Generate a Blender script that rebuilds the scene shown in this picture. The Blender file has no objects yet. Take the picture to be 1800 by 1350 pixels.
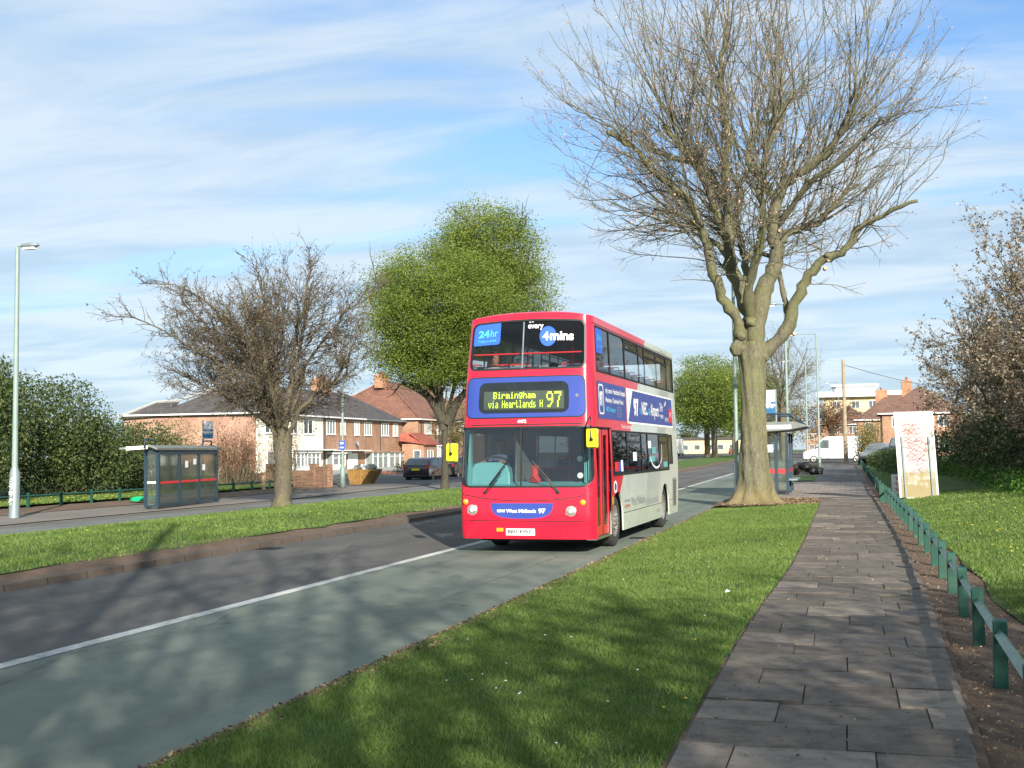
import bpy, bmesh, math, random
import numpy as np
from mathutils import Vector, Matrix, Euler, noise

R = math.radians
scene = bpy.context.scene
COL = scene.collection

# ---------------------------------------------------------------- camera
HEAD, PITCH, ROLL, EYE = 0.27113573, 0.05673738, -0.01152323, 1.8165
fw = Vector((-math.sin(HEAD) * math.cos(PITCH), math.cos(HEAD) * math.cos(PITCH), math.sin(PITCH)))
rt = Vector((math.cos(HEAD), math.sin(HEAD), 0)); up = rt.cross(fw)
c_, s_ = math.cos(ROLL), math.sin(ROLL)
r2 = c_ * rt + s_ * up; u2 = -s_ * rt + c_ * up
cd = bpy.data.cameras.new("camera"); cam = bpy.data.objects.new("camera", cd); COL.objects.link(cam)
cam.matrix_world = Matrix(((r2.x, u2.x, -fw.x, 0), (r2.y, u2.y, -fw.y, 0), (r2.z, u2.z, -fw.z, EYE), (0, 0, 0, 1)))
cd.sensor_width = 36; cd.lens = 41.89; cd.clip_end = 5000; cd.clip_start = 0.05
scene.camera = cam

# ---------------------------------------------------------------- light
SUN_AZ, SUN_EL = 27.5, 21.5       # light travels towards azimuth 27.5 degrees left of +Y
sd = Vector((-math.sin(R(SUN_AZ)) * math.cos(R(SUN_EL)), math.cos(R(SUN_AZ)) * math.cos(R(SUN_EL)), -math.sin(R(SUN_EL))))
sl = bpy.data.lights.new("sun", 'SUN'); sl.energy = 4.6; sl.angle = R(0.53); sl.color = (1.0, 0.93, 0.82)
so = bpy.data.objects.new("sun", sl); COL.objects.link(so)
so.rotation_euler = sd.to_track_quat('-Z', 'Y').to_euler(); so.location = (8, -12, 30)
scene.view_settings.view_transform = 'Standard'; scene.view_settings.look = 'None'
scene.view_settings.exposure = 1.02; scene.view_settings.gamma = 1

# ---------------------------------------------------------------- sky
w = bpy.data.worlds.new("World"); scene.world = w; w.use_nodes = True
nt = w.node_tree; N = nt.nodes; Lk = nt.links; N.clear()
def wn(t, **k):
    n = N.new(t)
    for a, b in k.items(): setattr(n, a, b)
    return n
out = wn('ShaderNodeOutputWorld'); bg = wn('ShaderNodeBackground'); bg.inputs[1].default_value = 0.09
sky = wn('ShaderNodeTexSky', sky_type='NISHITA', sun_disc=False)
sky.sun_elevation = R(SUN_EL); sky.sun_rotation = R(180 - SUN_AZ) ; sky.altitude = 100
sky.air_density = 1.0; sky.dust_density = 0.6; sky.ozone_density = 2.2
tc = wn('ShaderNodeTexCoord'); sep = wn('ShaderNodeSeparateXYZ'); Lk.new(tc.outputs['Generated'], sep.inputs[0])
def wm(op, a, b=None, clamp=False):
    n = wn('ShaderNodeMath', operation=op, use_clamp=clamp)
    for i, v in enumerate((a, b)):
        if v is None: continue
        if isinstance(v, (int, float)): n.inputs[i].default_value = v
        else: Lk.new(v, n.inputs[i])
    return n.outputs[0]
zz = wm('MAXIMUM', wm('ADD', sep.outputs[2], 0.10), 0.03)
px = wm('DIVIDE', sep.outputs[0], zz); py = wm('DIVIDE', sep.outputs[1], zz)
cmb = wn('ShaderNodeCombineXYZ'); Lk.new(px, cmb.inputs[0]); Lk.new(py, cmb.inputs[1])
mp = wn('ShaderNodeMapping'); mp.inputs['Rotation'].default_value = (0, 0, R(18)); mp.inputs['Scale'].default_value = (0.42, 1.0, 1)
mp.inputs['Location'].default_value = (1.7, 0.35, 0.0)
Lk.new(cmb.outputs[0], mp.inputs[0])
def wnoise(vec, sc, det, ro, dist=0.0):
    n = wn('ShaderNodeTexNoise'); n.inputs['Scale'].default_value = sc; n.inputs['Detail'].default_value = det
    n.inputs['Roughness'].default_value = ro; n.inputs['Distortion'].default_value = dist; Lk.new(vec, n.inputs['Vector']); return n.outputs['Fac']
n1 = wnoise(mp.outputs[0], 0.70, 6, 0.50, 0.35)
n2 = wnoise(mp.outputs[0], 2.6, 5, 0.58, 0.5)
n3 = wnoise(mp.outputs[0], 14.0, 3, 0.6, 0.3)
dens = wm('ADD', wm('MULTIPLY', n1, 0.82), wm('ADD', wm('MULTIPLY', n2, 0.14), wm('MULTIPLY', n3, 0.035)))
cr = wn('ShaderNodeMapRange'); cr.interpolation_type = 'SMOOTHERSTEP'
cr.inputs['From Min'].default_value = 0.35; cr.inputs['From Max'].default_value = 0.51
cr.inputs['To Min'].default_value = 0.0; cr.inputs['To Max'].default_value = 0.88
Lk.new(dens, cr.inputs['Value'])
hz = wn('ShaderNodeMapRange'); hz.interpolation_type = 'SMOOTHSTEP'
hz.inputs['From Min'].default_value = 0.0; hz.inputs['From Max'].default_value = 0.34; hz.inputs['To Min'].default_value = 0.93; hz.inputs['To Max'].default_value = 0.0
Lk.new(sep.outputs[2], hz.inputs['Value'])
cfac = wm('MAXIMUM', cr.outputs[0], hz.outputs[0])
ccol = wn('ShaderNodeMapRange', data_type='FLOAT_VECTOR')
ccol.inputs[7].default_value = (0.38, 0.38, 0.38); ccol.inputs[8].default_value = (0.60, 0.60, 0.60)
ccol.inputs[9].default_value = (3.0, 3.85, 4.7); ccol.inputs[10].default_value = (4.2, 4.8, 5.3)
Lk.new(n2, ccol.inputs[6])
mixc = wn('ShaderNodeMix', data_type='RGBA')
Lk.new(cfac, mixc.inputs[0]); gain = wn('ShaderNodeMix', data_type='RGBA', blend_type='MULTIPLY'); gain.inputs[0].default_value = 1
gain.inputs[7].default_value = (0.76, 0.95, 1.12, 1); Lk.new(sky.outputs[0], gain.inputs[6]); Lk.new(gain.outputs[2], mixc.inputs[6]); Lk.new(ccol.outputs[1], mixc.inputs[7])
Lk.new(mixc.outputs[2], bg.inputs[0]); Lk.new(bg.outputs[0], out.inputs[0])

# ---------------------------------------------------------------- helpers
def tag(o, label=None, cat=None, group=None, kind=None):
    if label: o['label'] = label
    if cat: o['category'] = cat
    if group: o['group'] = group
    if kind: o['kind'] = kind
    return o
def empty(name, loc, rz=0, label=None, cat=None, group=None):
    o = bpy.data.objects.new(name, None); COL.objects.link(o); o.location = loc; o.rotation_euler = (0, 0, rz)
    return tag(o, label, cat, group)
def kids(o): return [c for c in bpy.data.objects if c.parent == o]
def copy_tree(o, loc=None, rz=None, parent=None, cmap=None):
    if cmap is None:
        cmap = {}
        for x in bpy.data.objects:
            if x.parent: cmap.setdefault(x.parent.name, []).append(x)
    c = o.copy(); COL.objects.link(c); c.parent = parent
    for ch in cmap.get(o.name, []): copy_tree(ch, None, None, c, cmap)
    if loc is not None: c.location = loc
    if rz is not None: c.rotation_euler = (0, 0, rz)
    return c
def G(y): return 0.006 * min(max(0.0, y - 45.0), 115.0)

class MB:
    def __init__(s): s.v = []; s.f = []; s.m = []; s.cur = 0
    def add(s, vs, fs, mi=None):
        o = len(s.v); s.v += [tuple(p) for p in vs]
        s.f += [tuple(i + o for i in f) for f in fs]; s.m += [s.cur if mi is None else mi] * len(fs); return s
    def box(s, x0, x1, y0, y1, z0, z1, M=None, mi=None):
        vs = [Vector(p) for p in ((x0,y0,z0),(x1,y0,z0),(x1,y1,z0),(x0,y1,z0),(x0,y0,z1),(x1,y0,z1),(x1,y1,z1),(x0,y1,z1))]
        if M is not None: vs = [M @ p for p in vs]
        return s.add(vs, [(0,3,2,1),(4,5,6,7),(0,1,5,4),(1,2,6,5),(2,3,7,6),(3,0,4,7)], mi)
    def quad(s, a, b, c, d, mi=None): return s.add([a, b, c, d], [(0,1,2,3)], mi)
    def poly(s, pts, mi=None): return s.add(pts, [tuple(range(len(pts)))], mi)
    def prism(s, pts, d, M=None, mi=None):       # polygon extruded by vector d
        n = len(pts); d = Vector(d); a = [Vector(p) for p in pts]; b = [p + d for p in a]
        vs = a + b
        if M is not None: vs = [M @ p for p in vs]
        return s.add(vs, [tuple(range(n - 1, -1, -1)), tuple(range(n, 2 * n))] + [(i, (i + 1) % n, n + (i + 1) % n, n + i) for i in range(n)], mi)
    def tube(s, pts, rad, n=8, caps=True, mi=None):
        pts = [Vector(p) for p in pts]; k = len(pts)
        if not hasattr(rad, '__len__'): rad = [rad] * k
        vs = []; ref = None
        for i, p in enumerate(pts):
            t = (pts[min(i + 1, k - 1)] - pts[max(i - 1, 0)]).normalized()
            if ref is None: ref = Vector((0, 0, 1)) if abs(t.z) < .9 else Vector((1, 0, 0))
            a = t.cross(ref).normalized(); b = t.cross(a); ref = b.cross(t) if False else ref
            for j in range(n):
                an = 2 * math.pi * j / n; vs.append(p + (a * math.cos(an) + b * math.sin(an)) * rad[i])
        fs = [(i * n + j, i * n + (j + 1) % n, (i + 1) * n + (j + 1) % n, (i + 1) * n + j) for i in range(k - 1) for j in range(n)]
        if caps: fs += [tuple(range(n - 1, -1, -1)), tuple(range((k - 1) * n, k * n))]
        return s.add(vs, fs, mi)
    def lathe(s, prof, M=None, n=24, mi=None):   # prof (r, h) about local z
        vs = []; k = len(prof)
        for r, h in prof:
            for j in range(n):
                a = 2 * math.pi * j / n; vs.append(Vector((r * math.cos(a), r * math.sin(a), h)))
        if M is not None: vs = [M @ p for p in vs]
        return s.add(vs, [(i * n + j, i * n + (j + 1) % n, (i + 1) * n + (j + 1) % n, (i + 1) * n + j) for i in range(k - 1) for j in range(n)], mi)
    def build(s, name, mats, parent=None, smooth=False, bevel=0, tags=None):
        me = bpy.data.meshes.new(name); me.from_pydata(s.v, [], s.f)
        if not isinstance(mats, (list, tuple)): mats = [mats]
        for m in mats: me.materials.append(m)
        if len(mats) > 1: me.polygons.foreach_set('material_index', s.m)
        if smooth: me.polygons.foreach_set('use_smooth', [True] * len(me.polygons))
        me.update(); me.validate()
        o = bpy.data.objects.new(name, me); COL.objects.link(o); o.parent = parent
        if bevel:
            b = o.modifiers.new('bevel', 'BEVEL'); b.width = bevel; b.segments = 2; b.limit_method = 'ANGLE'
        if smooth and smooth != 'all':
            try: me.set_sharp_from_angle(angle=R(38))
            except Exception: pass
        return o

def np_mesh(name, verts, faces, mat, parent=None, smooth=False):   # faces: (n,k) int array
    me = bpy.data.meshes.new(name); verts = np.asarray(verts, np.float32); faces = np.asarray(faces, np.int32)
    n, k = faces.shape
    me.vertices.add(len(verts)); me.vertices.foreach_set('co', verts.ravel())
    me.loops.add(n * k); me.loops.foreach_set('vertex_index', faces.ravel())
    me.polygons.add(n); me.polygons.foreach_set('loop_start', np.arange(0, n * k, k, dtype=np.int32))
    try: me.polygons.foreach_set('loop_total', np.full(n, k, np.int32))
    except Exception: pass
    if smooth: me.polygons.foreach_set('use_smooth', np.ones(n, bool))
    me.materials.append(mat); me.update(calc_edges=True)
    o = bpy.data.objects.new(name, me); COL.objects.link(o); o.parent = parent
    return o

# ---------------------------------------------------------------- materials
def newmat(name):
    m = bpy.data.materials.new(name); m.use_nodes = True
    t = m.node_tree; b = t.nodes['Principled BSDF']; return m, t, b
def nd(t, typ, ins=None, **k):
    n = t.nodes.new(typ)
    for a, v in k.items(): setattr(n, a, v)
    for a, v in (ins or {}).items():
        if isinstance(v, bpy.types.NodeSocket): t.links.new(v, n.inputs[a])
        else: n.inputs[a].default_value = v
    return n
def rgba(c): return (c[0], c[1], c[2], 1)
def ramp(t, fac, stops):
    n = t.nodes.new('ShaderNodeValToRGB'); t.links.new(fac, n.inputs[0]); e = n.color_ramp.elements
    while len(e) < len(stops): e.new(0.5)
    for i, (p, c) in enumerate(stops): e[i].position = p; e[i].color = rgba(c)
    return n.outputs[0]
def mathn(t, op, a, b=None, c=None):
    n = t.nodes.new('ShaderNodeMath'); n.operation = op
    for i, v in enumerate((a, b, c)):
        if v is None: continue
        if isinstance(v, (int, float)): n.inputs[i].default_value = v
        else: t.links.new(v, n.inputs[i])
    return n.outputs[0]
def mixc_(t, fac, a, b, mode='MIX'):
    n = t.nodes.new('ShaderNodeMix'); n.data_type = 'RGBA'; n.blend_type = mode
    for i, v in ((0, fac), (6, a), (7, b)):
        if isinstance(v, (int, float)): n.inputs[i].default_value = v
        elif isinstance(v, (tuple, list)): n.inputs[i].default_value = rgba(v)
        else: t.links.new(v, n.inputs[i])
    return n.outputs[2]
def coords(t, kind='Object', scale=None):
    n = t.nodes.new('ShaderNodeTexCoord')
    if scale is None: return n.outputs[kind]
    m = t.nodes.new('ShaderNodeMapping'); m.inputs['Scale'].default_value = scale; t.links.new(n.outputs[kind], m.inputs[0]); return m.outputs[0]
def noise_(t, sc, det=4, ro=.55, vec=None, dist=0):
    n = nd(t, 'ShaderNodeTexNoise', {'Scale': sc, 'Detail': det, 'Roughness': ro, 'Distortion': dist})
    t.links.new(vec if vec is not None else coords(t), n.inputs['Vector']); return n.outputs['Fac']
def bump(t, b, h, strength=.3, dist=.02):
    n = nd(t, 'ShaderNodeBump', {'Strength': strength, 'Distance': dist, 'Height': h}); t.links.new(n.outputs[0], b.inputs['Normal'])
def plain(name, c, rough=.6, var=.12, sc=3, metal=0, spec=.5, bmp=0, coat=0):
    m, t, b = newmat(name)
    f = noise_(t, sc, 5, .6)
    lo = tuple(x * (1 - var) for x in c); hi = tuple(min(1, x * (1 + var)) for x in c)
    t.links.new(ramp(t, f, [(.3, lo), (.7, hi)]), b.inputs['Base Color'])
    b.inputs['Roughness'].default_value = rough; b.inputs['Metallic'].default_value = metal
    b.inputs['Specular IOR Level'].default_value = spec
    if coat: b.inputs['Coat Weight'].default_value = coat; b.inputs['Coat Roughness'].default_value = .08
    if bmp: bump(t, b, noise_(t, sc * 8, 4), bmp, .01)
    return m
def glassmat(name, tint=(.55, .6, .6), refl=1.0, rough=.02, dirt=0.0):
    m, t, b = newmat(name); t.nodes.remove(b); o = t.nodes['Material Output']
    tr = nd(t, 'ShaderNodeBsdfTransparent', {'Color': rgba(tint)}); gl = nd(t, 'ShaderNodeBsdfGlossy', {'Color': (1, 1, 1, 1), 'Roughness': rough})
    fr = nd(t, 'ShaderNodeFresnel', {'IOR': 1.52}); f = mathn(t, 'MINIMUM', mathn(t, 'MULTIPLY', fr.outputs[0], 1.9 * refl), 1.0)
    mx = nd(t, 'ShaderNodeMixShader'); t.links.new(f, mx.inputs[0]); t.links.new(tr.outputs[0], mx.inputs[1]); t.links.new(gl.outputs[0], mx.inputs[2])
    res = mx.outputs[0]
    if dirt:
        df = nd(t, 'ShaderNodeBsdfDiffuse', {'Color': (.45, .47, .44, 1)}); m2 = nd(t, 'ShaderNodeMixShader')
        dn = mathn(t, 'MULTIPLY', ramp(t, noise_(t, 2.5, 6, .65), [(.3, (.3,)*3), (.75, (1,)*3)]), dirt)
        t.links.new(dn, m2.inputs[0]); t.links.new(res, m2.inputs[1]); t.links.new(df.outputs[0], m2.inputs[2]); res = m2.outputs[0]
    t.links.new(res, o.inputs['Surface']); return m
def brick(name, c1, c2, mortar, sc=1.0, plane='auto'):
    m, t, b = newmat(name)
    g = t.nodes.new('ShaderNodeTexCoord'); sp = nd(t, 'ShaderNodeSeparateXYZ', {0: g.outputs['Object']})
    u = mathn(t, 'ADD', sp.outputs[0], sp.outputs[1]); cb = nd(t, 'ShaderNodeCombineXYZ', {0: u, 1: sp.outputs[2]})
    br = nd(t, 'ShaderNodeTexBrick', {'Vector': cb.outputs[0], 'Color1': rgba(c1), 'Color2': rgba(c2), 'Mortar': rgba(mortar), 'Scale': 1 / sc,
        'Mortar Size': .012, 'Brick Width': .235, 'Row Height': .078, 'Bias': 0.1})
    n = noise_(t, .7, 5, .6); n2 = noise_(t, 9, 3, .6)
    cc = mixc_(t, 1.0, br.outputs['Color'], ramp(t, n, [(.25, (.62, .58, .55)), (.75, (1.1, 1.12, 1.1))]), 'MULTIPLY')
    cc = mixc_(t, 1.0, cc, ramp(t, n2, [(.3, (.72,)*3), (.7, (1.15,)*3)]), 'MULTIPLY')
    t.links.new(cc, b.inputs['Base Color']); b.inputs['Roughness'].default_value = .9
    bump(t, b, br.outputs['Fac'], -.4, .01); return m
def tiles(name, c1, c2, row=.3):
    m, t, b = newmat(name)
    g = t.nodes.new('ShaderNodeTexCoord'); sp = nd(t, 'ShaderNodeSeparateXYZ', {0: g.outputs['Object']})
    u = mathn(t, 'ADD', sp.outputs[0], sp.outputs[1]); cb = nd(t, 'ShaderNodeCombineXYZ', {0: u, 1: mathn(t, 'MULTIPLY', sp.outputs[2], 1.6)})
    br = nd(t, 'ShaderNodeTexBrick', {'Vector': cb.outputs[0], 'Color1': rgba(c1), 'Color2': rgba(c2), 'Mortar': rgba(tuple(x * .45 for x in c1)), 'Scale': 1,
        'Mortar Size': .02, 'Brick Width': .3, 'Row Height': row})
    n = noise_(t, 1.1, 6, .65)
    cc = mixc_(t, 1.0, br.outputs['Color'], ramp(t, n, [(.25, (.6,)*3), (.75, (1.25,)*3)]), 'MULTIPLY')
    t.links.new(cc, b.inputs['Base Color']); b.inputs['Roughness'].default_value = .85
    bump(t, b, br.outputs['Fac'], -.6, .03); return m
def leafmat(name, c1, c2, c3, sub=.35, rough=.55):
    m, t, b = newmat(name); o = t.nodes['Material Output']
    g = t.nodes.new('ShaderNodeNewGeometry')
    cc = ramp(t, g.outputs['Random Per Island'], [(0.1, c1), (.5, c2), (.95, c3)])
    n = noise_(t, .35, 3, .5); cc = mixc_(t, 1.0, cc, ramp(t, n, [(.3, (.78, .8, .72)), (.7, (1.15, 1.12, 1.1))]), 'MULTIPLY')
    t.links.new(cc, b.inputs['Base Color']); b.inputs['Roughness'].default_value = rough; b.inputs['Specular IOR Level'].default_value = .3
    tl = nd(t, 'ShaderNodeBsdfTranslucent'); t.links.new(cc, tl.inputs[0]); mx = nd(t, 'ShaderNodeMixShader', {0: sub})
    t.links.new(b.outputs[0], mx.inputs[1]); t.links.new(tl.outputs[0], mx.inputs[2]); t.links.new(mx.outputs[0], o.inputs[0]); return m
def barkmat(name, c1, c2, lichen, amt=.5, sc=1.0, moss=None):
    m, t, b = newmat(name)
    v = coords(t, 'Object', (6 * sc, 6 * sc, 1.3 * sc)); n = noise_(t, 3.2, 8, .75, v, .8); n2 = noise_(t, .9, 4, .6)
    vo = nd(t, 'ShaderNodeTexVoronoi', {'Vector': coords(t, 'Object', (9 * sc, 9 * sc, 2.2 * sc)), 'Scale': 2.2}, feature='DISTANCE_TO_EDGE')
    fis = ramp(t, mathn(t, 'ADD', vo.outputs['Distance'], mathn(t, 'MULTIPLY', n, .12)), [(.06, (.68,)*3), (.2, (1,)*3)])
    cc = mixc_(t, 1.0, ramp(t, n, [(.3, c1), (.68, c2)]), fis, 'MULTIPLY')
    n3 = noise_(t, 7, 5, .7); lf = mathn(t, 'MULTIPLY', ramp(t, mathn(t, 'ADD', mathn(t, 'MULTIPLY', n2, .6), mathn(t, 'MULTIPLY', n3, .4)), [(.42, (0,)*3), (.6, (1,)*3)]), amt)
    cc = mixc_(t, lf, cc, lichen)
    n5 = noise_(t, 26, 3, .7); cc = mixc_(t, mathn(t, 'MULTIPLY', ramp(t, n5, [(.60, (0,)*3), (.68, (1,)*3)]), .45), cc, (.30, .31, .24))
    if moss:
        g = t.nodes.new('ShaderNodeTexCoord'); sp = nd(t, 'ShaderNodeSeparateXYZ', {0: g.outputs['Object']})
        mf = ramp(t, mathn(t, 'ADD', mathn(t, 'MULTIPLY', sp.outputs[2], -.55), mathn(t, 'ADD', n3, n2)), [(.62, (0,)*3), (.95, (1,)*3)]); cc = mixc_(t, mathn(t, 'MULTIPLY', mf, .6), cc, moss)
    t.links.new(cc, b.inputs['Base Color']); b.inputs['Roughness'].default_value = .92
    bump(t, b, mathn(t, 'ADD', mathn(t, 'MULTIPLY', fis, .35), n), .8, .04); return m

def ground_mat(name, stops, scs=(.5, 6, 60), rough=.95, bmp=.4, bd=.02, stretch=None):
    m, t, b = newmat(name)
    v = coords(t, 'Object', stretch) if stretch else coords(t)
    a = noise_(t, scs[0], 4, .6, v); c = noise_(t, scs[1], 5, .65, v); d = noise_(t, scs[2], 4, .75, v)
    f = mathn(t, 'ADD', mathn(t, 'MULTIPLY', a, .4), mathn(t, 'ADD', mathn(t, 'MULTIPLY', c, .3), mathn(t, 'MULTIPLY', d, .3)))
    t.links.new(ramp(t, f, stops), b.inputs['Base Color']); b.inputs['Roughness'].default_value = rough
    b.inputs['Specular IOR Level'].default_value = .25
    bump(t, b, d, bmp, bd); return m

def road_wear(m):
    t = m.node_tree; b = t.nodes['Principled BSDF']; lk = b.inputs['Base Color'].links[0]; src = lk.from_socket
    tracks = noise_(t, 1.5, 3, .5, coords(t, 'Object', (1.0, .035, 1))); pat = noise_(t, .22, 3, .5, coords(t, 'Object', (1.6, .7, 1)))
    c = mixc_(t, 1.0, src, ramp(t, tracks, [(.35, (.84, .84, .85)), (.65, (1.12, 1.11, 1.10))]), 'MULTIPLY')
    c = mixc_(t, 1.0, c, ramp(t, pat, [(.40, (.90,)*3), (.5, (1.0,)*3), (.62, (1.07,)*3)]), 'MULTIPLY')
    vo = nd(t, 'ShaderNodeTexVoronoi', {'Vector': coords(t, 'Object', (.30, .13, 1)), 'Scale': 1.0}, feature='DISTANCE_TO_EDGE')
    jit = noise_(t, 3, 5, .7); cr_ = ramp(t, mathn(t, 'ADD', vo.outputs['Distance'], mathn(t, 'MULTIPLY', mathn(t, 'SUBTRACT', jit, .5), .05)), [(.0, (.55,)*3), (.006, (1,)*3)])
    c = mixc_(t, .6, c, mixc_(t, 1.0, c, cr_, 'MULTIPLY'))
    ag = noise_(t, 260, 2, .9); c = mixc_(t, 1.0, c, ramp(t, ag, [(.35, (.72,)*3), (.5, (1.0,)*3), (.66, (1.45,)*3)]), 'MULTIPLY')
    t.links.new(c, b.inputs['Base Color'])
M = {}
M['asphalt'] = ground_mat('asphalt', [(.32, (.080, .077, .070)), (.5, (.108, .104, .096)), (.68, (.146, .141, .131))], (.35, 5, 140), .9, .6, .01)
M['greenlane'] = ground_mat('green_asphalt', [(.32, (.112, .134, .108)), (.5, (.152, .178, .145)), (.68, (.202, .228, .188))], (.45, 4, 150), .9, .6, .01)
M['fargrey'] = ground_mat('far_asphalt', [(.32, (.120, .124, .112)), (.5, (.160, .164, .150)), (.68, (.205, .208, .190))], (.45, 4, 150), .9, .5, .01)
for k_ in ('asphalt', 'greenlane', 'fargrey'): road_wear(M[k_])
M['paint'] = ground_mat('road_paint', [(.36, (.15, .16, .14)), (.46, (.38, .39, .36)), (.58, (.58, .58, .54))], (.6, 9, 70), .8, .3, .005)
M['kerb'] = ground_mat('kerb_stone', [(.3, (.075, .058, .045)), (.6, (.135, .108, .086)), (.8, (.19, .16, .13))], (.6, 4, 60), .95, .4, .01)
_t = M['kerb'].node_tree; _b = _t.nodes['Principled BSDF']; _src = _b.inputs['Base Color'].links[0].from_socket
_g = _t.nodes.new('ShaderNodeTexCoord'); _sp = nd(_t, 'ShaderNodeSeparateXYZ', {0: _g.outputs['Object']}); _w = mathn(_t, 'FRACT', mathn(_t, 'DIVIDE', _sp.outputs[1], .92))
_t.links.new(mixc_(_t, 1.0, _src, ramp(_t, _w, [(.0, (.3,)*3), (.018, (.3,)*3), (.03, (1,)*3)]), 'MULTIPLY'), _b.inputs['Base Color'])
M['soil'] = ground_mat('soil', [(.30, (.085, .056, .038)), (.5, (.165, .115, .080)), (.7, (.27, .20, .15))], (.5, 7, 90), .98, .9, .03)
M['pavement'] = ground_mat('pavement', [(.3, (.12, .105, .09)), (.5, (.19, .17, .15)), (.7, (.25, .225, .20))], (.4, 5, 90), .95, .4, .01)
M['grassbase'] = ground_mat('turf', [(.32, (.042, .080, .016)), (.48, (.078, .138, .028)), (.6, (.115, .178, .042)), (.74, (.19, .21, .08))], (.35, 4, 45), .95, 1.0, .05)
M['farland'] = ground_mat('farland', [(.3, (.05, .075, .02)), (.7, (.12, .14, .06))], (.02, .2, 3), .95, .3, .02)
M['concrete'] = ground_mat('concrete', [(.3, (.26, .25, .22)), (.7, (.42, .40, .36))], (.4, 5, 60), .95, .3, .01)
M['galv'] = plain('galvanised_steel', (.23, .30, .27), .6, .12, 2.5, .15)
M['galvd'] = plain('grey_steel', (.22, .27, .28), .5, .15, 2.5, .3)
M['navy'] = plain('navy_metal', (.020, .042, .062), .4, .2, 3)
M['greenpaint'] = plain('green_fence_paint', (.005, .062, .040), .5, .25, 5)
M['railpaint'] = plain('rail_paint', (.07, .17, .13), .35, .3, 8, .3)
M['white'] = plain('white_paint', (.78, .79, .77), .45, .05, 2)
M['upvc'] = plain('white_frame', (.80, .81, .79), .4, .04, 2)
M['black'] = plain('black_rubber', (.012, .012, .013), .5, .2, 8)
M['dark'] = plain('dark_void', (.02, .02, .022), .7, .2, 8)
M['red'] = plain('red_plastic', (.60, .025, .03), .45, .1, 3)
M['yellow'] = plain('yellow_plastic', (.78, .74, .02), .35, .05, 3)
M['winglass'] = plain('window_glass', (.10, .12, .125), .06, .5, .9, 0, .9)
M['curtain'] = plain('net_curtain', (.20, .23, .22), .35, .25, 1.2, 0, .8)
M['wood'] = plain('weathered_timber', (.30, .24, .17), .9, .25, 3, 0, .3, .4)
M['palewood'] = plain('pale_timber', (.50, .36, .22), .85, .2, 4, 0, .3, .3)
M['bark'] = barkmat('maple_bark', (.070, .064, .040), (.200, .182, .120), (.16, .165, .055), .55, .8, (.21, .155, .065))
M['barkbase'] = barkmat('root_bark', (.15, .10, .05), (.36, .27, .13), (.46, .33, .06), .8, 1.4)
M['twigdark'] = plain('dark_twig', (.095, .078, .056), .85, .25, 2)
M['twig'] = plain('twig_bark', (.128, .116, .074), .85, .25, 2)
M['barkdeep'] = barkmat('deep_bark', (.030, .025, .019), (.085, .070, .052), (.09, .09, .04), .3)
M['barkdark'] = barkmat('dark_bark', (.055, .045, .032), (.17, .14, .10), (.16, .15, .06), .4)
M['bud'] = leafmat('buds', (.30, .15, .11), (.48, .28, .20), (.60, .46, .34), .2)
M['budbrown'] = leafmat('brown_leaves', (.075, .052, .030), (.14, .105, .062), (.23, .185, .115), .2)
M['spring'] = leafmat('spring_leaves', (.10, .150, .024), (.19, .25, .042), (.30, .36, .085), .42)
M['spring2'] = leafmat('deeper_leaves', (.090, .145, .020), (.170, .235, .038), (.27, .33, .075), .45)
M['evergreen'] = leafmat('evergreen_leaves', (.028, .050, .014), (.060, .092, .026), (.12, .15, .05), .2, .6)
M['blossom'] = leafmat('blossom', (.09, .07, .035), (.22, .16, .10), (.52, .42, .35), .3)
M['redleaf'] = leafmat('reddish_twigs', (.10, .035, .022), (.20, .085, .045), (.30, .16, .08), .2)
M['olive'] = leafmat('olive_leaves', (.10, .09, .02), (.20, .16, .045), (.30, .25, .08), .3)
M['blade'] = leafmat('grass_blades', (.088, .160, .032), (.155, .250, .050), (.25, .32, .105), .4, .75)
M['nettle'] = leafmat('undergrowth', (.03, .09, .01), (.07, .17, .02), (.13, .25, .04), .3)
M['rub'] = plain('rubble', (.42, .16, .10), .9, .4, 8)

# ---------------------------------------------------------------- ground strips
def strip(name, fl, fr, ys, fz, mat, nx=1, kind='structure'):
    vs, fs = [], []
    for y in ys:
        a, b = fl(y), fr(y)
        for i in range(nx + 1):
            x = a + (b - a) * i / nx; vs.append((x, y, fz(x, y) + G(y)))
    k = nx + 1
    for j in range(len(ys) - 1):
        for i in range(nx): fs.append((j * k + i, j * k + i + 1, (j + 1) * k + i + 1, (j + 1) * k + i))
    o = MB().add(vs, fs).build(name, mat, smooth='all'); o['kind'] = kind; return o
def rng_(a, b, st):
    n = max(1, int(round((b - a) / st))); return [a + (b - a) * i / n for i in range(n + 1)]
def K(v): return lambda y: v
def wob(x, a, s=1.0, seed=0): return a * (noise.noise(Vector((x * s, seed, 0.3))))
YS = rng_(-60, 60, 2) + rng_(64, 400, 8)[0:] + [600, 900, 1400]
strip('ground', K(-900), K(900), rng_(-60, 160, 10) + [250, 400, 700, 1200], lambda x, y: -0.06, M['farland'], 6)
strip('road', K(-11.0), K(-3.75), YS, lambda x, y: 0.0, M['asphalt'], 2)
strip('bus_lane', K(-7.12), K(-3.80), [y for y in YS if y < 130], lambda x, y: 0.005, M['greenlane'], 2)
strip('lane_line', lambda y: -7.20, lambda y: -7.02, [y for y in YS if y < 130], lambda x, y: 0.010, M['paint'])
KY = [y for y in YS if y <= 400]
kb = MB()
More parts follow.
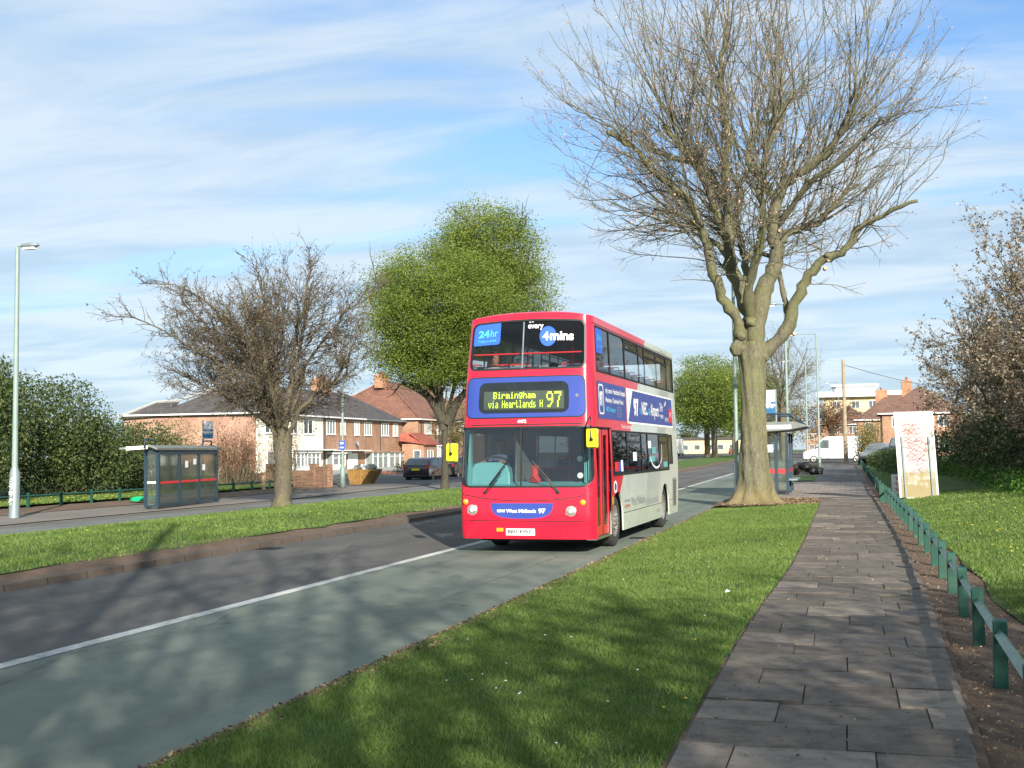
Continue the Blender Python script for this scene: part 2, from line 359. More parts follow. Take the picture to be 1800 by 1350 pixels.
kb.add([(-11.0, y, 0.0 + G(y)) for y in KY] + [(-11.02, y, .095 + G(y)) for y in KY] + [(-11.20, y, .105 + G(y)) for y in KY],
       [(i, i + 1, len(KY) + i + 1, len(KY) + i) for i in range(len(KY) - 1)] + [(len(KY) + i, len(KY) + i + 1, 2 * len(KY) + i + 1, 2 * len(KY) + i) for i in range(len(KY) - 1)])
kb.build('kerb', M['kerb'])['kind'] = 'structure'
strip('median_soil', K(-11.9), K(-11.19), KY, lambda x, y: .103 + .09 * min(1, (-11.19 - x) / .6), M['soil'], 2)
def medz(x, y): return float(np.interp(x, [-18.25, -17.2, -14.8, -12.3, -11.4], [.03, .15, .26, .22, .165])) + .02 * noise.noise(Vector((x * .8, y * .5, 0)))
def medl(y): return -18.25
MY = [y for y in rng_(-20, 60, 1) + rng_(62, 126, 4) + rng_(134, 400, 14)]
def medl(y): return -18.25
strip('grass_median', medl, lambda y: -11.62 + wob(y, .28, .9, 3) + wob(y, .16, 4, 5), MY, medz, M['grassbase'], 10)
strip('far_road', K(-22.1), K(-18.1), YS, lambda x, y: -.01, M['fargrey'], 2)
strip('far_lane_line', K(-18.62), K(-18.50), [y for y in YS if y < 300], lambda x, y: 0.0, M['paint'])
strip('side_road', K(-44), K(-21.4), rng_(52, 300, 6), lambda x, y: .012 if y > 56 else -.02, M['asphalt'], 4)
strip('pavement', K(-25.0), K(-21.5), [y for y in rng_(-20, 57.5, 2.5)], lambda x, y: .035, M['pavement'], 3)
strip('far_kerb', K(-21.62), K(-21.38), rng_(-20, 57.5, 2.5), lambda x, y: .05 + (.0 if x < -21.5 else -.055), M['pavement'], 2)
strip('soil_strip', lambda y: -28.2, lambda y: -24.95 + wob(y, .3, .6, 8), rng_(-20, 57.0, 2.2), lambda x, y: .05 + .02 * noise.noise(Vector((x, y, 0))), M['soil'], 4)
strip('left_grass', K(-60), K(-27.9), rng_(-20, 64, 4), lambda x, y: .13 + .02 * min(30, max(0, -28 - x)), M['grassbase'], 8)
strip('driveway', K(-44.6), K(-36), rng_(66, 140, 6), lambda x, y: .03, M['concrete'], 2)
# right side
def pl(y): return float(np.interp(y, [0, 6.5, 10, 13, 17, 22, 40, 120], [-.96, -.93, -.92, -.87, -.76, -.73, -.74, -.74]))
def pr(y): return float(np.interp(y, [0, 6.5, 8, 13, 21, 38, 83, 120], [.52, .63, .70, .84, .91, .97, .75, .7]))
def vz(x, y): return .03 + .14 * min(1, max(0, (x + 3.9) / 2.9)) + .012 * noise.noise(Vector((x * 1.5, y * 1.5, 0)))
def ve(y): return -3.86 + wob(y, .10, 1.1, 1) + wob(y, .07, 5, 2)
strip('verge_soil', lambda y: -3.95, lambda y: -3.3, rng_(-20, 60, 1), lambda x, y: .022, M['soil'], 2)
strip('verge', ve, lambda y: pl(y) - .03 + wob(y, .06, 2.5, 7), rng_(-20, 36.6, .4), vz, M['grassbase'], 14)
strip('tree_soil', K(-3.9), K(-.1), rng_(36.2, 41.6, .6), lambda x, y: .125 + .05 * noise.noise(Vector((x * 2, y * 2, 1))), M['soil'], 12)
pv, pt, pb = newmat('block_paving')
_v = coords(pt); _br = nd(pt, 'ShaderNodeTexBrick', {'Vector': _v, 'Color1': (.24, .20, .17, 1), 'Color2': (.33, .27, .23, 1), 'Mortar': (.12, .10, .085, 1), 'Scale': 1, 'Mortar Size': .012, 'Brick Width': .42, 'Row Height': .42})
pt.links.new(mixc_(pt, 1.0, _br.outputs['Color'], ramp(pt, noise_(pt, .8, 5, .6), [(.3, (.75,)*3), (.7, (1.1,)*3)]), 'MULTIPLY'), pb.inputs['Base Color']); pb.inputs['Roughness'].default_value = .92
strip('paved_area', K(-3.88), K(.98), rng_(41.5, 59, 2.5), lambda x, y: .135, pv, 2)
strip('pavement_slope', K(-3.88), K(-.70), rng_(59, 100, 4), lambda x, y: .118, M['pavement'], 2)
strip('grass_patch', K(-3.3), K(-1.5), rng_(59.5, 68, 1), lambda x, y: .16, M['grassbase'], 2)
strip('far_footpath', K(-1.5), K(1.0), rng_(58.9, 100, 4), lambda x, y: .15, M['asphalt'], 2)
strip('cross_road', K(-3.9), K(60), rng_(100, 150, 10), lambda x, y: .01, M['asphalt'], 2)
strip('path_soil', lambda y: pr(y) - .15, lambda y: 2.3 + wob(y, .3, .8, 11) + wob(y, .15, 3, 4), rng_(-5, 100, 1), lambda x, y: .135 + .035 * noise.noise(Vector((x * 2.2, y * 2.2, 2))), M['soil'], 8)
def bz(x, y): return .145 + .11 * max(0, min(x - 1.6, 6)) + .03 * noise.noise(Vector((x, y * .8, 4)))
strip('bank', lambda y: 1.58 + wob(y, .18, .7, 21) + wob(y, .10, 2.7, 22), K(40), rng_(-30, 100, 2), bz, M['grassbase'], 40)

for (dx, dy, lab) in ((-4.12, 24.5, 'iron gully grate at the verge edge of the bus lane'), (-10.72, 21.0, 'iron gully grate beside the median kerb')):
    m = MB(); m.box(-.2, .2, -.2, .2, 0, .012); [m.box(-.15, .15, -.16 + k * .065, -.14 + k * .065, .012, .016) for k in range(6)]
    o = m.build('drain_grate', M['galvdark'] if 'galvdark' in M else M['black']); o.location = (dx, dy, .003); tag(o, lab, 'drain')
# footpath slabs : each laid separately, joints filled with soil and moss
random.seed(5)
strip('path_bed', lambda y: pl(y) - .05, lambda y: pr(y) + .03, rng_(-4, 41.4, 2), lambda x, y: .166, M['soil'], 2)
sm, st_, sb = newmat('concrete_slab')
_g = st_.nodes.new('ShaderNodeNewGeometry')
_c = ramp(st_, _g.outputs['Random Per Island'], [(0, (.124, .105, .086)), (.75, (.155, .132, .110)), (.90, (.195, .165, .135)), (1, (.27, .23, .185))])
_c = mixc_(st_, 1.0, _c, ramp(st_, noise_(st_, 5.5, 5, .7), [(.38, (.70,)*3), (.52, (1.0,)*3), (.72, (1.18,)*3)]), 'MULTIPLY')
_c = mixc_(st_, ramp(st_, noise_(st_, 2.3, 6, .75), [(.60, (0,)*3), (.72, (.55,)*3)]), _c, (.07, .085, .035))
_c = mixc_(st_, 1.0, _c, ramp(st_, mathn(st_, 'ADD', mathn(st_, 'MULTIPLY', noise_(st_, 1.3, 5, .6), .6), mathn(st_, 'MULTIPLY', noise_(st_, 90, 3, .8), .4)), [(.3, (.68,)*3), (.7, (1.22,)*3)]), 'MULTIPLY')
st_.links.new(_c, sb.inputs['Base Color']); sb.inputs['Roughness'].default_value = .93; bump(st_, sb, noise_(st_, 130, 3, .8), .5, .006)
sb.inputs['Specular IOR Level'].default_value = .25
slab = MB(); y = -4.0; row = 0
while y < 41.2:
    h = .60; xl, xr = pl(y), pr(y); x = xl; first = [.62, .30, .90, .48][row % 4]
    while x < xr - .02:
        wd = first if x == xl else random.choice([.9, .9, .6, .75])
        x1 = min(x + wd, xr + random.uniform(-.02, .03))
        if xr - x1 < .18: x1 = xr
        g = .0052; dz = random.uniform(-.005, .006); tx = random.uniform(-.004, .004); ty = random.uniform(-.007, .007)
        a, b, c, d = x + g, x1 - g, y + g * 1.9, y + h - g * 1.9
        zt = .178 + dz
        P = [(a, c, zt - tx - ty), (b, c, zt + tx - ty), (b, d, zt + tx + ty), (a, d, zt - tx + ty)]
        Q = [(p[0], p[1], .14) for p in P]
        slab.add(P + Q, [(0, 1, 2, 3), (0, 4, 5, 1), (1, 5, 6, 2), (2, 6, 7, 3), (3, 7, 4, 0)])
        x = x1
    y += h; row += 1
slab.build('footpath', sm)['kind'] = 'structure'

# ---------------------------------------------------------------- grass blades and flowers
def blades(name, n, xf, yr, zf, hgt, wid, seed, mat, ypow=1.0, label=None, cat='grass'):
    r = np.random.default_rng(seed)
    y0, y1 = yr; t = r.random(n); y = y0 * (y1 / y0) ** (t ** ypow)
    xa = np.array([xf(v) for v in y]); x = xa[:, 0] + (xa[:, 1] - xa[:, 0]) * r.random(n)
    keep = np.array([noise.noise(Vector((a * 1.1, b * 1.1, seed))) * .6 + noise.noise(Vector((a * 5, b * 5, seed))) * .5 for a, b in zip(x, y)]) > r.random(n) * .9 - .62
    x, y = x[keep], y[keep]; n = len(x)
    z = np.array([zf(a, b) for a, b in zip(x, y)]) - .004
    an = r.random(n) * 2 * np.pi; h = hgt * (.5 + r.random(n) * .9); w_ = wid * (.6 + .8 * r.random(n)) * (1 + y / 14)
    lean = h * (.2 + .8 * r.random(n)); la = r.random(n) * 2 * np.pi
    b = np.stack([x, y, z], 1); dx = np.stack([np.cos(an) * w_, np.sin(an) * w_, 0 * w_], 1)
    tip = b + np.stack([np.cos(la) * lean, np.sin(la) * lean, h], 1)
    v = np.stack([b - dx, b + dx, tip], 1).reshape(-1, 3); f = np.arange(3 * n).reshape(-1, 3)
    o = np_mesh(name, v, f, mat); tag(o, label, cat, kind='stuff'); return o
blades('verge_grass', 330000, lambda y: (-3.85, pl(y) - .03), (4.6, 36.5), vz, .036, .0028, 1, M['blade'], 1.0, 'short mown grass growing on the verge between bus lane and footpath')
blades('bank_grass', 130000, lambda y: (1.62, min(6.5, .15 * y + 1.2)), (8, 42), bz, .05, .0032, 2, M['blade'], 1.0, 'rough grass growing on the bank behind the green knee rail')
blades('median_grass', 120000, lambda y: (-18.2, -11.55), (12, 60), medz, .05, .004, 3, M['blade'], 1.0, 'grass growing along the central reservation')
blades('lawn_grass', 30000, lambda y: (-31, -28), (30, 56), lambda x, y: .13, .09, .006, 4, M['blade'], 1.0, 'grass growing behind the knee rail on the far side')
def flowers(name, n, xr_, yr, zf, mat, seed, size, label):
    r = random.Random(seed); m = MB()
    for _ in range(n):
        y = yr[0] * (yr[1] / yr[0]) ** r.random(); x = r.uniform(*xr_(y))
        if noise.noise(Vector((x * .7, y * .7, seed))) < r.uniform(-.5, .4): continue
        z = zf(x, y) + r.uniform(.03, .06); s = size * r.uniform(.7, 1.2)
        k = [(x + s * math.cos(a), y + s * math.sin(a), z) for a in [i * math.pi / 3 for i in range(6)]]
        m.add(k + [(x, y, z + s * .5)], [(i, (i + 1) % 6, 6) for i in range(6)] + [(5, 4, 3, 2, 1, 0)])
    o = m.build(name, mat); tag(o, label, 'flowers', kind='stuff')
M['petal'] = plain('daisy_petal', (.75, .75, .70), .6, .05, 3); M['dandelion'] = plain('dandelion_petal', (.75, .55, .02), .6, .1, 3)
flowers('daisies', 80, lambda y: (-3.6, pl(y) - .1), (5, 36), vz, M['petal'], 3, .011, 'tiny white daisies scattered over the mown verge')
flowers('dandelions', 300, lambda y: (2.2, 5.0), (10, 40), bz, M['dandelion'], 4, .020, 'yellow dandelions scattered over the right hand bank')
flowers('white_clover', 160, lambda y: (2.0, 5.0), (10, 40), bz, M['petal'], 5, .016, 'small white flowers dotted over the right hand bank')
flowers('median_flowers', 110, lambda y: (-17.5, -11.9), (14, 55), medz, M['dandelion'], 6, .022, 'pale yellow flowers dotted over the central reservation')
flowers('verge_dandelions', 10, lambda y: (-3.7, pl(y) - .1), (5, 30), vz, M['dandelion'], 8, .016, 'few yellow dandelions in the mown verge')
flowers('lawn_flowers', 160, lambda y: (-31, -28.2), (32, 52), lambda x, y: .16, M['dandelion'], 9, .04, 'yellow flowers in the grass by the far side bushes')
def litter(name, n, xr_, yr, zf, mat, seed, size, label, cat):
    r = np.random.default_rng(seed); y = yr[0] * (yr[1] / yr[0]) ** r.random(n)
    xa = np.array([xr_(v) for v in y]); x = xa[:, 0] + (xa[:, 1] - xa[:, 0]) * r.random(n)
    z = np.array([zf(a, b) for a, b in zip(x, y)]) + .008
    c = np.stack([x, y, z], 1); a = r.normal(size=(n, 3)); a[:, 2] *= .35; a /= np.linalg.norm(a, axis=1)[:, None]
    b = np.cross(a, r.normal(size=(n, 3))); b[:, 2] *= .4; b /= np.linalg.norm(b, axis=1)[:, None]
    s = (size * (.4 + r.random(n)))[:, None]
    v = np.stack([c - a * s, c - b * s * .5, c + a * s, c + b * s * .5], 1).reshape(-1, 3)
    tag(np_mesh(name, v, np.arange(4 * n).reshape(-1, 4), mat), label, cat, kind='stuff')
M['chips'] = leafmat('dead_leaf_litter', (.10, .06, .035), (.20, .13, .08), (.42, .31, .20), .1, .9)
litter('leaf_litter', 9000, lambda y: (pr(y) - .03, 2.1), (6, 45), lambda x, y: .15, M['chips'], 11, .012, 'dead leaves and chippings scattered on the soil along the knee rail', 'leaf litter')
litter('edge_litter', 6000, lambda y: (-3.93, -3.66), (5, 38), lambda x, y: .035, M['chips'], 12, .022, 'dry debris along the edge of the bus lane', 'leaf litter')
litter('root_litter', 5000, lambda y: (-3.7, -.2), (36.3, 41.5), lambda x, y: .15, M['chips'], 13, .035, 'dead leaves around the foot of the big bare tree', 'leaf litter')
litter('path_grit', 700, lambda y: (pl(y), pr(y)), (5, 38), lambda x, y: .178, M['chips'], 14, .012, 'leaf scraps and twigs lying on the footpath', 'leaf litter')

# ---------------------------------------------------------------- trees
def tubes_np(lines, sides):
    V, F = [], []; off = 0
    ang = np.arange(sides) * 2 * np.pi / sides; ca, sa = np.cos(ang), np.sin(ang)
    for P, Rr in lines:
        P = np.asarray(P, float); Rr = np.asarray(Rr, float); k = len(P)
        T = np.empty_like(P); T[1:-1] = P[2:] - P[:-2]; T[0] = P[1] - P[0]; T[-1] = P[-1] - P[-2]
        T /= np.linalg.norm(T, axis=1)[:, None] + 1e-9
        ref = np.array([.31, .22, .92]) if abs(T[0, 2]) < .85 else np.array([1., .1, 0.])
        A = np.cross(T, ref); A /= np.linalg.norm(A, axis=1)[:, None] + 1e-9; B = np.cross(T, A)
        ring = P[:, None, :] + (A[:, None, :] * ca[None, :, None] + B[:, None, :] * sa[None, :, None]) * Rr[:, None, None]
        V.append(ring.reshape(-1, 3))
        i = np.arange(k - 1)[:, None] * sides; j = np.arange(sides)[None, :]; j1 = (j + 1) % sides
        F.append((np.stack([i + j, i + j1, i + sides + j1, i + sides + j], -1).reshape(-1, 4)) + off); off += k * sides
    return np.concatenate(V), np.concatenate(F)
def smooth_line(pts, n):
    pts = np.asarray(pts, float); k = len(pts)
    t = np.linspace(0, k - 1, n); i = np.clip(t.astype(int), 0, k - 2); f = (t - i)[:, None]
    p0 = pts[np.clip(i - 1, 0, k - 1)]; p1 = pts[i]; p2 = pts[i + 1]; p3 = pts[np.clip(i + 2, 0, k - 1)]
    return .5 * ((2 * p1) + (-p0 + p2) * f + (2 * p0 - 5 * p1 + 4 * p2 - p3) * f ** 2 + (-p0 + 3 * p1 - 3 * p2 + p3) * f ** 3)
def grow(r, p, d, L, r0, r1, n, wander, up, target=None):
    pts = [p]; d = d / np.linalg.norm(d); st = L / n
    for i in range(n):
        d = d + r.normal(size=3) * wander; d[2] += up
        d /= np.linalg.norm(d); pts.append(pts[-1] + d * st)
    return np.array(pts), np.linspace(r0, r1, n + 1)
def perp(r, d, ang):
    v = r.normal(size=3); v -= d * v.dot(d); v /= np.linalg.norm(v) + 1e-9
    return d * math.cos(ang) + v * math.sin(ang)
def quads(c, size, r, flat=1.0, asp=.55):
    n = len(c); a = r.normal(size=(n, 3)); a[:, 2] *= flat; a /= np.linalg.norm(a, axis=1)[:, None]
    b = np.cross(a, r.normal(size=(n, 3))); b /= np.linalg.norm(b, axis=1)[:, None]
    s = (np.asarray(size) * (.6 + .8 * r.random(n)))[:, None]
    return np.stack([c - a * s, c - b * s * asp, c + a * s, c + b * s * asp], 1).reshape(-1, 3), np.arange(4 * n).reshape(-1, 4)
def side_shoots(r, lines, n, Lr, ang, rad, seg, wander, up, t0=.3, keep=None, taper=.35):
    out = []; W = np.array([np.linalg.norm(l[0][-1] - l[0][0]) for l in lines]); W = W / W.sum()
    for li in r.choice(len(lines), n, p=W):
        P, Rr = lines[li]; t = t0 + (1 - t0) * r.random(); k = t * (len(P) - 1); i = min(int(k), len(P) - 2)
        p = P[i] + (P[i + 1] - P[i]) * (k - i); d = P[i + 1] - P[i]; d /= np.linalg.norm(d) + 1e-9
        rr = min(rad, float(Rr[i]) * .75); L = r.uniform(*Lr)
        if keep is not None and not keep(p, L): continue
        out.append(grow(r, p, perp(r, d, r.uniform(*ang)), L, rr, rr * taper, seg, wander, up))
    return out

def fan(r, main, n, env, foc, r0, t0=.3, surf=.28, up=.0, zmin=None, npt=11, reach=.45, wig=.035):
    PP = np.concatenate([l[0][int(len(l[0]) * t0):-1] for l in main]); DD = np.concatenate([np.diff(l[0], axis=0)[int(len(l[0]) * t0):] for l in main])
    DD = DD / (np.linalg.norm(DD, axis=1)[:, None] + 1e-9); E = np.array(env, float); vol = E[:, 3] * E[:, 4] * E[:, 5]; vol = vol / vol.sum(); out = []
    while len(out) < n:
        e = E[r.choice(len(E), p=vol)]; d = r.normal(size=3); d /= np.linalg.norm(d); q = r.random() ** surf
        t = e[:3] + d * e[3:6] * q * (1 + r.normal() * .04)
        if zmin is not None and t[2] < zmin: continue
        rad = t - foc; rl = np.linalg.norm(rad); rad /= rl; aim = foc + rad * rl * r.uniform(reach - .15, reach + .25)
        k = np.argsort(((PP - aim) ** 2).sum(1))[r.integers(4)]; p = PP[k]; L = np.linalg.norm(t - p)
        if L > rl * .95 or (t - p).dot(rad) < 0: continue
        d0 = DD[k] * .35 + rad * .65 + r.normal(size=3) * .12; d1 = rad + np.array([0, 0, up]); d1 /= np.linalg.norm(d1)
        c1 = p + d0 * L * .35; c2 = t - d1 * L * .35; u = np.linspace(0, 1, npt)[:, None]
        P = p * (1 - u) ** 3 + 3 * c1 * u * (1 - u) ** 2 + 3 * c2 * u ** 2 * (1 - u) + t * u ** 3
        w = np.cumsum(r.normal(size=(npt, 3)), 0) * wig * math.sqrt(L) * .35; w -= u * w[-1]; w[0] = 0
        out.append((P + w, np.linspace(r0 * r.uniform(.7, 1.3) * min(1.3, .5 + L / 5), .008, npt)))
    return out
def place_tree(name, loc, label, cat='tree', group=None):
    return empty(name, loc, 0, label, cat, group)

# --- the big pollarded tree beside the lane : limbs follow the photographed ones
def big_tree(loc, label, seed=1, trace=True, light=False):
    r = np.random.default_rng(seed); root = place_tree('bare_tree', loc, label)
    S = 57.0; bx, by = 1325.0, 885.0
    ct, st = math.cos(HEAD), math.sin(HEAD)
    def P3(px, py, w): u = (px - bx) / S; z = (by - py) / S; return np.array([u * ct - w * st, u * st + w * ct, z])
    limbs = [
     ([(1305,620,0),(1300,564,-.1),(1274,526,-.3),(1253,484,-.6),(1239,431,-.9),(1225,394,-1.1),(1203,358,-1.4),(1156,327,-1.8),(1108,284,-2.3),(1060,262,-2.8)],.25,.06),
     ([(1322,600,.1),(1322,545,.2),(1308,498,.4),(1296,455,.6),(1298,403,.8),(1298,346,1.1),(1275,285,1.5),(1251,251,1.9),(1208,232,2.4),(1165,204,3.0)],.37,.06),
     ([(1300,470,.5),(1286,430,0),(1275,403,-.2),(1251,351,-.7),(1227,308,-1.2),(1194,280,-1.8),(1156,247,-2.4)],.20,.06),
     ([(1298,380,.9),(1296,340,.9),(1290,285,.6),(1294,228,.4),(1285,166,.2),(1280,95,0),(1293,24,-.2)],.22,.05),
     ([(1330,600,-.1),(1338,536,-.2),(1355,488,-.3),(1367,446,-.4),(1361,408,-.5),(1367,356,-.6),(1379,327,-.8),(1417,304,-1.2),(1445,280,-1.6),(1469,237,-2.2),(1483,200,-2.6)],.39,.06),
     ([(1366,350,-.6),(1345,310,-.2),(1330,280,.2),(1336,247,.7),(1350,209,1.2),(1374,180,1.7),(1403,166,2.2),(1420,120,2.7)],.19,.05),
     ([(1365,430,-.4),(1380,420,.1),(1403,398,.6),(1440,384,1.0),(1478,365,1.5),(1512,327,2.0),(1564,285,2.6)],.20,.05),
     ([(1340,628,0),(1352,612,-.1),(1384,578,-.3),(1398,526,-.6),(1417,488,-.9),(1445,460,-1.2),(1471,450,-1.5),(1488,417,-1.8),(1521,400,-2.2),(1570,380,-2.8)],.30,.05),
     ([(1388,572,-.3),(1387,540,0),(1386,512,.2),(1378,470,.4),(1369,441,.5),(1341,431,.6),(1320,446,.6)],.13,.06),
     ([(1325,560,.3),(1330,500,1.0),(1335,430,1.9),(1330,360,2.6),(1345,290,3.2),(1320,220,3.8)],.22,.05),
     ([(1318,560,-.2),(1312,500,-1.0),(1325,420,-2.0),(1310,350,-2.9),(1325,280,-3.6),(1350,220,-4.1)],.22,.05),
     ([(1298,400,.8),(1320,360,1.6),(1335,300,2.6),(1370,240,3.4)],.14,.04),
     ([(1290,440,.4),(1262,400,1.2),(1225,350,2.2),(1180,320,3.2)],.14,.04),
     ([(1367,400,-.5),(1400,350,-1.6),(1450,310,-2.8),(1500,260,-3.8)],.14,.04),
    ]
    main = []
    for pts, a, b in limbs:
        L = smooth_line([P3(*p) for p in pts], len(pts) * 4)
        L[1:] += r.normal(size=(len(L) - 1, 3)) * .028
        rad = np.linspace(a * .76, b * 1.05, len(L)) * (1 + r.normal(size=len(L)) * .07)
        main.append((L, rad))
    tz = np.array([-.25, -.02, .14, .36, .70, 1.1, 1.9, 3.0, 4.0, 4.55, 5.0]); tr = np.array([.98, .76, .62, .56, .52, .46, .41, .38, .385, .45, .40])
    tp = np.stack([-.04 + .012 * tz, 0 * tz, tz], 1)
    V, F = tubes_np([(smooth_line(tp, 120), np.interp(np.linspace(0, 10, 120), np.arange(11), tr))], 96)
    ang = np.arctan2(V[:, 1], V[:, 0]); base = np.clip(.85 - V[:, 2], 0, 1.1) ** 1.6
    fl = 1 + base * .55 * np.maximum(0, np.sin(ang * 5 + .8 + .7 * np.sin(ang * 2))) ** 1.5 + .035 * np.sin(ang * 9 + V[:, 2] * 2)
    nz = np.array([noise.noise(Vector(v) * 2.2) * .10 + noise.noise(Vector((v[0] * 9, v[1] * 9, v[2] * 1.8))) * .035 + noise.noise(Vector((v[0] * 20, v[1] * 20, v[2] * 5))) * .018 for v in V])
    V[:, :2] *= (fl + nz)[:, None]
    trunk = np_mesh('trunk', V, F, M['bark'], root, True)
    # knobbly burls
    for (ux, uy, w_, rr) in [(1296, 612, -.15, .24), (1340, 628, -.2, .18), (1321, 566, -.28, .17), (1303, 590, -.2, .15), (1392, 572, -.35, .13), (1417, 486, -.9, .12), (1372, 436, -.5, .13), (1251, 484, -.6, .14), (1296, 455, .3, .2), (1443, 458, -1.3, .1)]:
        c = P3(ux, uy, w_); bmt = bmesh.new(); bmesh.ops.create_icosphere(bmt, subdivisions=3, radius=rr)
        for v in bmt.verts: v.co *= 1 + .35 * noise.noise(v.co * 6 + Vector(c))
        MB().add([tuple(v.co + Vector(c)) for v in bmt.verts], [[v.index for v in f.verts] for f in bmt.faces]).build('burl', M['bark'], root, smooth='all'); bmt.free()
    for (ux, uy, w_) in [(1445, 466, -1.35), (1441, 479, -1.2), (1391, 541, -.6), (1393, 552, -.45), (1369, 408, -.78), (1394, 588, -.52)]:
        c = Vector(P3(ux, uy, w_ + .06)); cut = MB(); cut.lathe([(0, .02), (.05, .018), (.06, 0), (.06, -.1)], Matrix.Translation(c) @ Vector((st, -ct, .15)).to_track_quat('Z', 'Y').to_matrix().to_4x4(), 12); cut.build('pruning_cut', M['palewood'], root)
    foc = P3(1330, 500, 0); cen = np.array([-.05, 0, 12.0])
    def inside(p, L=0): q_ = (p - cen) / np.array([6.7, 6.2, 6.7]); return q_.dot(q_) < 1.0
    env = [(-.05, 0, 12.6, 6.95, 6.4, 5.7), (0, 0, 10.2, 4.8, 4.2, 2.8)]
    shoots = fan(r, main, 400, env, foc, .019, .25, .33, .38, 6.4, 11, .5, .06)
    low0 = fan(r, main, 60, env, foc, .016, .1, .3, .2, 5.6)
    shoots = shoots + low0
    s2 = side_shoots(r, shoots, 3400 if not light else 1200, (.4, 1.4), (.25, .65), .0095, 4, .10, .03, .15, None, .45)
    s3 = side_shoots(r, s2, 8500 if not light else 1500, (.15, .55), (.4, 1.0), .0085, 2, .12, .02, .25, None, .7)
    low = side_shoots(r, [(l[0][len(l[0]) // 4:], l[1][len(l[0]) // 4:]) for l in main], 170, (.7, 2.2), (.7, 1.4), .02, 6, .12, -.01, .0, None, .3)
    low2 = side_shoots(r, low, 650, (.2, .7), (.4, 1.0), .009, 3, .12, 0, .2, None, .6)
    V, F = tubes_np(main, 14); nzv = np.array([noise.noise(Vector(v) * 3) for v in V]) * .03; V += nzv[:, None]
    np_mesh('limbs', V, F, M['bark'], root, True)
    V, F = tubes_np(shoots + low, 5); np_mesh('shoots', V, F, M['twig'], root, True)
    V, F = tubes_np(s2 + s3 + low2, 3); cr = np_mesh('twigs', V, F, M['twig'], root)
    tips = np.array([l[0][-1] for l in s3 + low2 + s2]); tips = tips[r.random(len(tips)) < .75]
    c = np.concatenate([tips, tips[r.random(len(tips)) < .5] + r.normal(size=(1, 3)) * .02]); c = c + r.normal(size=c.shape) * .02
    V, F = quads(c, .030, r); np_mesh('buds', V, F, M['bud'], root)
    return root
bt = big_tree((-2.68, 37.6, .13), 'tall bare tree with thick pollarded trunk standing in the verge beside the bus lane', 1)

def bare_tree(loc, label, trunk, h_fork, env, n1, n2, n3, seed, mats, budn, buds, budsize, extra=None, twr=.007, lean=(0, 0), name='bare_tree', group=None, nl=9, cat='tree', t0=.15, reach=.45, lt=(.28, .48)):
    """trunk=(r0,r1); env = list of (cx,cy,cz,rx,ry,rz) relative to base"""
    r = np.random.default_rng(seed); root = place_tree(name, loc, label, cat, group)
    def inside(p): return any(((p[0] - e[0]) / e[3]) ** 2 + ((p[1] - e[1]) / e[4]) ** 2 + ((p[2] - e[2]) / e[5]) ** 2 < 1 for e in env)
    tp = np.array([[0, 0, -.2], [0, 0, .0], [0, 0, .35], [lean[0] * .5, lean[1] * .5, h_fork * .6], [lean[0], lean[1], h_fork]])
    k = 18; L = smooth_line(tp, k); rr = np.interp(np.linspace(0, 4, k), [0, 1, 2, 3, 4], [trunk[0] * 1.5, trunk[0] * 1.3, trunk[0], (trunk[0] + trunk[1]) / 2, trunk[1] * 1.1])
    V, F = tubes_np([(L, rr)], 18)
    V[:, :2] += np.array([[noise.noise(Vector(v) * 3 + Vector((7, 0, 0))), noise.noise(Vector(v) * 3)] for v in V]) * trunk[0] * .25
    np_mesh('trunk', V, F, mats[0], root, True)
    main = []; top = L[-1]; cz = max(e[2] for e in env)
    for i in range(nl):
        a = 2 * math.pi * (i + r.random() * .6) / nl; el = r.uniform(.35, 1.25); Lh = r.uniform(.75, 1.15)
        e = env[r.integers(len(env))]; tgt = np.array([e[0] + e[3] * .8 * math.cos(a) * math.cos(el), e[1] + e[4] * .8 * math.sin(a) * math.cos(el), e[2] + e[5] * .75 * math.sin(el)])
        d0 = tgt - top; m = top + d0 * .45 + np.array([0, 0, -.05 * np.linalg.norm(d0)]) + r.normal(size=3) * .25
        P = smooth_line([top - np.array([0, 0, .15]), top + d0 * .12 + r.normal(size=3) * .08, m, tgt], 14); P[2:] += r.normal(size=(12, 3)) * .05
        main.append((P, np.linspace(trunk[1] * r.uniform(*lt), trunk[1] * .09, 14)))
    if extra:
        for pts, a, b in extra: P = smooth_line(pts, 16); P[3:] += r.normal(size=(13, 3)) * .04; main.append((P, np.linspace(a, b, 16)))
    sc = max(e[3] for e in env)
    s1 = fan(r, main, n1, env, top + np.array([0, 0, .2]), min(.020, trunk[1] * .075), t0, .3, .3, None, 9, reach, .05)
    s2 = side_shoots(r, s1 + main, n2, (.12 * sc, .34 * sc), (.35, 1.0), .014, 5, .14, .02, .2, None, .4)
    s3 = side_shoots(r, s2, n3, (.15, .55), (.4, 1.1), twr * 1.3, 2, .15, .02, .15, None, .7)
    V, F = tubes_np(main, 9); np_mesh('limbs', V, F, mats[0], root, True)
    V, F = tubes_np(s1 + s2, 4); np_mesh('branches', V, F, mats[1], root, True)
    V, F = tubes_np(s3, 3); np_mesh('twigs', V, F, mats[1], root)
    if budn:
        allp = np.concatenate([l[0][1:] for l in s3 + s2]); c = allp[r.integers(len(allp), size=budn)] + r.normal(size=(budn, 3)) * .035
        V, F = quads(c, budsize, r); np_mesh('buds' if budsize < .05 else 'leaves', V, F, buds, root)
    return root

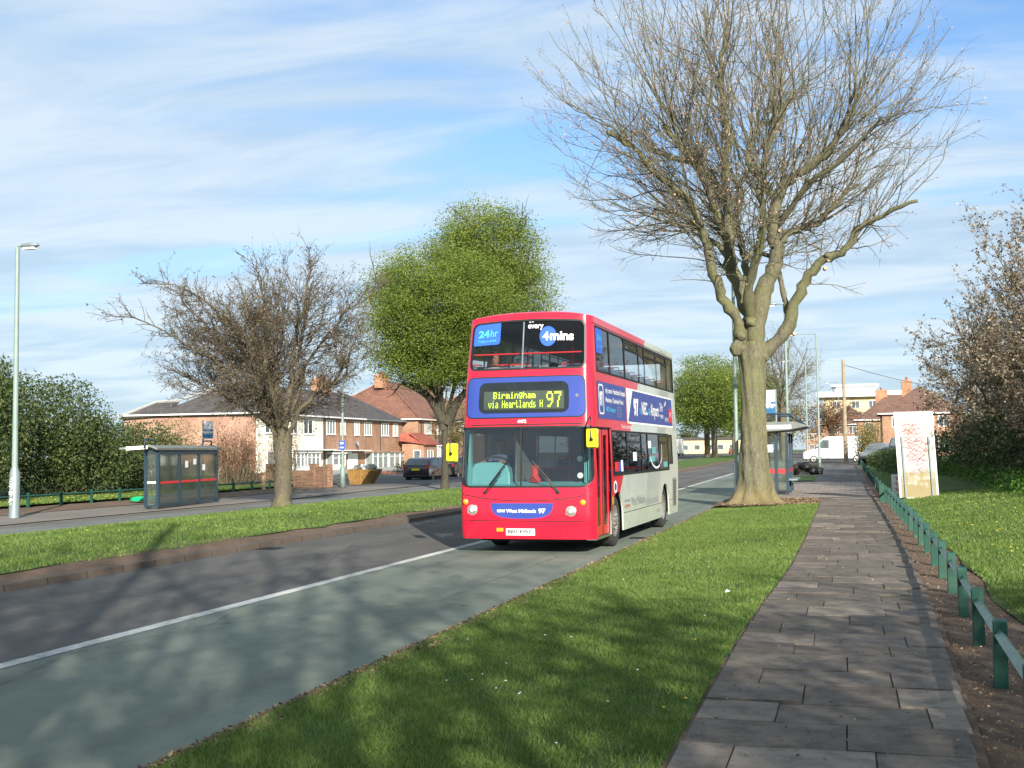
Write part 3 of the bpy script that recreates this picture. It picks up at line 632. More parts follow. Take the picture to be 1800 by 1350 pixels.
# left bare tree with brown leaf buds, long low branches reaching left
ct, st = math.cos(HEAD), math.sin(HEAD)
def LP(px, py, w): u = (px - 490) / 50.7; return (u * ct - w * st, u * st + w * ct, (888 - py) / 50.7)
ex = [([LP(488,770,0), LP(440,690,-.3), LP(360,630,-.8), LP(270,575,-1.2), LP(215,566,-1.4)], .06, .010),
      ([LP(488,765,0), LP(430,660,.4), LP(350,580,.8), (LP(305,530,1.0)), LP(262,490,1.2)], .06, .010),
      ([LP(488,760,0), LP(450,650,-.5), LP(390,560,-.8), LP(330,520,-1.0), LP(258,512,-1.4)], .06, .010),
      ([LP(490,770,0), LP(420,720,.2), LP(350,680,.4), LP(282,650,.6)], .07, .010),
      ([LP(492,765,0), LP(530,650,.3), LP(590,560,.6), LP(650,510,.9)], .08, .012),
      ([LP(488,780,0), LP(460,740,-.3), LP(445,700,-.5), LP(400,620,-.6), LP(345,510,-.8)], .07, .010),
      ([LP(488,790,0), LP(520,730,-.4), LP(560,695,-.7), LP(620,668,-1.0)], .10, .02),
      ([LP(490,770,0), LP(475,650,.2), LP(455,540,.3), LP(442,470,.3)], .13, .012),
      ([LP(492,770,0), LP(510,650,-.4), LP(535,540,-.6), LP(545,475,-.8)], .12, .012)]
e1 = LP(480, 610, 0); e2 = LP(400, 630, 0)
bare_tree((-18.4, 37.0, .12), 'bare budding tree with long low branches standing on the central reservation left of the bus', (.285, .30), 2.35,
          [(e1[0] + .1, e1[1], e1[2] + .05, 3.35, 3.1, 3.0), (e2[0], e2[1], e2[2], 2.4, 2.3, 1.8)], 250, 2700, 9500, 7, (M['barkdark'], M['twigdark']), 24000, M['budbrown'], .034, ex, .006, nl=11, t0=.38, reach=.66, lt=(.34, .55))

def leafy_tree(loc, label, trunk, h_fork, env, ncl, per, leaf, clr, seed, mat, bark, name='leafy_tree', group=None, limbs=None, forks=6, cat='tree', surf=.35, droop=0.0):
    r = np.random.default_rng(seed); root = place_tree(name, loc, label, cat, group)
    L = smooth_line([[0, 0, -.2], [0, 0, 0], [0, 0, .4], [0, 0, h_fork * .6], [0, 0, h_fork]], 16); rr = np.interp(np.linspace(0, 4, 16), range(5), [trunk * 1.5, trunk * 1.3, trunk, trunk * .92, trunk * .9])
    V, F = tubes_np([(L, rr)], 14); V[:, :2] += np.array([[noise.noise(Vector(v) * 3 + Vector((7, 0, 0))), noise.noise(Vector(v) * 3)] for v in V]) * trunk * .25
    np_mesh('trunk', V, F, bark, root, True)
    vol = np.array([e[3] * e[4] * e[5] for e in env]); vol = vol / vol.sum(); cl = []
    while len(cl) < ncl:
        e = env[r.choice(len(env), p=vol)]; d = r.normal(size=3); d /= np.linalg.norm(d); q = r.random() ** surf
        lump = 1 + .20 * noise.noise(Vector((d[0] * 2.6, d[1] * 2.6, d[2] * 2.6)) + Vector((seed, 0, 0))) + .16 * noise.noise(Vector((d[0] * 7, d[1] * 7, d[2] * 7)))
        p = np.array(e[:3]) + d * np.array(e[3:6]) * q * lump
        if noise.noise(Vector(p) * (1.1) + Vector((seed, 3, 0))) < -.24 + r.random() * .1: continue
        cl.append(p)
    cl = np.array(cl); top = L[-1]; main = []
    for i in range(forks):
        e = env[i % len(env)]; a = 2 * math.pi * (i + .5 * r.random()) / forks
        tgt = np.array([e[0] + e[3] * .55 * math.cos(a), e[1] + e[4] * .55 * math.sin(a), e[2] + e[5] * r.uniform(.1, .6)])
        P = smooth_line([top - np.array([0, 0, .2]), top + (tgt - top) * .25 + r.normal(size=3) * .1 + np.array([0, 0, .2]), top + (tgt - top) * .6 + r.normal(size=3) * .2, tgt], 12)
        main.append((P, np.linspace(trunk * .55, .05, 12)))
    if limbs:
        for pts, a, b in limbs: main.append((smooth_line(pts, 12), np.linspace(a, b, 12)))
    s1 = side_shoots(r, main, 90, (1.0, 3.0), (.5, 1.2), .045, 6, .13, .03, .25)
    s2 = side_shoots(r, s1, 260, (.4, 1.4), (.4, 1.1), .02, 4, .14, .02, .2)
    V, F = tubes_np(main, 9); np_mesh('limbs', V, F, bark, root, True)
    V, F = tubes_np(s1 + s2, 4); np_mesh('branches', V, F, bark, root)
    # leaf sprays: flattened clumps hung on each cluster point
    n = ncl * per; base = np.repeat(cl, per, 0); off = r.normal(size=(n, 3)) * np.array([clr, clr, clr * .42])
    rad = np.hypot(off[:, 0], off[:, 1]); off[:, 2] -= droop * rad
    V, F = quads(base + off, leaf, r, .6, .6); np_mesh('crown', V, F, mat, root)
    return root
def cw(px, py, w, bx, by, S): u = (px - bx) / S; return (u * ct - w * st, u * st + w * ct, (by - py) / S)
def el(px, py, w, rx, rz, bx, by, S, ry=None): p = cw(px, py, w, bx, by, S); return (p[0], p[1], p[2], rx / S, (ry or rx) / S, rz / S)
T2 = (780, 860, 37.5)
leafy_tree((-18.1, 53.2, .2), 'fresh green leafy tree with a forked dark trunk just left of the bus', .165, 3.3,
    [el(775, 550, 0, 118, 122, *T2), el(712, 600, -1, 72, 66, *T2), el(850, 580, 0, 78, 82, *T2), el(775, 655, 0, 112, 34, *T2)], 2700, 60, .042, .36, 21, M['spring2'], M['barkdeep'], name='leafy_tree',
    limbs=[([cw(778,745,0,*T2), cw(765,720,0,*T2), cw(745,695,0,*T2), cw(705,675,0,*T2)], .28, .10), ([cw(783,750,0,*T2), cw(800,715,0,*T2), cw(820,690,0,*T2)], .30, .12), ([cw(778,760,0,*T2), cw(772,700,0,*T2), cw(768,640,0,*T2)], .22, .1)])
T3 = (858, 852, 32.4)
leafy_tree((-18.6, 62.0, .28), 'taller fresh green tree behind the forked one, its crown rising above the bus', .24, 3.6,
    [el(860, 450, 0, 88, 100, *T3), el(888, 530, 0, 92, 88, *T3), el(812, 470, 0, 62, 66, *T3), el(700, 530, 0, 58, 80, *T3)], 2300, 52, .048, .42, 22, M['spring'], M['barkdeep'], name='leafy_tree')
# trees along the reservation on the right of the bus
for i, (x, y, h, rx, lab) in enumerate([(-15.6, 150, 12.3, 5.2, 'green leafy tree nearest of the row on the reservation beyond the bus'),
        (-12.9, 166, 13.5, 5.2, 'green tree at the right kerb edge of the reservation row beyond the bus'),
        (-17.6, 160, 14.0, 5.6, 'broad green tree on the left of the reservation row beyond the bus'),
        (-14.2, 184, 14.0, 5.6, 'green tree standing midway down the reservation row beyond the bus'),
        (-18.0, 205, 14.2, 5.6, 'farthest green tree on the left of the reservation row')]):
    leafy_tree((x, y, .2 + G(y)), lab, .40, 4.0, [(0, 0, h * .62, rx, rx, h * .36), (-1.2, 1, h * .5, rx * .8, rx * .8, h * .24)], 800, 30, .11, .60, 40 + i, M['spring'] if i % 2 else M['spring2'], M['barkdark'], group='green trees in a row on the reservation')
# mid distance bare tree by the white van, with a leafy companion and far trees
bare_tree((-6.3, 130, .3 + G(130)), 'big bare tree rising behind the shelter and lamp posts, trunk beside the van', (.42, .40), 5.2, [(0, 0, 9.3, 4.8, 4.8, 5.2)], 170, 1100, 2600, 31, (M['barkdark'], M['twig']), 3500, M['budbrown'], .05, None, .014)
leafy_tree((-6.8, 150, G(150)), 'small russet bush tree behind the bare tree near the van', .2, 2.0, [(0, 0, 4.5, 4.6, 3, 3.2)], 420, 12, .10, .5, 32, M['olive'], M['barkdark'], name='small_tree', surf=.5)
leafy_tree((-1.4, 150, G(150)), 'orange brown budding small tree behind the telegraph pole', .18, 2.2, [(0, 0, 4.6, 3.2, 3, 3.2)], 260, 12, .10, .5, 33, M['redleaf'], M['barkdark'], name='small_tree', surf=.6)
# blossom thicket on the right bank
for i, (x, y, rx, ry, h, lab) in enumerate([(7.6, 43.5, 4.3, 4.0, 9.6, 'large pink brown blossom tree overhanging the bank at the right edge'),
        (7.6, 53, 4.4, 4.6, 8.9, 'blossom tree next beyond the largest one, behind the graffiti board'),
        (8.3, 65, 4.9, 5.0, 8.6, 'farther blossom tree thinning out against the sky behind the board'),
        (9.3, 34.0, 3.2, 2.8, 6.6, 'low spreading blossom tree nearest the camera on the bank')]):
    bare_tree((x, y, .5), lab, (.28, .26), 1.3, [(0, 0, h * .55, rx, ry, h * .5), (0, 0, h * .34, rx * .95, ry * .95, h * .34)], 170, 1500, 5200, 50 + i, (M['barkdark'], M['twig']), 42000, M['blossom'], .050, None, .008, name='blossom_tree', nl=12, group='blossom trees on the bank')
# dense dark inside of the thicket and undergrowth
def foliage(name, env, n, leaf, mat, seed, surf=.4, rough=.12, flat=1):
    r = np.random.default_rng(seed); vol = np.array([e[3] * e[4] * e[5] for e in env]) ** .8; vol /= vol.sum(); k = r.choice(len(env), n, p=vol); E = np.array(env)[k]
    d = r.normal(size=(n, 3)); d /= np.linalg.norm(d, axis=1)[:, None]; q = (r.random(n) ** surf)[:, None]
    lump = np.array([1 + rough * 1.5 * noise.noise(Vector(a) * 3 + Vector((seed, 0, 0))) + rough * noise.noise(Vector(a) * 9) for a in d])[:, None]
    p = E[:, :3] + d * E[:, 3:6] * q * lump
    keep = (p[:, 2] > 0.02) & (np.array([noise.noise(Vector(a) * 1.7 + Vector((seed, 0, 0))) + .6 * noise.noise(Vector(a) * 5) for a in p]) > -.30)
    return quads(p[keep], leaf, r, flat)
def shrub(name, loc, env, n, leaf, mat, seed, label, cat='bush', group=None, stems=40, surf=.4, stemmat='barkdark', flat=1, sr=.018):
    root = empty(name, loc, 0, label, cat, group); V, F = foliage(name, env, n, leaf, mat, seed, surf, flat=flat)
    np_mesh('foliage', V, F, mat, root)
    r = np.random.default_rng(seed + 5); L = []
    for _ in range(stems):
        e = env[r.integers(len(env))]; d = r.normal(size=3); d /= np.linalg.norm(d); tgt = np.array(e[:3]) + d * np.array(e[3:6]) * r.uniform(.6, 1.02)
        if tgt[2] < .3: tgt[2] = e[2]
        b = np.array([e[0] * .6 + r.normal() * .3, e[1] * .6 + r.normal() * .3, -.1]); m = b + (tgt - b) * .5 + r.normal(size=3) * .25
        L.append((smooth_line([b, m, tgt], 8), np.linspace(sr * 1.8, sr * .3, 8)))
    V, F = tubes_np(L, 4); np_mesh('stems', V, F, M[stemmat], root); return root
shrub('thicket', (8.6, 46, .3), [(-1.0, 4, 1.5, 3.4, 12, 1.8), (1.0, 4, 3.4, 3.2, 14, 3.2), (.3, -7, 1.3, 2.2, 4, 1.5), (-2.2, 18, 1.2, 3.0, 9, 1.5)], 60000, .075, M['evergreen'], 61, 'dark dense thicket under the blossom trees on the bank', stems=90, surf=.5)
shrub('undergrowth', (5.6, 41, .42), [(-.4 - .02 * i, i * 3.4 - 10, .1, 1.0, 2.2, .66) for i in range(12)], 26000, .045, M['nettle'], 62, 'bright green nettles fringing the foot of the thicket', cat='undergrowth', stems=60, surf=.7, sr=.006)
shrub('hedge', (2.6, 78, .35 + G(78)), [(.4, i * 3.6 - 19, .35, 1.5, 2.8, .85) for i in range(11)], 22000, .06, M['evergreen'], 63, 'low dark hedge beside the far end of the knee rail', stems=30)
shrub('hedge', (1.6, 101, .2 + G(101)), [(0, 0, 1.7, .9, 3.5, 1.8), (.7, 3, 2.3, 1.0, 2, 1.7), (.3, 7, 1.9, 1.2, 2.5, 1.9)], 5000, .07, M['olive'], 64, 'scruffy twiggy hedge behind the telegraph pole', stems=160, surf=.8, sr=.02)
# left side bushes
shrub('evergreen_bush', (-32.3, 37.5, .2), [(0, 0, 2.9, 3.0, 3.2, 3.1), (-1.3, 2, 4.0, 2.4, 2.6, 2.2), (1.0, -1.5, 1.4, 2.5, 2.4, 1.6)], 60000, .06, M['evergreen'], 71, 'large dark green bush left of the far bus shelter', stems=50)
shrub('evergreen_bush', (-33.0, 43.5, .2), [(0, 0, 2.5, 3.0, 3.0, 2.7), (1.4, 1.5, 1.7, 2.2, 2.4, 1.9)], 45000, .06, M['evergreen'], 72, 'dark green bush directly behind the far bus shelter', stems=50)
shrub('evergreen_bush', (-32.5, 50.0, .2), [(0, 0, 1.5, 2.3, 2.6, 1.8)], 16000, .06, M['evergreen'], 73, 'smaller green bush between the far shelter and the brick end wall', stems=50)
shrub('evergreen_bush', (-33.2, 31.8, .2), [(0, 0, 3.6, 2.6, 2.8, 3.4), (1.5, -.5, 1.4, 2.2, 2.4, 1.7)], 34000, .06, M['spring2'], 74, 'brighter green bush at the left edge behind the lamp post', stems=40)
shrub('olive_shrub', (-34.6, 57, .1), [(0, 0, 1.9, 1.6, 1.7, 1.9)], 4200, .05, M['olive'], 75, 'olive coloured thin shrub in front of the brick end wall', stems=90, surf=.7)
for i, (x, y, h) in enumerate([(-31.6, 56.8, 3.3), (-30.2, 56.4, 3.2), (-28.9, 58.2, 3.5)]):
    shrub('russet_shrub', (x, y, .1), [(0, 0, h * .52, 1.05, 1.0, h * .52)], 5200, .035, M['redleaf'], 76 + i, ['reddish brown leafless shrub right behind the far bus shelter', 'reddish brown twiggy shrub midway along the brick end wall', 'tallest reddish twiggy shrub beside the trunk of the budding tree'][i], stems=160, surf=.8, group='reddish shrubs by the end wall', sr=.010)
bare_tree((-56, 104, .2), 'pale thin bare tree on the skyline behind the bushes', (.14, .12), 1.6, [(0, 0, 5.4, 2.9, 2.9, 4.3)], 80, 500, 1100, 81, (M['twig'], M['twig']), 0, None, .05, None, .011)
bare_tree((-63, 110, .2), 'second pale bare tree on the skyline, nearer the lamp post', (.14, .12), 1.6, [(0, 0, 4.6, 2.6, 2.6, 3.6)], 70, 400, 900, 82, (M['twig'], M['twig']), 0, None, .05, None, .011)
bare_tree((-41.5, 126, .2), 'orange brown budding tree between the brick houses and the leafy trees', (.2, .18), 2.0, [(0, 0, 5.6, 3.2, 3.2, 4.2)], 80, 500, 900, 83, (M['barkdark'], M['twig']), 4500, M['olive'], .09, None, .011)
# trees behind the camera : their shadows fall across the lane, verge and path
SHT = [((3.6, -9.5, .2), 5, 'bare tree behind the camera shading the bus lane'), ((9.4, -6.5, .6), 9, 'bare tree behind the camera shading the footpath')]
def simple_bare(loc, lab, seed, rx, h):
    return bare_tree(loc, lab, (.38, .34), 3.4, [(0, 0, h * .62, rx, rx, h * .38)], 90, 420, 500, seed, (M['barkdark'], M['twig']), 700, M['budbrown'], .08, None, .012)
simple_bare((4.2, -9.6, .2), 'bare tree standing beside the path behind the camera', 91, 6.3, 15.0)
leafy_tree((6.3, -8.2, .3), 'thin leafed tree behind the camera next to the bare one', .2, 3.0, [(0, 0, 9.0, 4.6, 5.0, 3.4), (-3.4, -4, 11.6, 3.0, 3.4, 2.2)], 70, 16, .10, .42, 96, M['spring2'], M['barkdark'], surf=.6)
leafy_tree((7.4, -7.2, .5), 'lower leafy tree on the bank behind the camera', .2, 2.0, [(0, 0, 6.0, 3.6, 4.4, 2.6), (1.6, 2, 4.2, 2.6, 2.6, 1.8)], 140, 18, .09, .40, 97, M['spring2'], M['barkdark'], surf=.6)
simple_bare((-2.6, -19.0, .2), 'bare tree in the verge behind the camera', 92, 5.2, 15.5)
leafy_tree((9.0, -1.0, .6), 'leafy tree on the bank behind the camera', .25, 1.6, [(0, 0, 3.5, 3.4, 3.6, 2.4)], 420, 16, .10, .4, 94, M['spring2'], M['barkdark'])

# ---------------------------------------------------------------- the double decker bus (local: x nearside +, y back, z up)
BUS = empty('double_decker_bus', (-5.47, 20.44, 0), -0.0163, 'red and grey double decker bus driving towards the camera in the green bus lane', 'bus')
Lb, RC = 9.75, .17
def hw(z): return 1.25 - .035 * max(0, z - 1.4)
def rake(z): return float(np.interp(z, [.2, .28, .6, 1.15, 2.3, 3.2, 4.2], [.10, .045, .0, .015, .10, .19, .40]))
def F(u, v, off=0.0, raw=False):      # front shell, u lateral -1.25..1.25, v height
    s_ = min(1, max(0, (v - 3.25) / .85)); s_ = s_ * s_ * (3 - 2 * s_)
    def p(u, v):
        z = v + .055 * s_ * (1 - (u / 1.25) ** 2); h = hw(z); x = u * h / 1.25; d = abs(x) - (h - RC); d = min(max(d, 0), RC * .9999)
        y = rake(v) + .05 * (u / 1.25) ** 2 + (RC - math.sqrt(max(0, RC * RC - d * d))); return Vector((x, y, z))
    P = p(u, v)
    if off:
        e = .004; a = p(min(1.25, u + e), v) - p(max(-1.25, u - e), v); b = p(u, v + e) - p(u, v - e); n = a.cross(b).normalized(); P = P + n * off
    return P
def y0(z): return rake(z) + .05 + RC
def Sd(u, v, off=0.0): return Vector((hw(v) + off, u + (.0 if u < 9 else (u - 9) * -.28 * max(0, (1.2 - v) / 1.2)), v))
def So(u, v, off=0.0): p = Sd(u, v, off); return Vector((-p.x, p.y, p.z))
def Rr_(u, v, off=0.0):  # rear, u lateral, v height
    return Vector((u * hw(v) / 1.25, Lb - .28 * .75 * max(0, (1.2 - v) / 1.2) + off, v))

def grid(m, fn, us, vs, skip=(), mi=None, flip=False, off=0):
    nu = len(us); P = [fn(u, v, off) if off else fn(u, v) for v in vs for u in us]; fs = []
    for j in range(len(vs) - 1):
        for i in range(nu - 1):
            cu, cv = (us[i] + us[i + 1]) / 2, (vs[j] + vs[j + 1]) / 2
            if any(a < cu < b and c < cv < d for a, b, c, d in skip): continue
            f = (j * nu + i, j * nu + i + 1, (j + 1) * nu + i + 1, (j + 1) * nu + i); fs.append(f[::-1] if flip else f)
    m.add(P, fs, mi)
def lin(a, b, n): return [a + (b - a) * i / n for i in range(n + 1)]
def cuts(lo, hi, marks, step):
    ms = sorted({lo, hi, *[x for x in marks if lo < x < hi]}); o = []
    for a, b in zip(ms, ms[1:]): o += lin(a, b, max(1, math.ceil((b - a) / step)))[:-1]
    return o + [hi]
def rr_pts(u0, u1, v0, v1, r, n=6, seg=10):      # rounded rectangle outline, anticlockwise, densified
    if not hasattr(r, '__len__'): r = [r] * 4   # bl, br, tr, tl
    o = []
    for (cx, cy, a0, rr) in ((u0 + r[0], v0 + r[0], 180, r[0]), (u1 - r[1], v0 + r[1], 270, r[1]), (u1 - r[2], v1 - r[2], 0, r[2]), (u0 + r[3], v1 - r[3], 90, r[3])):
        o += [(cx + rr * math.cos(R(a0 + 90 * k / n)), cy + rr * math.sin(R(a0 + 90 * k / n))) for k in range(n + 1)]
    d = []
    for i, p in enumerate(o):
        q = o[(i + 1) % len(o)]; k = max(1, math.ceil(math.hypot(q[0] - p[0], q[1] - p[1]) / .12))
        d += [(p[0] + (q[0] - p[0]) * t / k, p[1] + (q[1] - p[1]) * t / k) for t in range(k)]
    return d
def ring(m, fn, A, B, offa=0, offb=0, mi=None, flip=False):
    n = len(A); V = [fn(u, v, offa) for u, v in A] + [fn(u, v, offb) for u, v in B]
    fs = [(i, (i + 1) % n, n + (i + 1) % n, n + i) for i in range(n)]; m.add(V, [f[::-1] for f in fs] if flip else fs, mi)
def collar(m, fn, rect, r, mi=None, flip=False):
    u0, u1, v0, v1 = rect; A = rr_pts(u0, u1, v0, v1, r); B = []
    cx, cy = (u0 + u1) / 2, (v0 + v1) / 2
    rr = r if hasattr(r, '__len__') else [r] * 4
    for (u, v) in A:
        q = 0 if (u < cx and v < cy) else 1 if v < cy else 2 if u >= cx else 3; k = rr[q]
        ccu = (u0 + k) if u < cx else (u1 - k); ccv = (v0 + k) if v < cy else (v1 - k)
        du, dv = u - ccu, v - ccv
        if (u < cx and du < 0 or u >= cx and du > 0) and (v < cy and dv < 0 or v >= cy and dv > 0) and k > 1e-6:
            t = k / max(abs(du), abs(dv)); B.append((ccu + du * t, ccv + dv * t))
        else: B.append((u, v))
    ring(m, fn, B, A, 0, 0, mi, flip)
def gasket(m, fn, rect, r, wd=.025, off=.006, mi=None, flip=False):
    u0, u1, v0, v1 = rect; rr = r if hasattr(r, '__len__') else [r] * 4
    A = rr_pts(u0 - .004, u1 + .004, v0 - .004, v1 + .004, r); B = rr_pts(u0 + wd, u1 - wd, v0 + wd, v1 - wd, [max(.005, x - wd) for x in rr])
    if len(A) != len(B):
        n = len(A); B2 = []
        for (u, v) in A: B2.append((min(max(u, u0 + wd), u1 - wd), min(max(v, v0 + wd), v1 - wd)))
        cx, cy = (u0 + u1) / 2, (v0 + v1) / 2; W, H = (u1 - u0) / 2, (v1 - v0) / 2
        B = [(cx + (u - cx) * (W - wd) / (W + .004), cy + (v - cy) * (H - wd) / (H + .004)) for u, v in A]
    ring(m, fn, A, B, off, off, mi, flip); ring(m, fn, B, B, off, -.02, mi, flip)
def pane(m, fn, rect, r, off=-.006, nu=14, nv=8, mi=None, flip=False):
    u0, u1, v0, v1 = rect; rr = r if hasattr(r, '__len__') else [r] * 4; V, fs = [], []
    def ext(v, side):
        kb, kt = (rr[0], rr[3]) if side < 0 else (rr[1], rr[2])
        ins = 0
        if v < v0 + kb: ins = kb - math.sqrt(max(0, kb * kb - (v0 + kb - v) ** 2))
        if v > v1 - kt: ins = max(ins, kt - math.sqrt(max(0, kt * kt - (v - v1 + kt) ** 2)))
        return ins
    vs = sorted(set(lin(v0, v1, nv) + [v0 + k * (1 - math.cos(R(a))) for k in rr[:2] for a in (25, 45, 65)] + [v1 - k * (1 - math.cos(R(a))) for k in rr[2:] for a in (25, 45, 65)]))
    for v in vs:
        a, b = u0 + ext(v, -1), u1 - ext(v, 1)
        for i in range(nu + 1): V.append(fn(a + (b - a) * i / nu, v, off))
    for j in range(len(vs) - 1):
        for i in range(nu):
            f = (j * (nu + 1) + i, j * (nu + 1) + i + 1, (j + 1) * (nu + 1) + i + 1, (j + 1) * (nu + 1) + i); fs.append(f[::-1] if flip else f)
    m.add(V, fs, mi)
# materials for the bus
def livery():
    m, t, b = newmat('bus_paint'); g = t.nodes.new('ShaderNodeTexCoord'); sp = nd(t, 'ShaderNodeSeparateXYZ', {0: g.outputs['Object']})
    bd = mathn(t, 'ADD', mathn(t, 'MULTIPLY', sp.outputs[2], 1.09), 1.217); f = mathn(t, 'GREATER_THAN', mathn(t, 'SUBTRACT', sp.outputs[1], bd), 0.0)
    n = noise_(t, 1.2, 5, .6); n2 = noise_(t, 5, 4, .7)
    red = ramp(t, n, [(.3, (.60, .008, .030)), (.7, (.70, .012, .042))]); grey = ramp(t, n, [(.3, (.50, .545, .495)), (.7, (.57, .61, .555))])
    col = mixc_(t, f, red, grey)
    low = nd(t, 'ShaderNodeMapRange', {'Value': sp.outputs[2], 'From Min': .25, 'From Max': .9, 'To Min': .45, 'To Max': 0.0})
    dirt = mathn(t, 'MULTIPLY', low.outputs[0], ramp(t, n2, [(.35, (.1,)*3), (.7, (1,)*3)]))
    col = mixc_(t, mathn(t, 'MULTIPLY', dirt, f), col, (.30, .27, .22))
    geo = t.nodes.new('ShaderNodeNewGeometry'); col = mixc_(t, geo.outputs['Backfacing'], col, (.28, .29, .28))
    t.links.new(col, b.inputs['Base Color']); b.inputs['Roughness'].default_value = .28; b.inputs['Coat Weight'].default_value = .45; b.inputs['Coat Roughness'].default_value = .09
    bump(t, b, noise_(t, 1.4, 2, .4), .05, .02); return m
M['bus'] = livery(); M['busblue'] = plain('panel_blue', (.030, .058, .29), .35, .08, 2, 0, .5, 0, .3)
M['adblue'] = plain('advert_blue', (.045, .070, .28), .4, .10, 3); M['skyblue'] = plain('sticker_blue', (.030, .115, .58), .4, .05, 3)
M['glass'] = glassmat('bus_glass', (.82, .87, .87), .42, .015); M['screen'] = glassmat('windscreen_glass', (.72, .78, .76), 1.0, .01)
M['txt'] = plain('white_lettering', (.82, .82, .80), .5, .02, 2); M['cyan'] = plain('cyan_lettering', (.07, .55, .75), .5, .02, 2)
M['greytxt'] = plain('grey_lettering', (.24, .26, .27), .5, .1, 3); M['teal'] = plain('teal_dashboard', (.13, .37, .40), .45, .10, 2.5)
M['seat'] = plain('seat_moquette', (.10, .12, .20), .8, .3, 14); M['floor'] = plain('dark_floor', (.03, .03, .035), .7, .2, 3); M['ceil'] = plain('grey_lining', (.14, .15, .15), .6, .1, 2)
M['amber'] = plain('amber_lens', (.85, .32, .02), .2, .1, 6, 0, .5, 0, .8); M['lens'] = plain('headlight_lens', (.50, .52, .46), .12, .45, 40, .6, .8, .4, 1.0); M['chrome'] = plain('steel_trim', (.55, .56, .56), .25, .1, 4, .9)
M['tyre'] = plain('tyre_rubber', (.030, .029, .028), .85, .3, 6); M['rim'] = plain('wheel_rim', (.30, .29, .26), .45, .3, 6, .5)
M['grey'] = plain('grey_plastic', (.22, .22, .21), .6, .2, 5); M['plate'] = plain('plate_white', (.80, .80, .76), .4, .03, 4)
def led():
    m, t, b = newmat('led_dots'); b.inputs['Base Color'].default_value = (.5, .8, .05, 1); b.inputs['Emission Color'].default_value = (.62, .95, .06, 1); b.inputs['Emission Strength'].default_value = .42; return m
M['led'] = led()
# --- shell
UPF = (-1.15, 1.14, 3.29, 4.155); BLF = (-1.17, 1.13, 2.41, 3.17); WSF = (-1.235, 1.225, 1.18, 2.265)
hwn = math.sin
ucols = cuts(-1.25, 1.25, [UPF[0], UPF[1], BLF[0], BLF[1], WSF[0], WSF[1]] + [s * (1.25 - RC + RC * math.sin(R(a))) for s in (-1, 1) for a in (0, 20, 40, 55, 68, 80)], .16)
vrows = cuts(.27, 4.25, [.33, .5, .585, .6, 1.0, UPF[2], UPF[3], BLF[2], BLF[3], WSF[2], WSF[3]], .14)
sh = MB(); grid(sh, F, ucols, vrows, [UPF, WSF])
collar(sh, F, UPF, .13); collar(sh, F, WSF, [.22, .22, .05, .05])
def top(x, h): return 4.25 + .12 * (1 - min(1, abs(x / h)) ** 3)
def capP(u, t):
    P = F(u, 4.25); h = hw(4.25); a = t * math.pi / 2; zt = max(P.z, top(P.x, h)); return (P.x * (1 - .0 * t), P.y + .26 * (1 - math.cos(a)), P.z + (zt - P.z) * math.sin(a))
nT = 6; V = [capP(u, j / nT) for j in range(nT + 1) for u in ucols]; n_ = len(ucols)
sh.add(V, [(j * n_ + i, j * n_ + i + 1, (j + 1) * n_ + i + 1, (j + 1) * n_ + i) for j in range(nT) for i in range(n_ - 1)])
# roof
ys_ = lin(0, 1, 14); V = []
for s_ in ys_:
    for u in ucols:
        a = capP(u, 1); V.append((a[0], a[1] + (Lb - a[1]) * s_, a[2] - (.10 * max(0, s_ - .9) * 10) * (1 - abs(u / 1.25)) ** .3))
sh.add(V, [(j * n_ + i, j * n_ + i + 1, (j + 1) * n_ + i + 1, (j + 1) * n_ + i) for j in range(14) for i in range(n_ - 1)])
UW = [(.66, 1.80), (1.86, 3.30), (3.36, 4.86), (4.92, 5.56), (5.62, 7.10), (7.16, 8.56), (8.62, 9.62)]
LW = [(1.70, 3.12), (3.18, 4.72), (4.78, 5.46), (5.52, 6.98), (7.04, 8.34)]
WF, WR, AR = 2.05, 7.68, .56
def arch(y, c): d = AR * AR - (y - c) ** 2; return max(.27, .47 + math.sqrt(d)) if d > 0 else .27
def sidepanel(m, fn_, flip, near):
    def fn(u, v, off=0.0): return fn_(max(u, y0(v)), v, off)
    doors = [(.30, 1.52, .27, 2.24)] if near else []
    ub = (.66, 9.62, 3.27, 4.07); lb = (1.70, 8.34, 1.36, 2.18) if near else (.40, 8.34, 1.36, 2.18); sw = (8.42, 8.93, 1.50, 2.16)
    boxes = [(WF - AR - .01, WF + AR + .01, .27, 1.06), (WR - AR - .01, WR + AR + .01, .27, 1.06)]
    skip = doors + [ub, lb] + ([sw] if near else []) + boxes
    us = cuts(.30, Lb, [x for b in skip for x in b[:2]], .5); vs = cuts(.27, 4.25, [x for b in skip for x in b[2:]] + [.62], .4)
    grid(m, fn, us, vs, skip, None, flip)
    # strip joining front corner to side
    vv = vs; V = []; nf = len(vv)
    for v in vv: V.append(fn(y0(v), v)); 
    for v in vv: V.append(fn(max(.30, y0(v)), v))
    m.add(V, [((i, nf + i, nf + i + 1, i + 1) if not flip else (i, i + 1, nf + i + 1, nf + i)) for i in range(nf - 1)])
    for c in (WF, WR):
        a = lin(c - AR - .01, c + AR + .01, 30); V = [fn(y, arch(y, c)) for y in a] + [fn(y, 1.06) for y in a] + [Vector((fn(y, arch(y, c)).x * .975, y, arch(y, c))) for y in a]
        k = 31; m.add(V, [(i, i + 1, k + i + 1, k + i) for i in range(30)] + [(2 * k + i, 2 * k + i + 1, i + 1, i) for i in range(30)])
    return us
sidepanel(sh, Sd, False, True); sidepanel(sh, So, True, False)
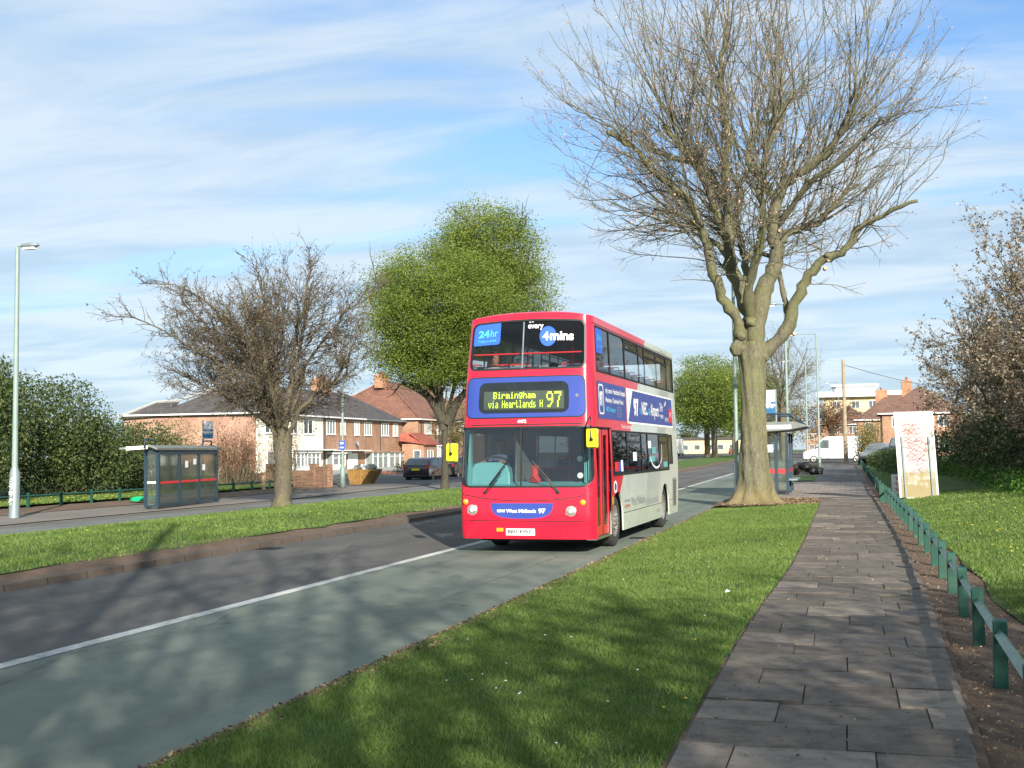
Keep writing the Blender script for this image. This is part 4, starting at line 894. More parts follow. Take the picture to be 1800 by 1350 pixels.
rv = cuts(.27, 4.25, [3.3, 4.0], .4); ru = lin(-1.25, 1.25, 8); ru = cuts(-1.25, 1.25, [-.9, .9], .4); grid(sh, Rr_, ru, rv, [(-.9, .9, 3.3, 4.0)], None, True)
V = [capP(u, 1) for u in ucols]; a_ = [(p[0], Lb, p[2] - .10 * (1 - abs(u / 1.25)) ** .3) for p, u in zip(V, ucols)]; b_ = [(p[0], Lb, 4.25) for p in V]
sh.add(a_ + b_, [(i, i + 1, n_ + i + 1, n_ + i) for i in range(n_ - 1)])
body = sh.build('body', M['bus'], BUS, smooth=True)
# seams and trim on the front
tr = MB()
def seam(m, fn, pts, w_=.006, off=.002, flip=False, mi=None):
    for (a, b) in zip(pts, pts[1:]):
        k = max(1, math.ceil(math.hypot(b[0] - a[0], b[1] - a[1]) / .1)); d = Vector((b[0] - a[0], b[1] - a[1])).normalized() * w_; nx, ny = -d.y, d.x
        for i in range(k):
            p = (a[0] + (b[0] - a[0]) * i / k, a[1] + (b[1] - a[1]) * i / k); q = (a[0] + (b[0] - a[0]) * (i + 1) / k, a[1] + (b[1] - a[1]) * (i + 1) / k)
            m.add([fn(p[0] - nx, p[1] - ny, off), fn(q[0] - nx, q[1] - ny, off), fn(q[0] + nx, q[1] + ny, off), fn(p[0] + nx, p[1] + ny, off)], [(3, 2, 1, 0) if flip else (0, 1, 2, 3)], mi)
cs = [(u, .945 + .125 * (abs(u) / 1.22) ** 2.2) for u in lin(-1.22, 1.22, 24)]
seam(tr, F, cs, .009); seam(tr, F, [(-1.24, .595), (1.24, .582)], .008); seam(tr, F, [(-.79, .60), (-.79, 1.0)], .006); seam(tr, F, [(.68, .59), (.68, .985)], .006)
seam(tr, F, [(-.79, .30), (-.79, .59)], .003); seam(tr, F, [(.68, .29), (.68, .58)], .003); seam(tr, F, [(-1.24, 2.30), (1.24, 2.30)], .012)
seam(tr, Sd, [(2.62, .60), (7.12, .60)], .006); seam(tr, Sd, [(8.25, .62), (9.6, .62)], .005)
for x in (3.15, 4.75, 5.5, 7.0): seam(tr, Sd, [(x, .60), (x, 1.34)], .0025); seam(tr, Sd, [(x, 2.20), (x, 3.25)], .0025)
for x in (1.83, 3.33, 4.89, 5.59, 7.13, 8.59): seam(tr, Sd, [(x, 3.12), (x, 3.26)], .003)
seam(tr, Sd, [(.5, 4.12), (9.7, 4.12)], .008); seam(tr, Sd, [(8.75, .40), (8.75, 1.20)], .004)
tr.build('panel_seams', M['black'], BUS)
def decal(name, fn, polys, mat, parent, off=.004, flip=False):
    m = MB()
    for pts in polys: m.add([fn(u, v, off) for u, v in pts], [tuple(range(len(pts)))[::-1] if flip else tuple(range(len(pts)))])
    return m.build(name, mat, parent)
def patch(name, fn, rect, r, mat, parent, off=.004, flip=False, nu=12):
    m = MB(); pane(m, fn, rect, r, off, nu, 6, None, flip); return m.build(name, mat, parent, smooth='all')
# lettering
def lettering(name, fn, text, rect, mat, parent, off=.008, bold=0.0, flip=False, res=4, shear=0, keep=False, depth=0):
    cu = bpy.data.curves.new('t', 'FONT'); cu.body = text; cu.offset = bold; cu.resolution_u = res; cu.shear = shear; cu.fill_mode = 'BOTH'
    ob = bpy.data.objects.new('t', cu); COL.objects.link(ob); dg = bpy.context.evaluated_depsgraph_get(); dg.update()
    me = bpy.data.meshes.new_from_object(ob.evaluated_get(dg)); bpy.data.objects.remove(ob); bpy.data.curves.remove(cu)
    co = np.empty(len(me.vertices) * 3, np.float32); me.vertices.foreach_get('co', co); co = co.reshape(-1, 3)
    x0, x1, y0_, y1 = co[:, 0].min(), co[:, 0].max(), co[:, 1].min(), co[:, 1].max(); u0, u1, v0, v1 = rect
    sx = (u1 - u0) / (x1 - x0); sy = (v1 - v0) / (y1 - y0_)
    fs = [tuple(p.vertices) for p in me.polygons]; bpy.data.meshes.remove(me)
    m = MB().add([fn(u0 + (p[0] - x0) * sx, v0 + (p[1] - y0_) * sy, off) for p in co], [f[::-1] if flip else f for f in fs])
    return m.build(name, mat, parent)
# blue destination surround, display
gk = MB(); gasket(gk, F, UPF, .13, .03, .008); gasket(gk, F, WSF, [.22, .22, .05, .05], .028, .008)
gk.build('window_rubber', M['black'], BUS, smooth='all')
g2 = MB(); A = rr_pts(*BLF, .13); B = rr_pts(BLF[0] + .022, BLF[1] - .022, BLF[2] + .022, BLF[3] - .022, .108)
g2.add([], []); pane(g2, F, (BLF[0], BLF[1], BLF[2], BLF[3]), .13, .007, 30, 8); dsp = g2.build('destination_display', M['black'], BUS, smooth='all')
patch('blue_surround', F, (BLF[0] + .022, BLF[1] - .022, BLF[2] + .022, BLF[3] - .022), .108, M['busblue'], dsp, .011, nu=30)
M['dispglass'] = plain('display_glass', (.012, .016, .015), .08, .3, 2, 0, .7)
M['dispback'] = plain('display_board', (.045, .062, .045), .35, .25, 3)
patch('display_glass', F, (-.92, .82, 2.505, 3.06), .13, M['dispglass'], dsp, .015, nu=16)
patch('display_board', F, (-.82, .73, 2.57, 2.90), .02, M['dispback'], dsp, .018, nu=16)
GL = {'B': "11110 10001 10001 11110 10001 10001 11110", 'i': "00100 00000 01100 00100 00100 00100 01110", 'r': "00000 00000 10110 11001 10000 10000 10000", 'm': "00000 00000 11010 10101 10101 10101 10101",
 'n': "00000 00000 10110 11001 10001 10001 10001", 'g': "00000 01111 10001 10001 01111 00001 01110", 'h': "10000 10000 10110 11001 10001 10001 10001", 'a': "00000 00000 01110 00001 01111 10001 01111",
 'v': "00000 00000 10001 10001 10001 01010 00100", 'H': "10001 10001 10001 11111 10001 10001 10001", 'e': "00000 00000 01110 10001 11111 10000 01110", 't': "01000 01000 11100 01000 01000 01001 00110",
 'l': "01100 00100 00100 00100 00100 00100 01110", 'd': "00001 00001 01101 10011 10001 10001 01111", 's': "00000 00000 01110 10000 01110 00001 11110", ' ': "00000 00000 00000 00000 00000 00000 00000",
 '9': "01110 10001 10001 01111 00001 00010 01100", '7': "11111 00001 00010 00010 00100 00100 00100"}
def dots(m, text, u0, u1, v0, v1, fill=.80):
    cols = len(text) * 6 - 1; du = (u1 - u0) / cols; dv = (v1 - v0) / 7
    for i, ch in enumerate(text):
        g = GL[ch].split()
        for r_ in range(7):
            for c in range(5):
                if g[r_][c] == '1':
                    u = u0 + (i * 6 + c) * du; v = v1 - (r_ + 1) * dv; a, b = du * fill, dv * fill
                    m.add([F(u, v, .0260), F(u + a, v, .0260), F(u + a, v + b, .0260), F(u, v + b, .0260)], [(0, 1, 2, 3)])
m = MB(); dots(m, 'Birmingham', -.63, .19, 2.765, 2.885, .95); dots(m, 'via Heartlands H', -.72, .33, 2.60, 2.735, .86); dots(m, '97', .40, .68, 2.60, 2.88, .9)
m.build('display_text', M['led'], dsp)
m = MB(); m.lathe([(0, .01), (.028, .008), (.03, 0)], Matrix.Translation(F(.97, 2.80, .011)) @ Matrix.Rotation(R(90), 4, 'X'), 16); m.build('panel_lock', M['grey'], dsp)
lettering('fleet_number', F, '4472', (-.155, .015, 2.325, 2.385), M['txt'], BUS, .005, .03)
# glazing
m = MB(); pane(m, F, UPF, .13, -.006, 24, 8); g = m.build('upper_front_window', M['glass'], BUS, smooth='all')
patch('sticker', F, (-1.11, -.56, 3.74, 4.12), [.03, .06, .01, .1], M['skyblue'], g, .004, nu=8)
lettering('sticker_text', F, '24', (-1.02, -.79, 3.88, 4.01), M['cyan'], g, .008, .03); lettering('sticker_text', F, 'hr', (-.765, -.62, 3.88, 4.01), M['cyan'], g, .008, .0)
lettering('sticker_text', F, '7 days a week', (-1.02, -.64, 3.785, 3.835), M['cyan'], g, .008, .0)
m = MB(); cp = [(.405 + .168 * math.cos(R(a)), 3.85 + .172 * math.sin(R(a))) for a in range(0, 360, 12)]; m.add([F(u, v, .004) for u, v in cp], [tuple(range(30))]); m.build('sticker', M['skyblue'], g)
lettering('sticker_text', F, 'up to', (.02, .11, 4.085, 4.115), M['txt'], g, .008, .01); lettering('sticker_text', F, 'every', (0.0, .31, 3.955, 4.055), M['txt'], g, .008, .02)
lettering('sticker_text', F, '4', (.30, .42, 3.775, 3.925), M['txt'], g, .008, .03); lettering('sticker_text', F, 'mins', (.445, .91, 3.775, 3.93), M['txt'], g, .008, .035)
m = MB(); seam(m, F, [(-.085, 3.31), (-.085, 4.11)], .014, .010); m.build('window_divider', M['chrome'], g)
m = MB(); pane(m, F, WSF, [.22, .22, .05, .05], -.006, 26, 9); ws = m.build('windscreen', M['screen'], BUS, smooth='all')
m = MB(); seam(m, F, [(-.075, 1.20), (-.075, 2.25)], .016, .008); m.build('window_divider', M['black'], ws)
for (a, b, c, d) in ((-.74, 1.10, -.36, 1.56), (.60, 1.10, .13, 1.60)):
    m = MB(); m.tube([F(a, b, .03), F((a + c) / 2, (b + d) / 2, .045), F(c, d, .03)], [.014, .010, .008], 6); m.tube([F(a + .04, b, .03), F((a + c) / 2 + .05, (b + d) / 2 - .02, .04)], .007, 6)
    m.tube([F(a * .97 + .05 * (1 if c > a else -1), b + .12, .02), F(c, d + .05, .016)], .012, 6)
    m.lathe([(0, .05), (.028, .045), (.032, 0)], Matrix.Translation(F(a, b, .0)) @ Matrix.Rotation(R(90), 4, 'X'), 12); m.build('wiper', M['black'], BUS)
def mullions(m, fn, W, z0, z1, flip):
    e0, e1 = W[0][0], W[-1][1]
    A = [(e0 - .03, z0 - .03), (e1 + .03, z0 - .03), (e1 + .03, z1 + .03), (e0 - .03, z1 + .03)]
    def rect(a, b, c, d):
        us = lin(a, b, max(1, int((b - a) / .6))); k = len(us)
        m.add([fn(u, c, .006) for u in us] + [fn(u, d, .006) for u in us], [((i, i + 1, k + i + 1, k + i) if not flip else (i, k + i, k + i + 1, i + 1)) for i in range(k - 1)])
    rect(e0 - .02, e1 + .02, z0 - .025, z0 + .015); rect(e0 - .02, e1 + .02, z1 - .015, z1 + .025)
    rect(e0 - .02, e0 + .03, z0, z1); rect(e1 - .03, e1 + .02, z0, z1)
    for (a, b), (c, d) in zip(W, W[1:]): rect(b - .022, c + .022, z0, z1)
def windows(fn, W, z0, z1, flip, hop, z_name='side_window'):
    for i, (a, b) in enumerate(W):
        m = MB(); vs = lin(z0, z1, 2); grid(m, fn, lin(a - .02, b + .02, 2), vs, (), None, flip, -.004); o = m.build(z_name, M['glass'], BUS)
        if i in hop:
            m = MB(); zt = z0 + (z1 - z0) * .74
            for zz_ in (zt, zt + .03): seam(m, fn, [(a + .02, zz_), (b - .02, zz_)], .010, .007, flip)
            seam(m, fn, [(a + .02, z1 - .05), (b - .02, z1 - .05)], .012, .007, flip); m.build('hopper_frame', M['black'], o)
for fn, flip, near in ((Sd, False, True), (So, True, False)):
    lw = LW if near else [(.40, 1.64)] + LW
    m = MB(); mullions(m, fn, UW, 3.27, 4.07, flip); mullions(m, fn, lw, 1.36, 2.18, flip)
    if near: mullions(m, fn, [(8.42, 8.93)], 1.50, 2.16, flip)
    m.build('window_frames', M['black'], BUS)
    windows(fn, UW, 3.27, 4.07, flip, (2, 4, 5)); windows(fn, lw, 1.36, 2.18, flip, (1, 4) if near else ())
    if near: windows(fn, [(8.42, 8.93)], 1.50, 2.16, flip, ())
# side writing and adverts
ad = patch('advert_panel', Sd, (.62, 3.24, 2.40, 3.08), .04, M['adblue'], BUS, .005, nu=4)
m = MB(); A = rr_pts(.70, 1.12, 2.48, 3.03, .09); B = rr_pts(.74, 1.08, 2.505, 3.005, .065)
if len(A) != len(B): B = [(.91 + (u - .91) * .80, 2.755 + (v - 2.755) * .90) for u, v in A]
ring(m, Sd, A, B, .008, .008); m.build('number_frame', M['txt'], ad)
lettering('advert_text', Sd, '97', (.78, 1.04, 2.62, 2.90), M['txt'], ad, .008, .05)
lettering('advert_text', Sd, 'city centre  Heartlands Hospital', (1.30, 3.18, 2.86, 2.99), M['txt'], ad, .008, .015)
lettering('advert_text', Sd, 'Meadway  Chelmsley Wood', (1.30, 2.95, 2.69, 2.81), M['txt'], ad, .008, .015)
lettering('advert_text', Sd, 'NEC & Airport', (1.30, 2.16, 2.52, 2.63), M['cyan'], ad, .008, .01)
m = MB()
for i in range(5):
    for k in range(2): seam(m, Sd, [(2.3 + k * .26, 2.47 + i * .045), (2.48 + k * .26, 2.47 + i * .045)], .007, .008)
m.build('small_print', M['greytxt'], ad)
m = MB(); pane(m, Sd, (3.32, 9.22, 2.36, 3.08), .03, .005, 6, 3); ad2 = m.build('advert_panel', M['txt'], BUS)
patch('advert_blue', Sd, (3.38, 9.17, 2.40, 3.05), .02, M['adblue'], ad2, .007, nu=6)
decal('white_wedge', Sd, [[(3.38, 2.40), (3.40, 2.40), (4.0, 3.05), (3.38, 3.05)]], M['txt'], ad2, .0085)
m = MB(); seam(m, Sd, [(3.58, 2.70), (3.72, 2.95)], .02, .010); seam(m, Sd, [(3.52, 2.86), (3.66, 2.80)], .014, .010); m.build('wedge_text', M['cyan'], ad2)
lettering('advert_text', Sd, '97', (4.05, 4.62, 2.52, 2.90), M['txt'], ad2, .0095, .05); lettering('advert_text', Sd, 'to', (4.70, 4.92, 2.60, 2.72), M['cyan'], ad2, .0095, .0)
lettering('advert_text', Sd, 'NEC', (5.0, 5.68, 2.58, 2.86), M['txt'], ad2, .0095, .02); lettering('advert_text', Sd, '&', (5.78, 6.0, 2.60, 2.74), M['cyan'], ad2, .0095, .0)
lettering('advert_text', Sd, 'Airport', (6.08, 7.18, 2.50, 2.86), M['txt'], ad2, .0095, .02); lettering('advert_text', Sd, '24hr', (7.32, 7.80, 2.72, 2.92), M['txt'], ad2, .0095, .0)
m = MB()
for k in range(3): seam(m, Sd, [(7.30 + .05 * k, 2.63 - k * .03), (7.8, 2.63 - k * .03)], .006, .0095)
seam(m, Sd, [(8.0, 2.86), (8.25, 2.98)], .02, .0095); seam(m, Sd, [(8.25, 2.98), (8.20, 2.88)], .014, .0095)
for k in range(8): seam(m, Sd, [(8.02 + .07 * k, 2.48 + .02 * (k % 3)), (8.06 + .07 * k, 2.60 - .015 * (k % 2))], .010, .0095)
m.build('small_print', M['txt'], ad2)
decal('red_arrow', Sd, [[(8.62, 2.48), (9.10, 2.48), (9.10, 2.74), (8.86, 2.86), (8.62, 2.78)]], M['red'], ad2, .0095)
m = MB(); seam(m, Sd, [(8.72, 2.60), (8.84, 2.74), (9.0, 2.62)], .014, .0115); m.build('arrow_mark', M['txt'], ad2)
lettering('slogan', Sd, 'Travel in comfort', (2.68, 3.75, 2.25, 2.33), M['txt'], BUS, .005, .0)
for (a, b) in ((6.9, 2.22), (7.35, 3.10)):
    m = MB()
    for k in range(11 if b < 3 else 13): seam(m, Sd, [(a + k * .105, b), (a + .10 + k * .105, b + .125)], .011, .004)
    m.build('diagonal_stripes', M['greytxt'], BUS)
m = MB()
for k in range(13):
    lo = .72 + .0 * k; seam(m, Sd, [(5.12 + k * .132, lo), (5.42 + k * .132, 1.33)], .010, .004)
for k in range(13): seam(m, Sd, [(5.12 + k * .132 - .05, .64), (5.12 + k * .132 + .03, .77)], .022, .0045)
m.build('diagonal_stripes', M['greytxt'], BUS)
m = MB()
for k in range(9): seam(m, Sd, [(7.7 + k * .12, 4.14), (7.76 + k * .12, 4.19)], .010, .004)
m.build('diagonal_stripes', M['greytxt'], BUS)
lettering('operator_name', Sd, 'West Midlands', (3.42, 5.00, .70, .88), M['greytxt'], BUS, .004, .0)
lettering('operator_name', Sd, 'national', (2.74, 3.32, .80, .87), M['greytxt'], BUS, .004, .0); lettering('operator_name', Sd, 'express', (2.74, 3.30, .66, .75), M['red'], BUS, .004, .0)
lettering('small_number', Sd, '4472', (6.45, 6.85, .42, .49), M['greytxt'], BUS, .004, .0)
m = MB(); m.add([Sd(1.86 + .16 * math.cos(R(a)), 1.13 + .12 * math.sin(R(a)), .004) for a in range(0, 360, 24)], [tuple(range(15))]); rb = m.build('round_badge', M['txt'], BUS)
m = MB(); m.add([Sd(1.86 + .10 * math.cos(R(a)), 1.13 + .075 * math.sin(R(a)), .006) for a in range(0, 360, 24)], [tuple(range(15))]); m.build('badge_centre', M['adblue'], rb)
m = MB(); m.add([Sd(1.60 + .10 * math.cos(R(a)), .88 + .09 * math.sin(R(a)), .004) for a in range(0, 360, 24)], [tuple(range(15))]); m.build('side_repeater', M['amber'], BUS)
s24 = patch('sticker', Sd, (.70, 1.24, 3.60, 4.05), .04, M['skyblue'], BUS, .004, nu=2); lettering('sticker_text', Sd, '24hr', (.76, 1.16, 3.82, 3.95), M['cyan'], s24, .008, .0); lettering('sticker_text', Sd, '7 days a week', (.76, 1.18, 3.70, 3.75), M['cyan'], s24, .008, 0)
def sticker(y0_, y1, z0, z1, mat): return patch('sticker', Sd, (y0_, y1, z0, z1), .01, mat, BUS, .003, nu=2)
sticker(1.86, 2.22, 1.42, 1.60, M['red']); sticker(2.26, 2.44, 1.42, 1.60, M['skyblue']); sticker(2.46, 2.66, 1.41, 1.63, M['txt']); sticker(3.75, 4.15, 1.60, 1.78, M['txt'])
c = sticker(5.55, 5.95, 1.86, 2.02, M['txt']); sticker(5.62, 6.4, 1.56, 1.68, M['teal']); sticker(6.0, 6.55, 1.74, 1.88, M['teal']); sticker(7.5, 8.1, 1.42, 1.54, M['teal'])
m = MB(); smile = [(6.55 + .80 * math.sin(R(a)), 1.78 - .36 * math.cos(R(a)) if a < 60 else 1.78 - .36 * math.cos(R(a)) + .1 * ((a - 60) / 40) ** 2) for a in range(-70, 110, 10)]
seam(m, Sd, smile, .022, .004); m.build('smile_decal', M['txt'], BUS)
# rear corner grille, louvres
m = MB(); pane(m, Sd, (8.84, 9.38, .45, 1.13), .01, .006, 2, 2); gr = m.build('engine_grille', M['grey'], BUS)
m = MB(); [seam(m, Sd, [(8.87, .48 + k * .045), (9.35, .48 + k * .045)], .010, .009) for k in range(14)]; m.build('grille_slats', M['dark'], gr)
m = MB(); [seam(m, Sd, [(9.22, 2.30 + k * .05), (9.55, 2.30 + k * .05)], .008, .004) for k in range(9)]; m.build('louvre', M['greytxt'], BUS)
# doors
d0 = MB(); d0.box(1.05, 1.22, .26, 1.56, .24, .29); d0.build('door_step', M['chrome'], BUS)
for k, (a, b) in enumerate(((.31, .90), (.93, 1.50))):
    m = MB(); X = 1.205
    for (p, q_, r_, s_) in ((a, a + .10, .30, 2.22), (b - .10, b, .30, 2.22), (a + .10, b - .10, .30, .47), (a + .10, b - .10, 2.10, 2.22)):
        m.box(X - .03, X, p, q_, r_, s_)
    dl = m.build('door_leaf', M['bus'], BUS, bevel=.006)
    m = MB(); m.box(X - .018, X - .012, a + .10, b - .10, .47, 2.10); m.build('door_glass', M['glass'], dl)
    m = MB(); m.tube([(X - .07, a + .2, .9), (X - .08, a + .22, 1.1), (X - .07, b - .15, 1.35)], .012, 6); m.build('grab_rail', M['yellow'], dl)
    m = MB(); m.box(X - .02, X + .004, a - .012 if k == 0 else a - .02, a + .006, .30, 2.22); m.build('door_rubber', M['black'], dl)
m = MB()
for (p, q_, r_, s_) in ((.22, .31, .27, 2.24), (1.50, 1.72, .27, 2.24)): pass
m.box(.9, 1.245, .20, 1.60, 2.225, 2.245); m.build('door_header', M['black'], BUS)
# front bumper bits, lights
def onF(u, v, off=0): return Matrix.Translation(F(u, v, off)) @ Matrix.Rotation(R(90), 4, 'X')
for (u, v) in ((-.99, .785), (.83, .765)):
    m = MB(); m.lathe([(.115, 0), (.118, .012), (.10, .018), (.095, .006)], onF(u, v, .0), 28); hl = m.build('headlight', M['bus'], BUS, smooth='all')
    m = MB(); m.lathe([(.0, .030), (.05, .026), (.085, .012), (.098, .004)], onF(u, v, .002), 28); m.build('lens', M['lens'], hl, smooth='all')
    m = MB(); m.lathe([(.010, .034), (.030, .033)], onF(u, v, .002), 14); m.build('bulb', M['txt'], hl)
for (u, v) in ((-1.12, .925), (1.04, .915)):
    m = MB(); m.lathe([(0, .03), (.035, .024), (.052, .006), (.056, -.01)], onF(u, v, .0), 20); m.build('indicator', M['amber'], BUS, smooth='all')
bp = [(-.64, .905), (-.63, .80), (-.57, .71), (-.45, .655), (-.25, .632), (-.07, .628), (.12, .632), (.32, .655), (.44, .71), (.50, .80), (.51, .905)]
m = MB(); V = [F(u, v, .004) for u, v in bp]; k = len(bp); T_ = [F(u, .905, .004) for u, v in bp]; m.add(V + T_, [(i, i + 1, k + i + 1, k + i) for i in range(k - 1)]); nb = m.build('name_panel', M['adblue'] if False else M['busblue'], BUS)
lettering('panel_text', F, 'national', (-.52, -.37, .77, .80), M['txt'], nb, .008, .02); lettering('panel_text', F, 'express', (-.52, -.37, .735, .765), M['txt'], nb, .008, .02)
lettering('panel_text', F, 'West Midlands', (-.35, .20, .735, .80), M['txt'], nb, .008, .03); lettering('panel_text', F, '97', (.245, .375, .725, .81), M['txt'], nb, .008, .05)
m = MB(); m.box(-.36, .17, F(0, .40).y - .018, F(0, .40).y + .02, .335, .455); pp = m.build('number_plate', M['plate'], BUS, bevel=.004)
lettering('plate_text', lambda u, v, o: Vector((u, F(0, .40).y - .024, v)), 'BJ03 EWC', (-.325, .135, .355, .437), M['dark'], pp, 0, .03)
m = MB(); m.box(-.535, -.41, F(0, .43).y - .015, F(0, .43).y + .01, .40, .465); m.build('fog_lamp', M['amber'], BUS, bevel=.006)
# mirrors
for (x, z, sx, y) in ((1.275, 2.03, 1, -.20), (-1.345, 1.81, -1, -.05)):
    m = MB(); A = rr_pts(x - .105, x + .105, z - .17, z + .17, .035); V = [(u, y, v) for u, v in A] + [(x + (u - x) * .8, y - .05, z + (v - z) * .86) for u, v in A] + [(x + (u - x) * .95, y + .05, z + (v - z) * .95) for u, v in A]; k = len(A)
    m.add(V, [(i, (i + 1) % k, k + (i + 1) % k, k + i) for i in range(k)] + [(2 * k + i, 2 * k + (i + 1) % k, (i + 1) % k, i) for i in range(k)] + [tuple(range(k, 2 * k))]); mr = m.build('mirror', M['yellow'], BUS, smooth=True)
    m = MB(); m.add([(u, y + .055, v) for u, v in A], [tuple(range(k))]); m.build('mirror_glass', M['chrome'], mr)
    m = MB(); m.tube([(sx * 1.17, .12, 2.42), (x - .0, y - .07, 2.36), (x, y - .085, z + .02), (x, y - .06, z - .03)], [.018, .014, .013, .02], 8); m.lathe([(0, .03), (.03, .028), (.034, 0)], Matrix.Translation((x, y - .05, z - .02)) @ Matrix.Rotation(R(90), 4, 'X'), 12); m.build('mirror_arm', M['black'], mr)
# wheels
def wheel(name, parent, x, y, r_, wd, sx, dual=False):
    T = Matrix.Translation((x, y, r_)) @ Matrix.Rotation(R(90 * sx), 4, 'Y'); t = parent
    m = MB(); m.lathe([(r_ * .60, -wd), (r_ * .9, -wd), (r_ * .985, -wd * .86), (r_, -wd * .6), (r_, -wd * .3), (r_ * .985, -.02), (r_ * .93, .0), (r_ * .68, .004), (r_ * .60, -.03)], T, 40); ty = m.build(name, M['tyre'], t, smooth='all')
    m = MB(); m.lathe([(0, .03 if not dual else -.10), (r_ * .16, .028 if not dual else -.10), (r_ * .20, .0 if not dual else -.11), (r_ * .38, -.03 if not dual else -.14), (r_ * .50, -.05 if not dual else -.09), (r_ * .585, -.004), (r_ * .62, -.004), (r_ * .60, -.06)], T, 32)
    for a in range(10):
        c = Vector((r_ * .29 * math.cos(a * math.pi / 5), r_ * .29 * math.sin(a * math.pi / 5), .0 if not dual else -.11)); m.lathe([(0, .03), (.016, .028), (.018, 0)], T @ Matrix.Translation(c), 6)
    m.build('rim', M['rim'], ty, smooth='all')
for y, dual in ((WF, False), (WR, True)):
    wheel('wheel', BUS, 1.20, y, .475, .27, 1, dual); wheel('wheel', BUS, -1.20, y, .475, .27, -1, dual)
# chassis and interior
m = MB(); m.box(-1.12, 1.05, .5, 9.3, .30, .36); m.box(-.9, .9, .3, 9.2, .22, .30); m.box(-1.18, -.92, 1.45, 2.7, .3, 1.02); m.box(.92, 1.10, 1.56, 2.62, .3, 1.02)
m.box(-1.18, -.92, 7.1, 8.3, .3, 1.02); m.box(.92, 1.12, 7.1, 8.3, .3, 1.02); m.build('chassis', M['dark'], BUS)
m = MB(); m.box(-1.19, 1.19, .42, 9.6, 2.32, 2.40); m.box(-1.16, 1.16, .40, 1.0, 2.24, 2.40); m.build('upper_floor', M['floor'], BUS)
m = MB(); m.box(-1.14, 1.14, .66, 9.6, 4.17, 4.19); m.build('ceiling', M['ceil'], BUS)
m = MB(); m.box(-1.19, 1.19, 9.55, 9.62, .4, 3.25); m.build('rear_bulkhead', M['ceil'], BUS)
m = MB(); m.add([(-1.2, .30, 1.215), (1.17, .30, 1.215), (1.17, .55, 1.27), (-1.2, .62, 1.27), (-1.2, .62, .6), (1.17, .55, .6), (-1.2, .12, 1.19), (1.17, .12, 1.19)], [(0, 1, 2, 3), (3, 2, 5, 4), (6, 7, 1, 0)])
db = m.build('dashboard', M['teal'], BUS)
pts = [(-1.14, 1.20), (-1.14, 1.50), (-1.08, 1.60), (-.98, 1.63), (-.60, 1.63), (-.46, 1.57), (-.40, 1.42), (-.38, 1.20)]
m = MB(); m.prism([(x, .36 + (z - 1.2) * .22, z) for x, z in pts], (0, .32, -.04)); m.build('instrument_binnacle', M['teal'], db, bevel=.02)
m = MB(); m.tube([(-.82 + .27 * math.cos(R(a)), .74 + .20 * math.sin(R(a)), 1.60 + .12 * math.sin(R(a))) for a in range(0, 361, 15)], .016, 8, False); m.build('steering_wheel', M['black'], BUS)
m = MB(); m.box(-.34, -.31, .55, 1.9, .6, 2.2); m.box(-1.2, -.31, 1.9, 1.94, .6, 2.25); m.build('cab_partition', M['ceil'], BUS)
m = MB(); m.lathe([(0, .0), (.10, 0), (.11, .05), (.06, .12), (.07, .30), (0, .31)], Matrix.Translation((.05, .52, 1.26)), 16); m.build('ticket_machine', M['red'], BUS)
m = MB(); m.box(1.0, 1.09, .36, .40, 1.26, 1.75); m.tube([(1.04, .36, 1.24), (1.04, .36, 1.85)], .02, 8); m.build('door_control', M['teal'], BUS)
for z in (1.68, 1.38):
    m = MB(); m.lathe([(0, .012), (.05, .01), (.055, -.01)], Matrix.Translation((.93, .34, z)) @ Matrix.Rotation(R(90), 4, 'X'), 18); m.build('disc_sticker', M['txt'], BUS)
m = MB(); m.box(1.09, 1.16, .28, .36, 1.2, 2.2); m.box(-1.20, -1.10, .30, .40, 1.2, 2.22); m.build('cab_pillar', M['teal'], BUS)
m = MB(); m.tube([(-1.08, .50, 3.60), (1.08, .50, 3.60)], .016, 8); m.build('front_rail', M['red'], BUS)
for x in (-.45, .45):
    for y in (1.9, 3.6, 5.4, 7.0): m = MB(); m.tube([(x, y, 2.4), (x, y, 4.17)], .016, 6); m.build('pole', M['red'], BUS)
for x, y in ((.35, 1.9), (.35, 3.4), (-.35, 5.2), (.35, 6.8)): m = MB(); m.tube([(x, y, .4), (x, y, 2.3)], .016, 6); m.build('pole', M['red'], BUS)
def seat(loc):
    m = MB(); m.box(-.42, .42, 0, .44, .34, .46); m.prism([(-.42, .42, .40), (.42, .42, .40), (.42, .54, 1.0), (.38, .55, 1.04), (-.38, .55, 1.04), (-.42, .54, 1.0)], (0, .07, 0)); m.box(-.05, .05, .1, .4, 0, .34)
    o = m.build('seat', M['seat'], BUS, bevel=.015); o.location = loc
    m = MB(); m.tube([(-.40, .50, .95), (-.36, .55, 1.08), (.36, .55, 1.08), (.40, .50, .95)], .014, 6); h = m.build('grab_handle', M['red'], o); return o
s0 = seat((-.72, .95, 2.40)); hnd = [c for c in s0.children][0]
def seat_at(x, y, z):
    o = s0.copy(); COL.objects.link(o); o.parent = BUS; o.location = (x, y, z); h = hnd.copy(); COL.objects.link(h); h.parent = o
seat_at(.72, .95, 2.40)
for k in range(1, 10):
    for x in (-.72, .72): seat_at(x, .95 + k * .85, 2.40)
for k in range(7):
    for x in (-.72, .72):
        if not (x > 0 and k == 0): seat_at(x, 2.9 + k * .82, .36 if k < 4 else .6)

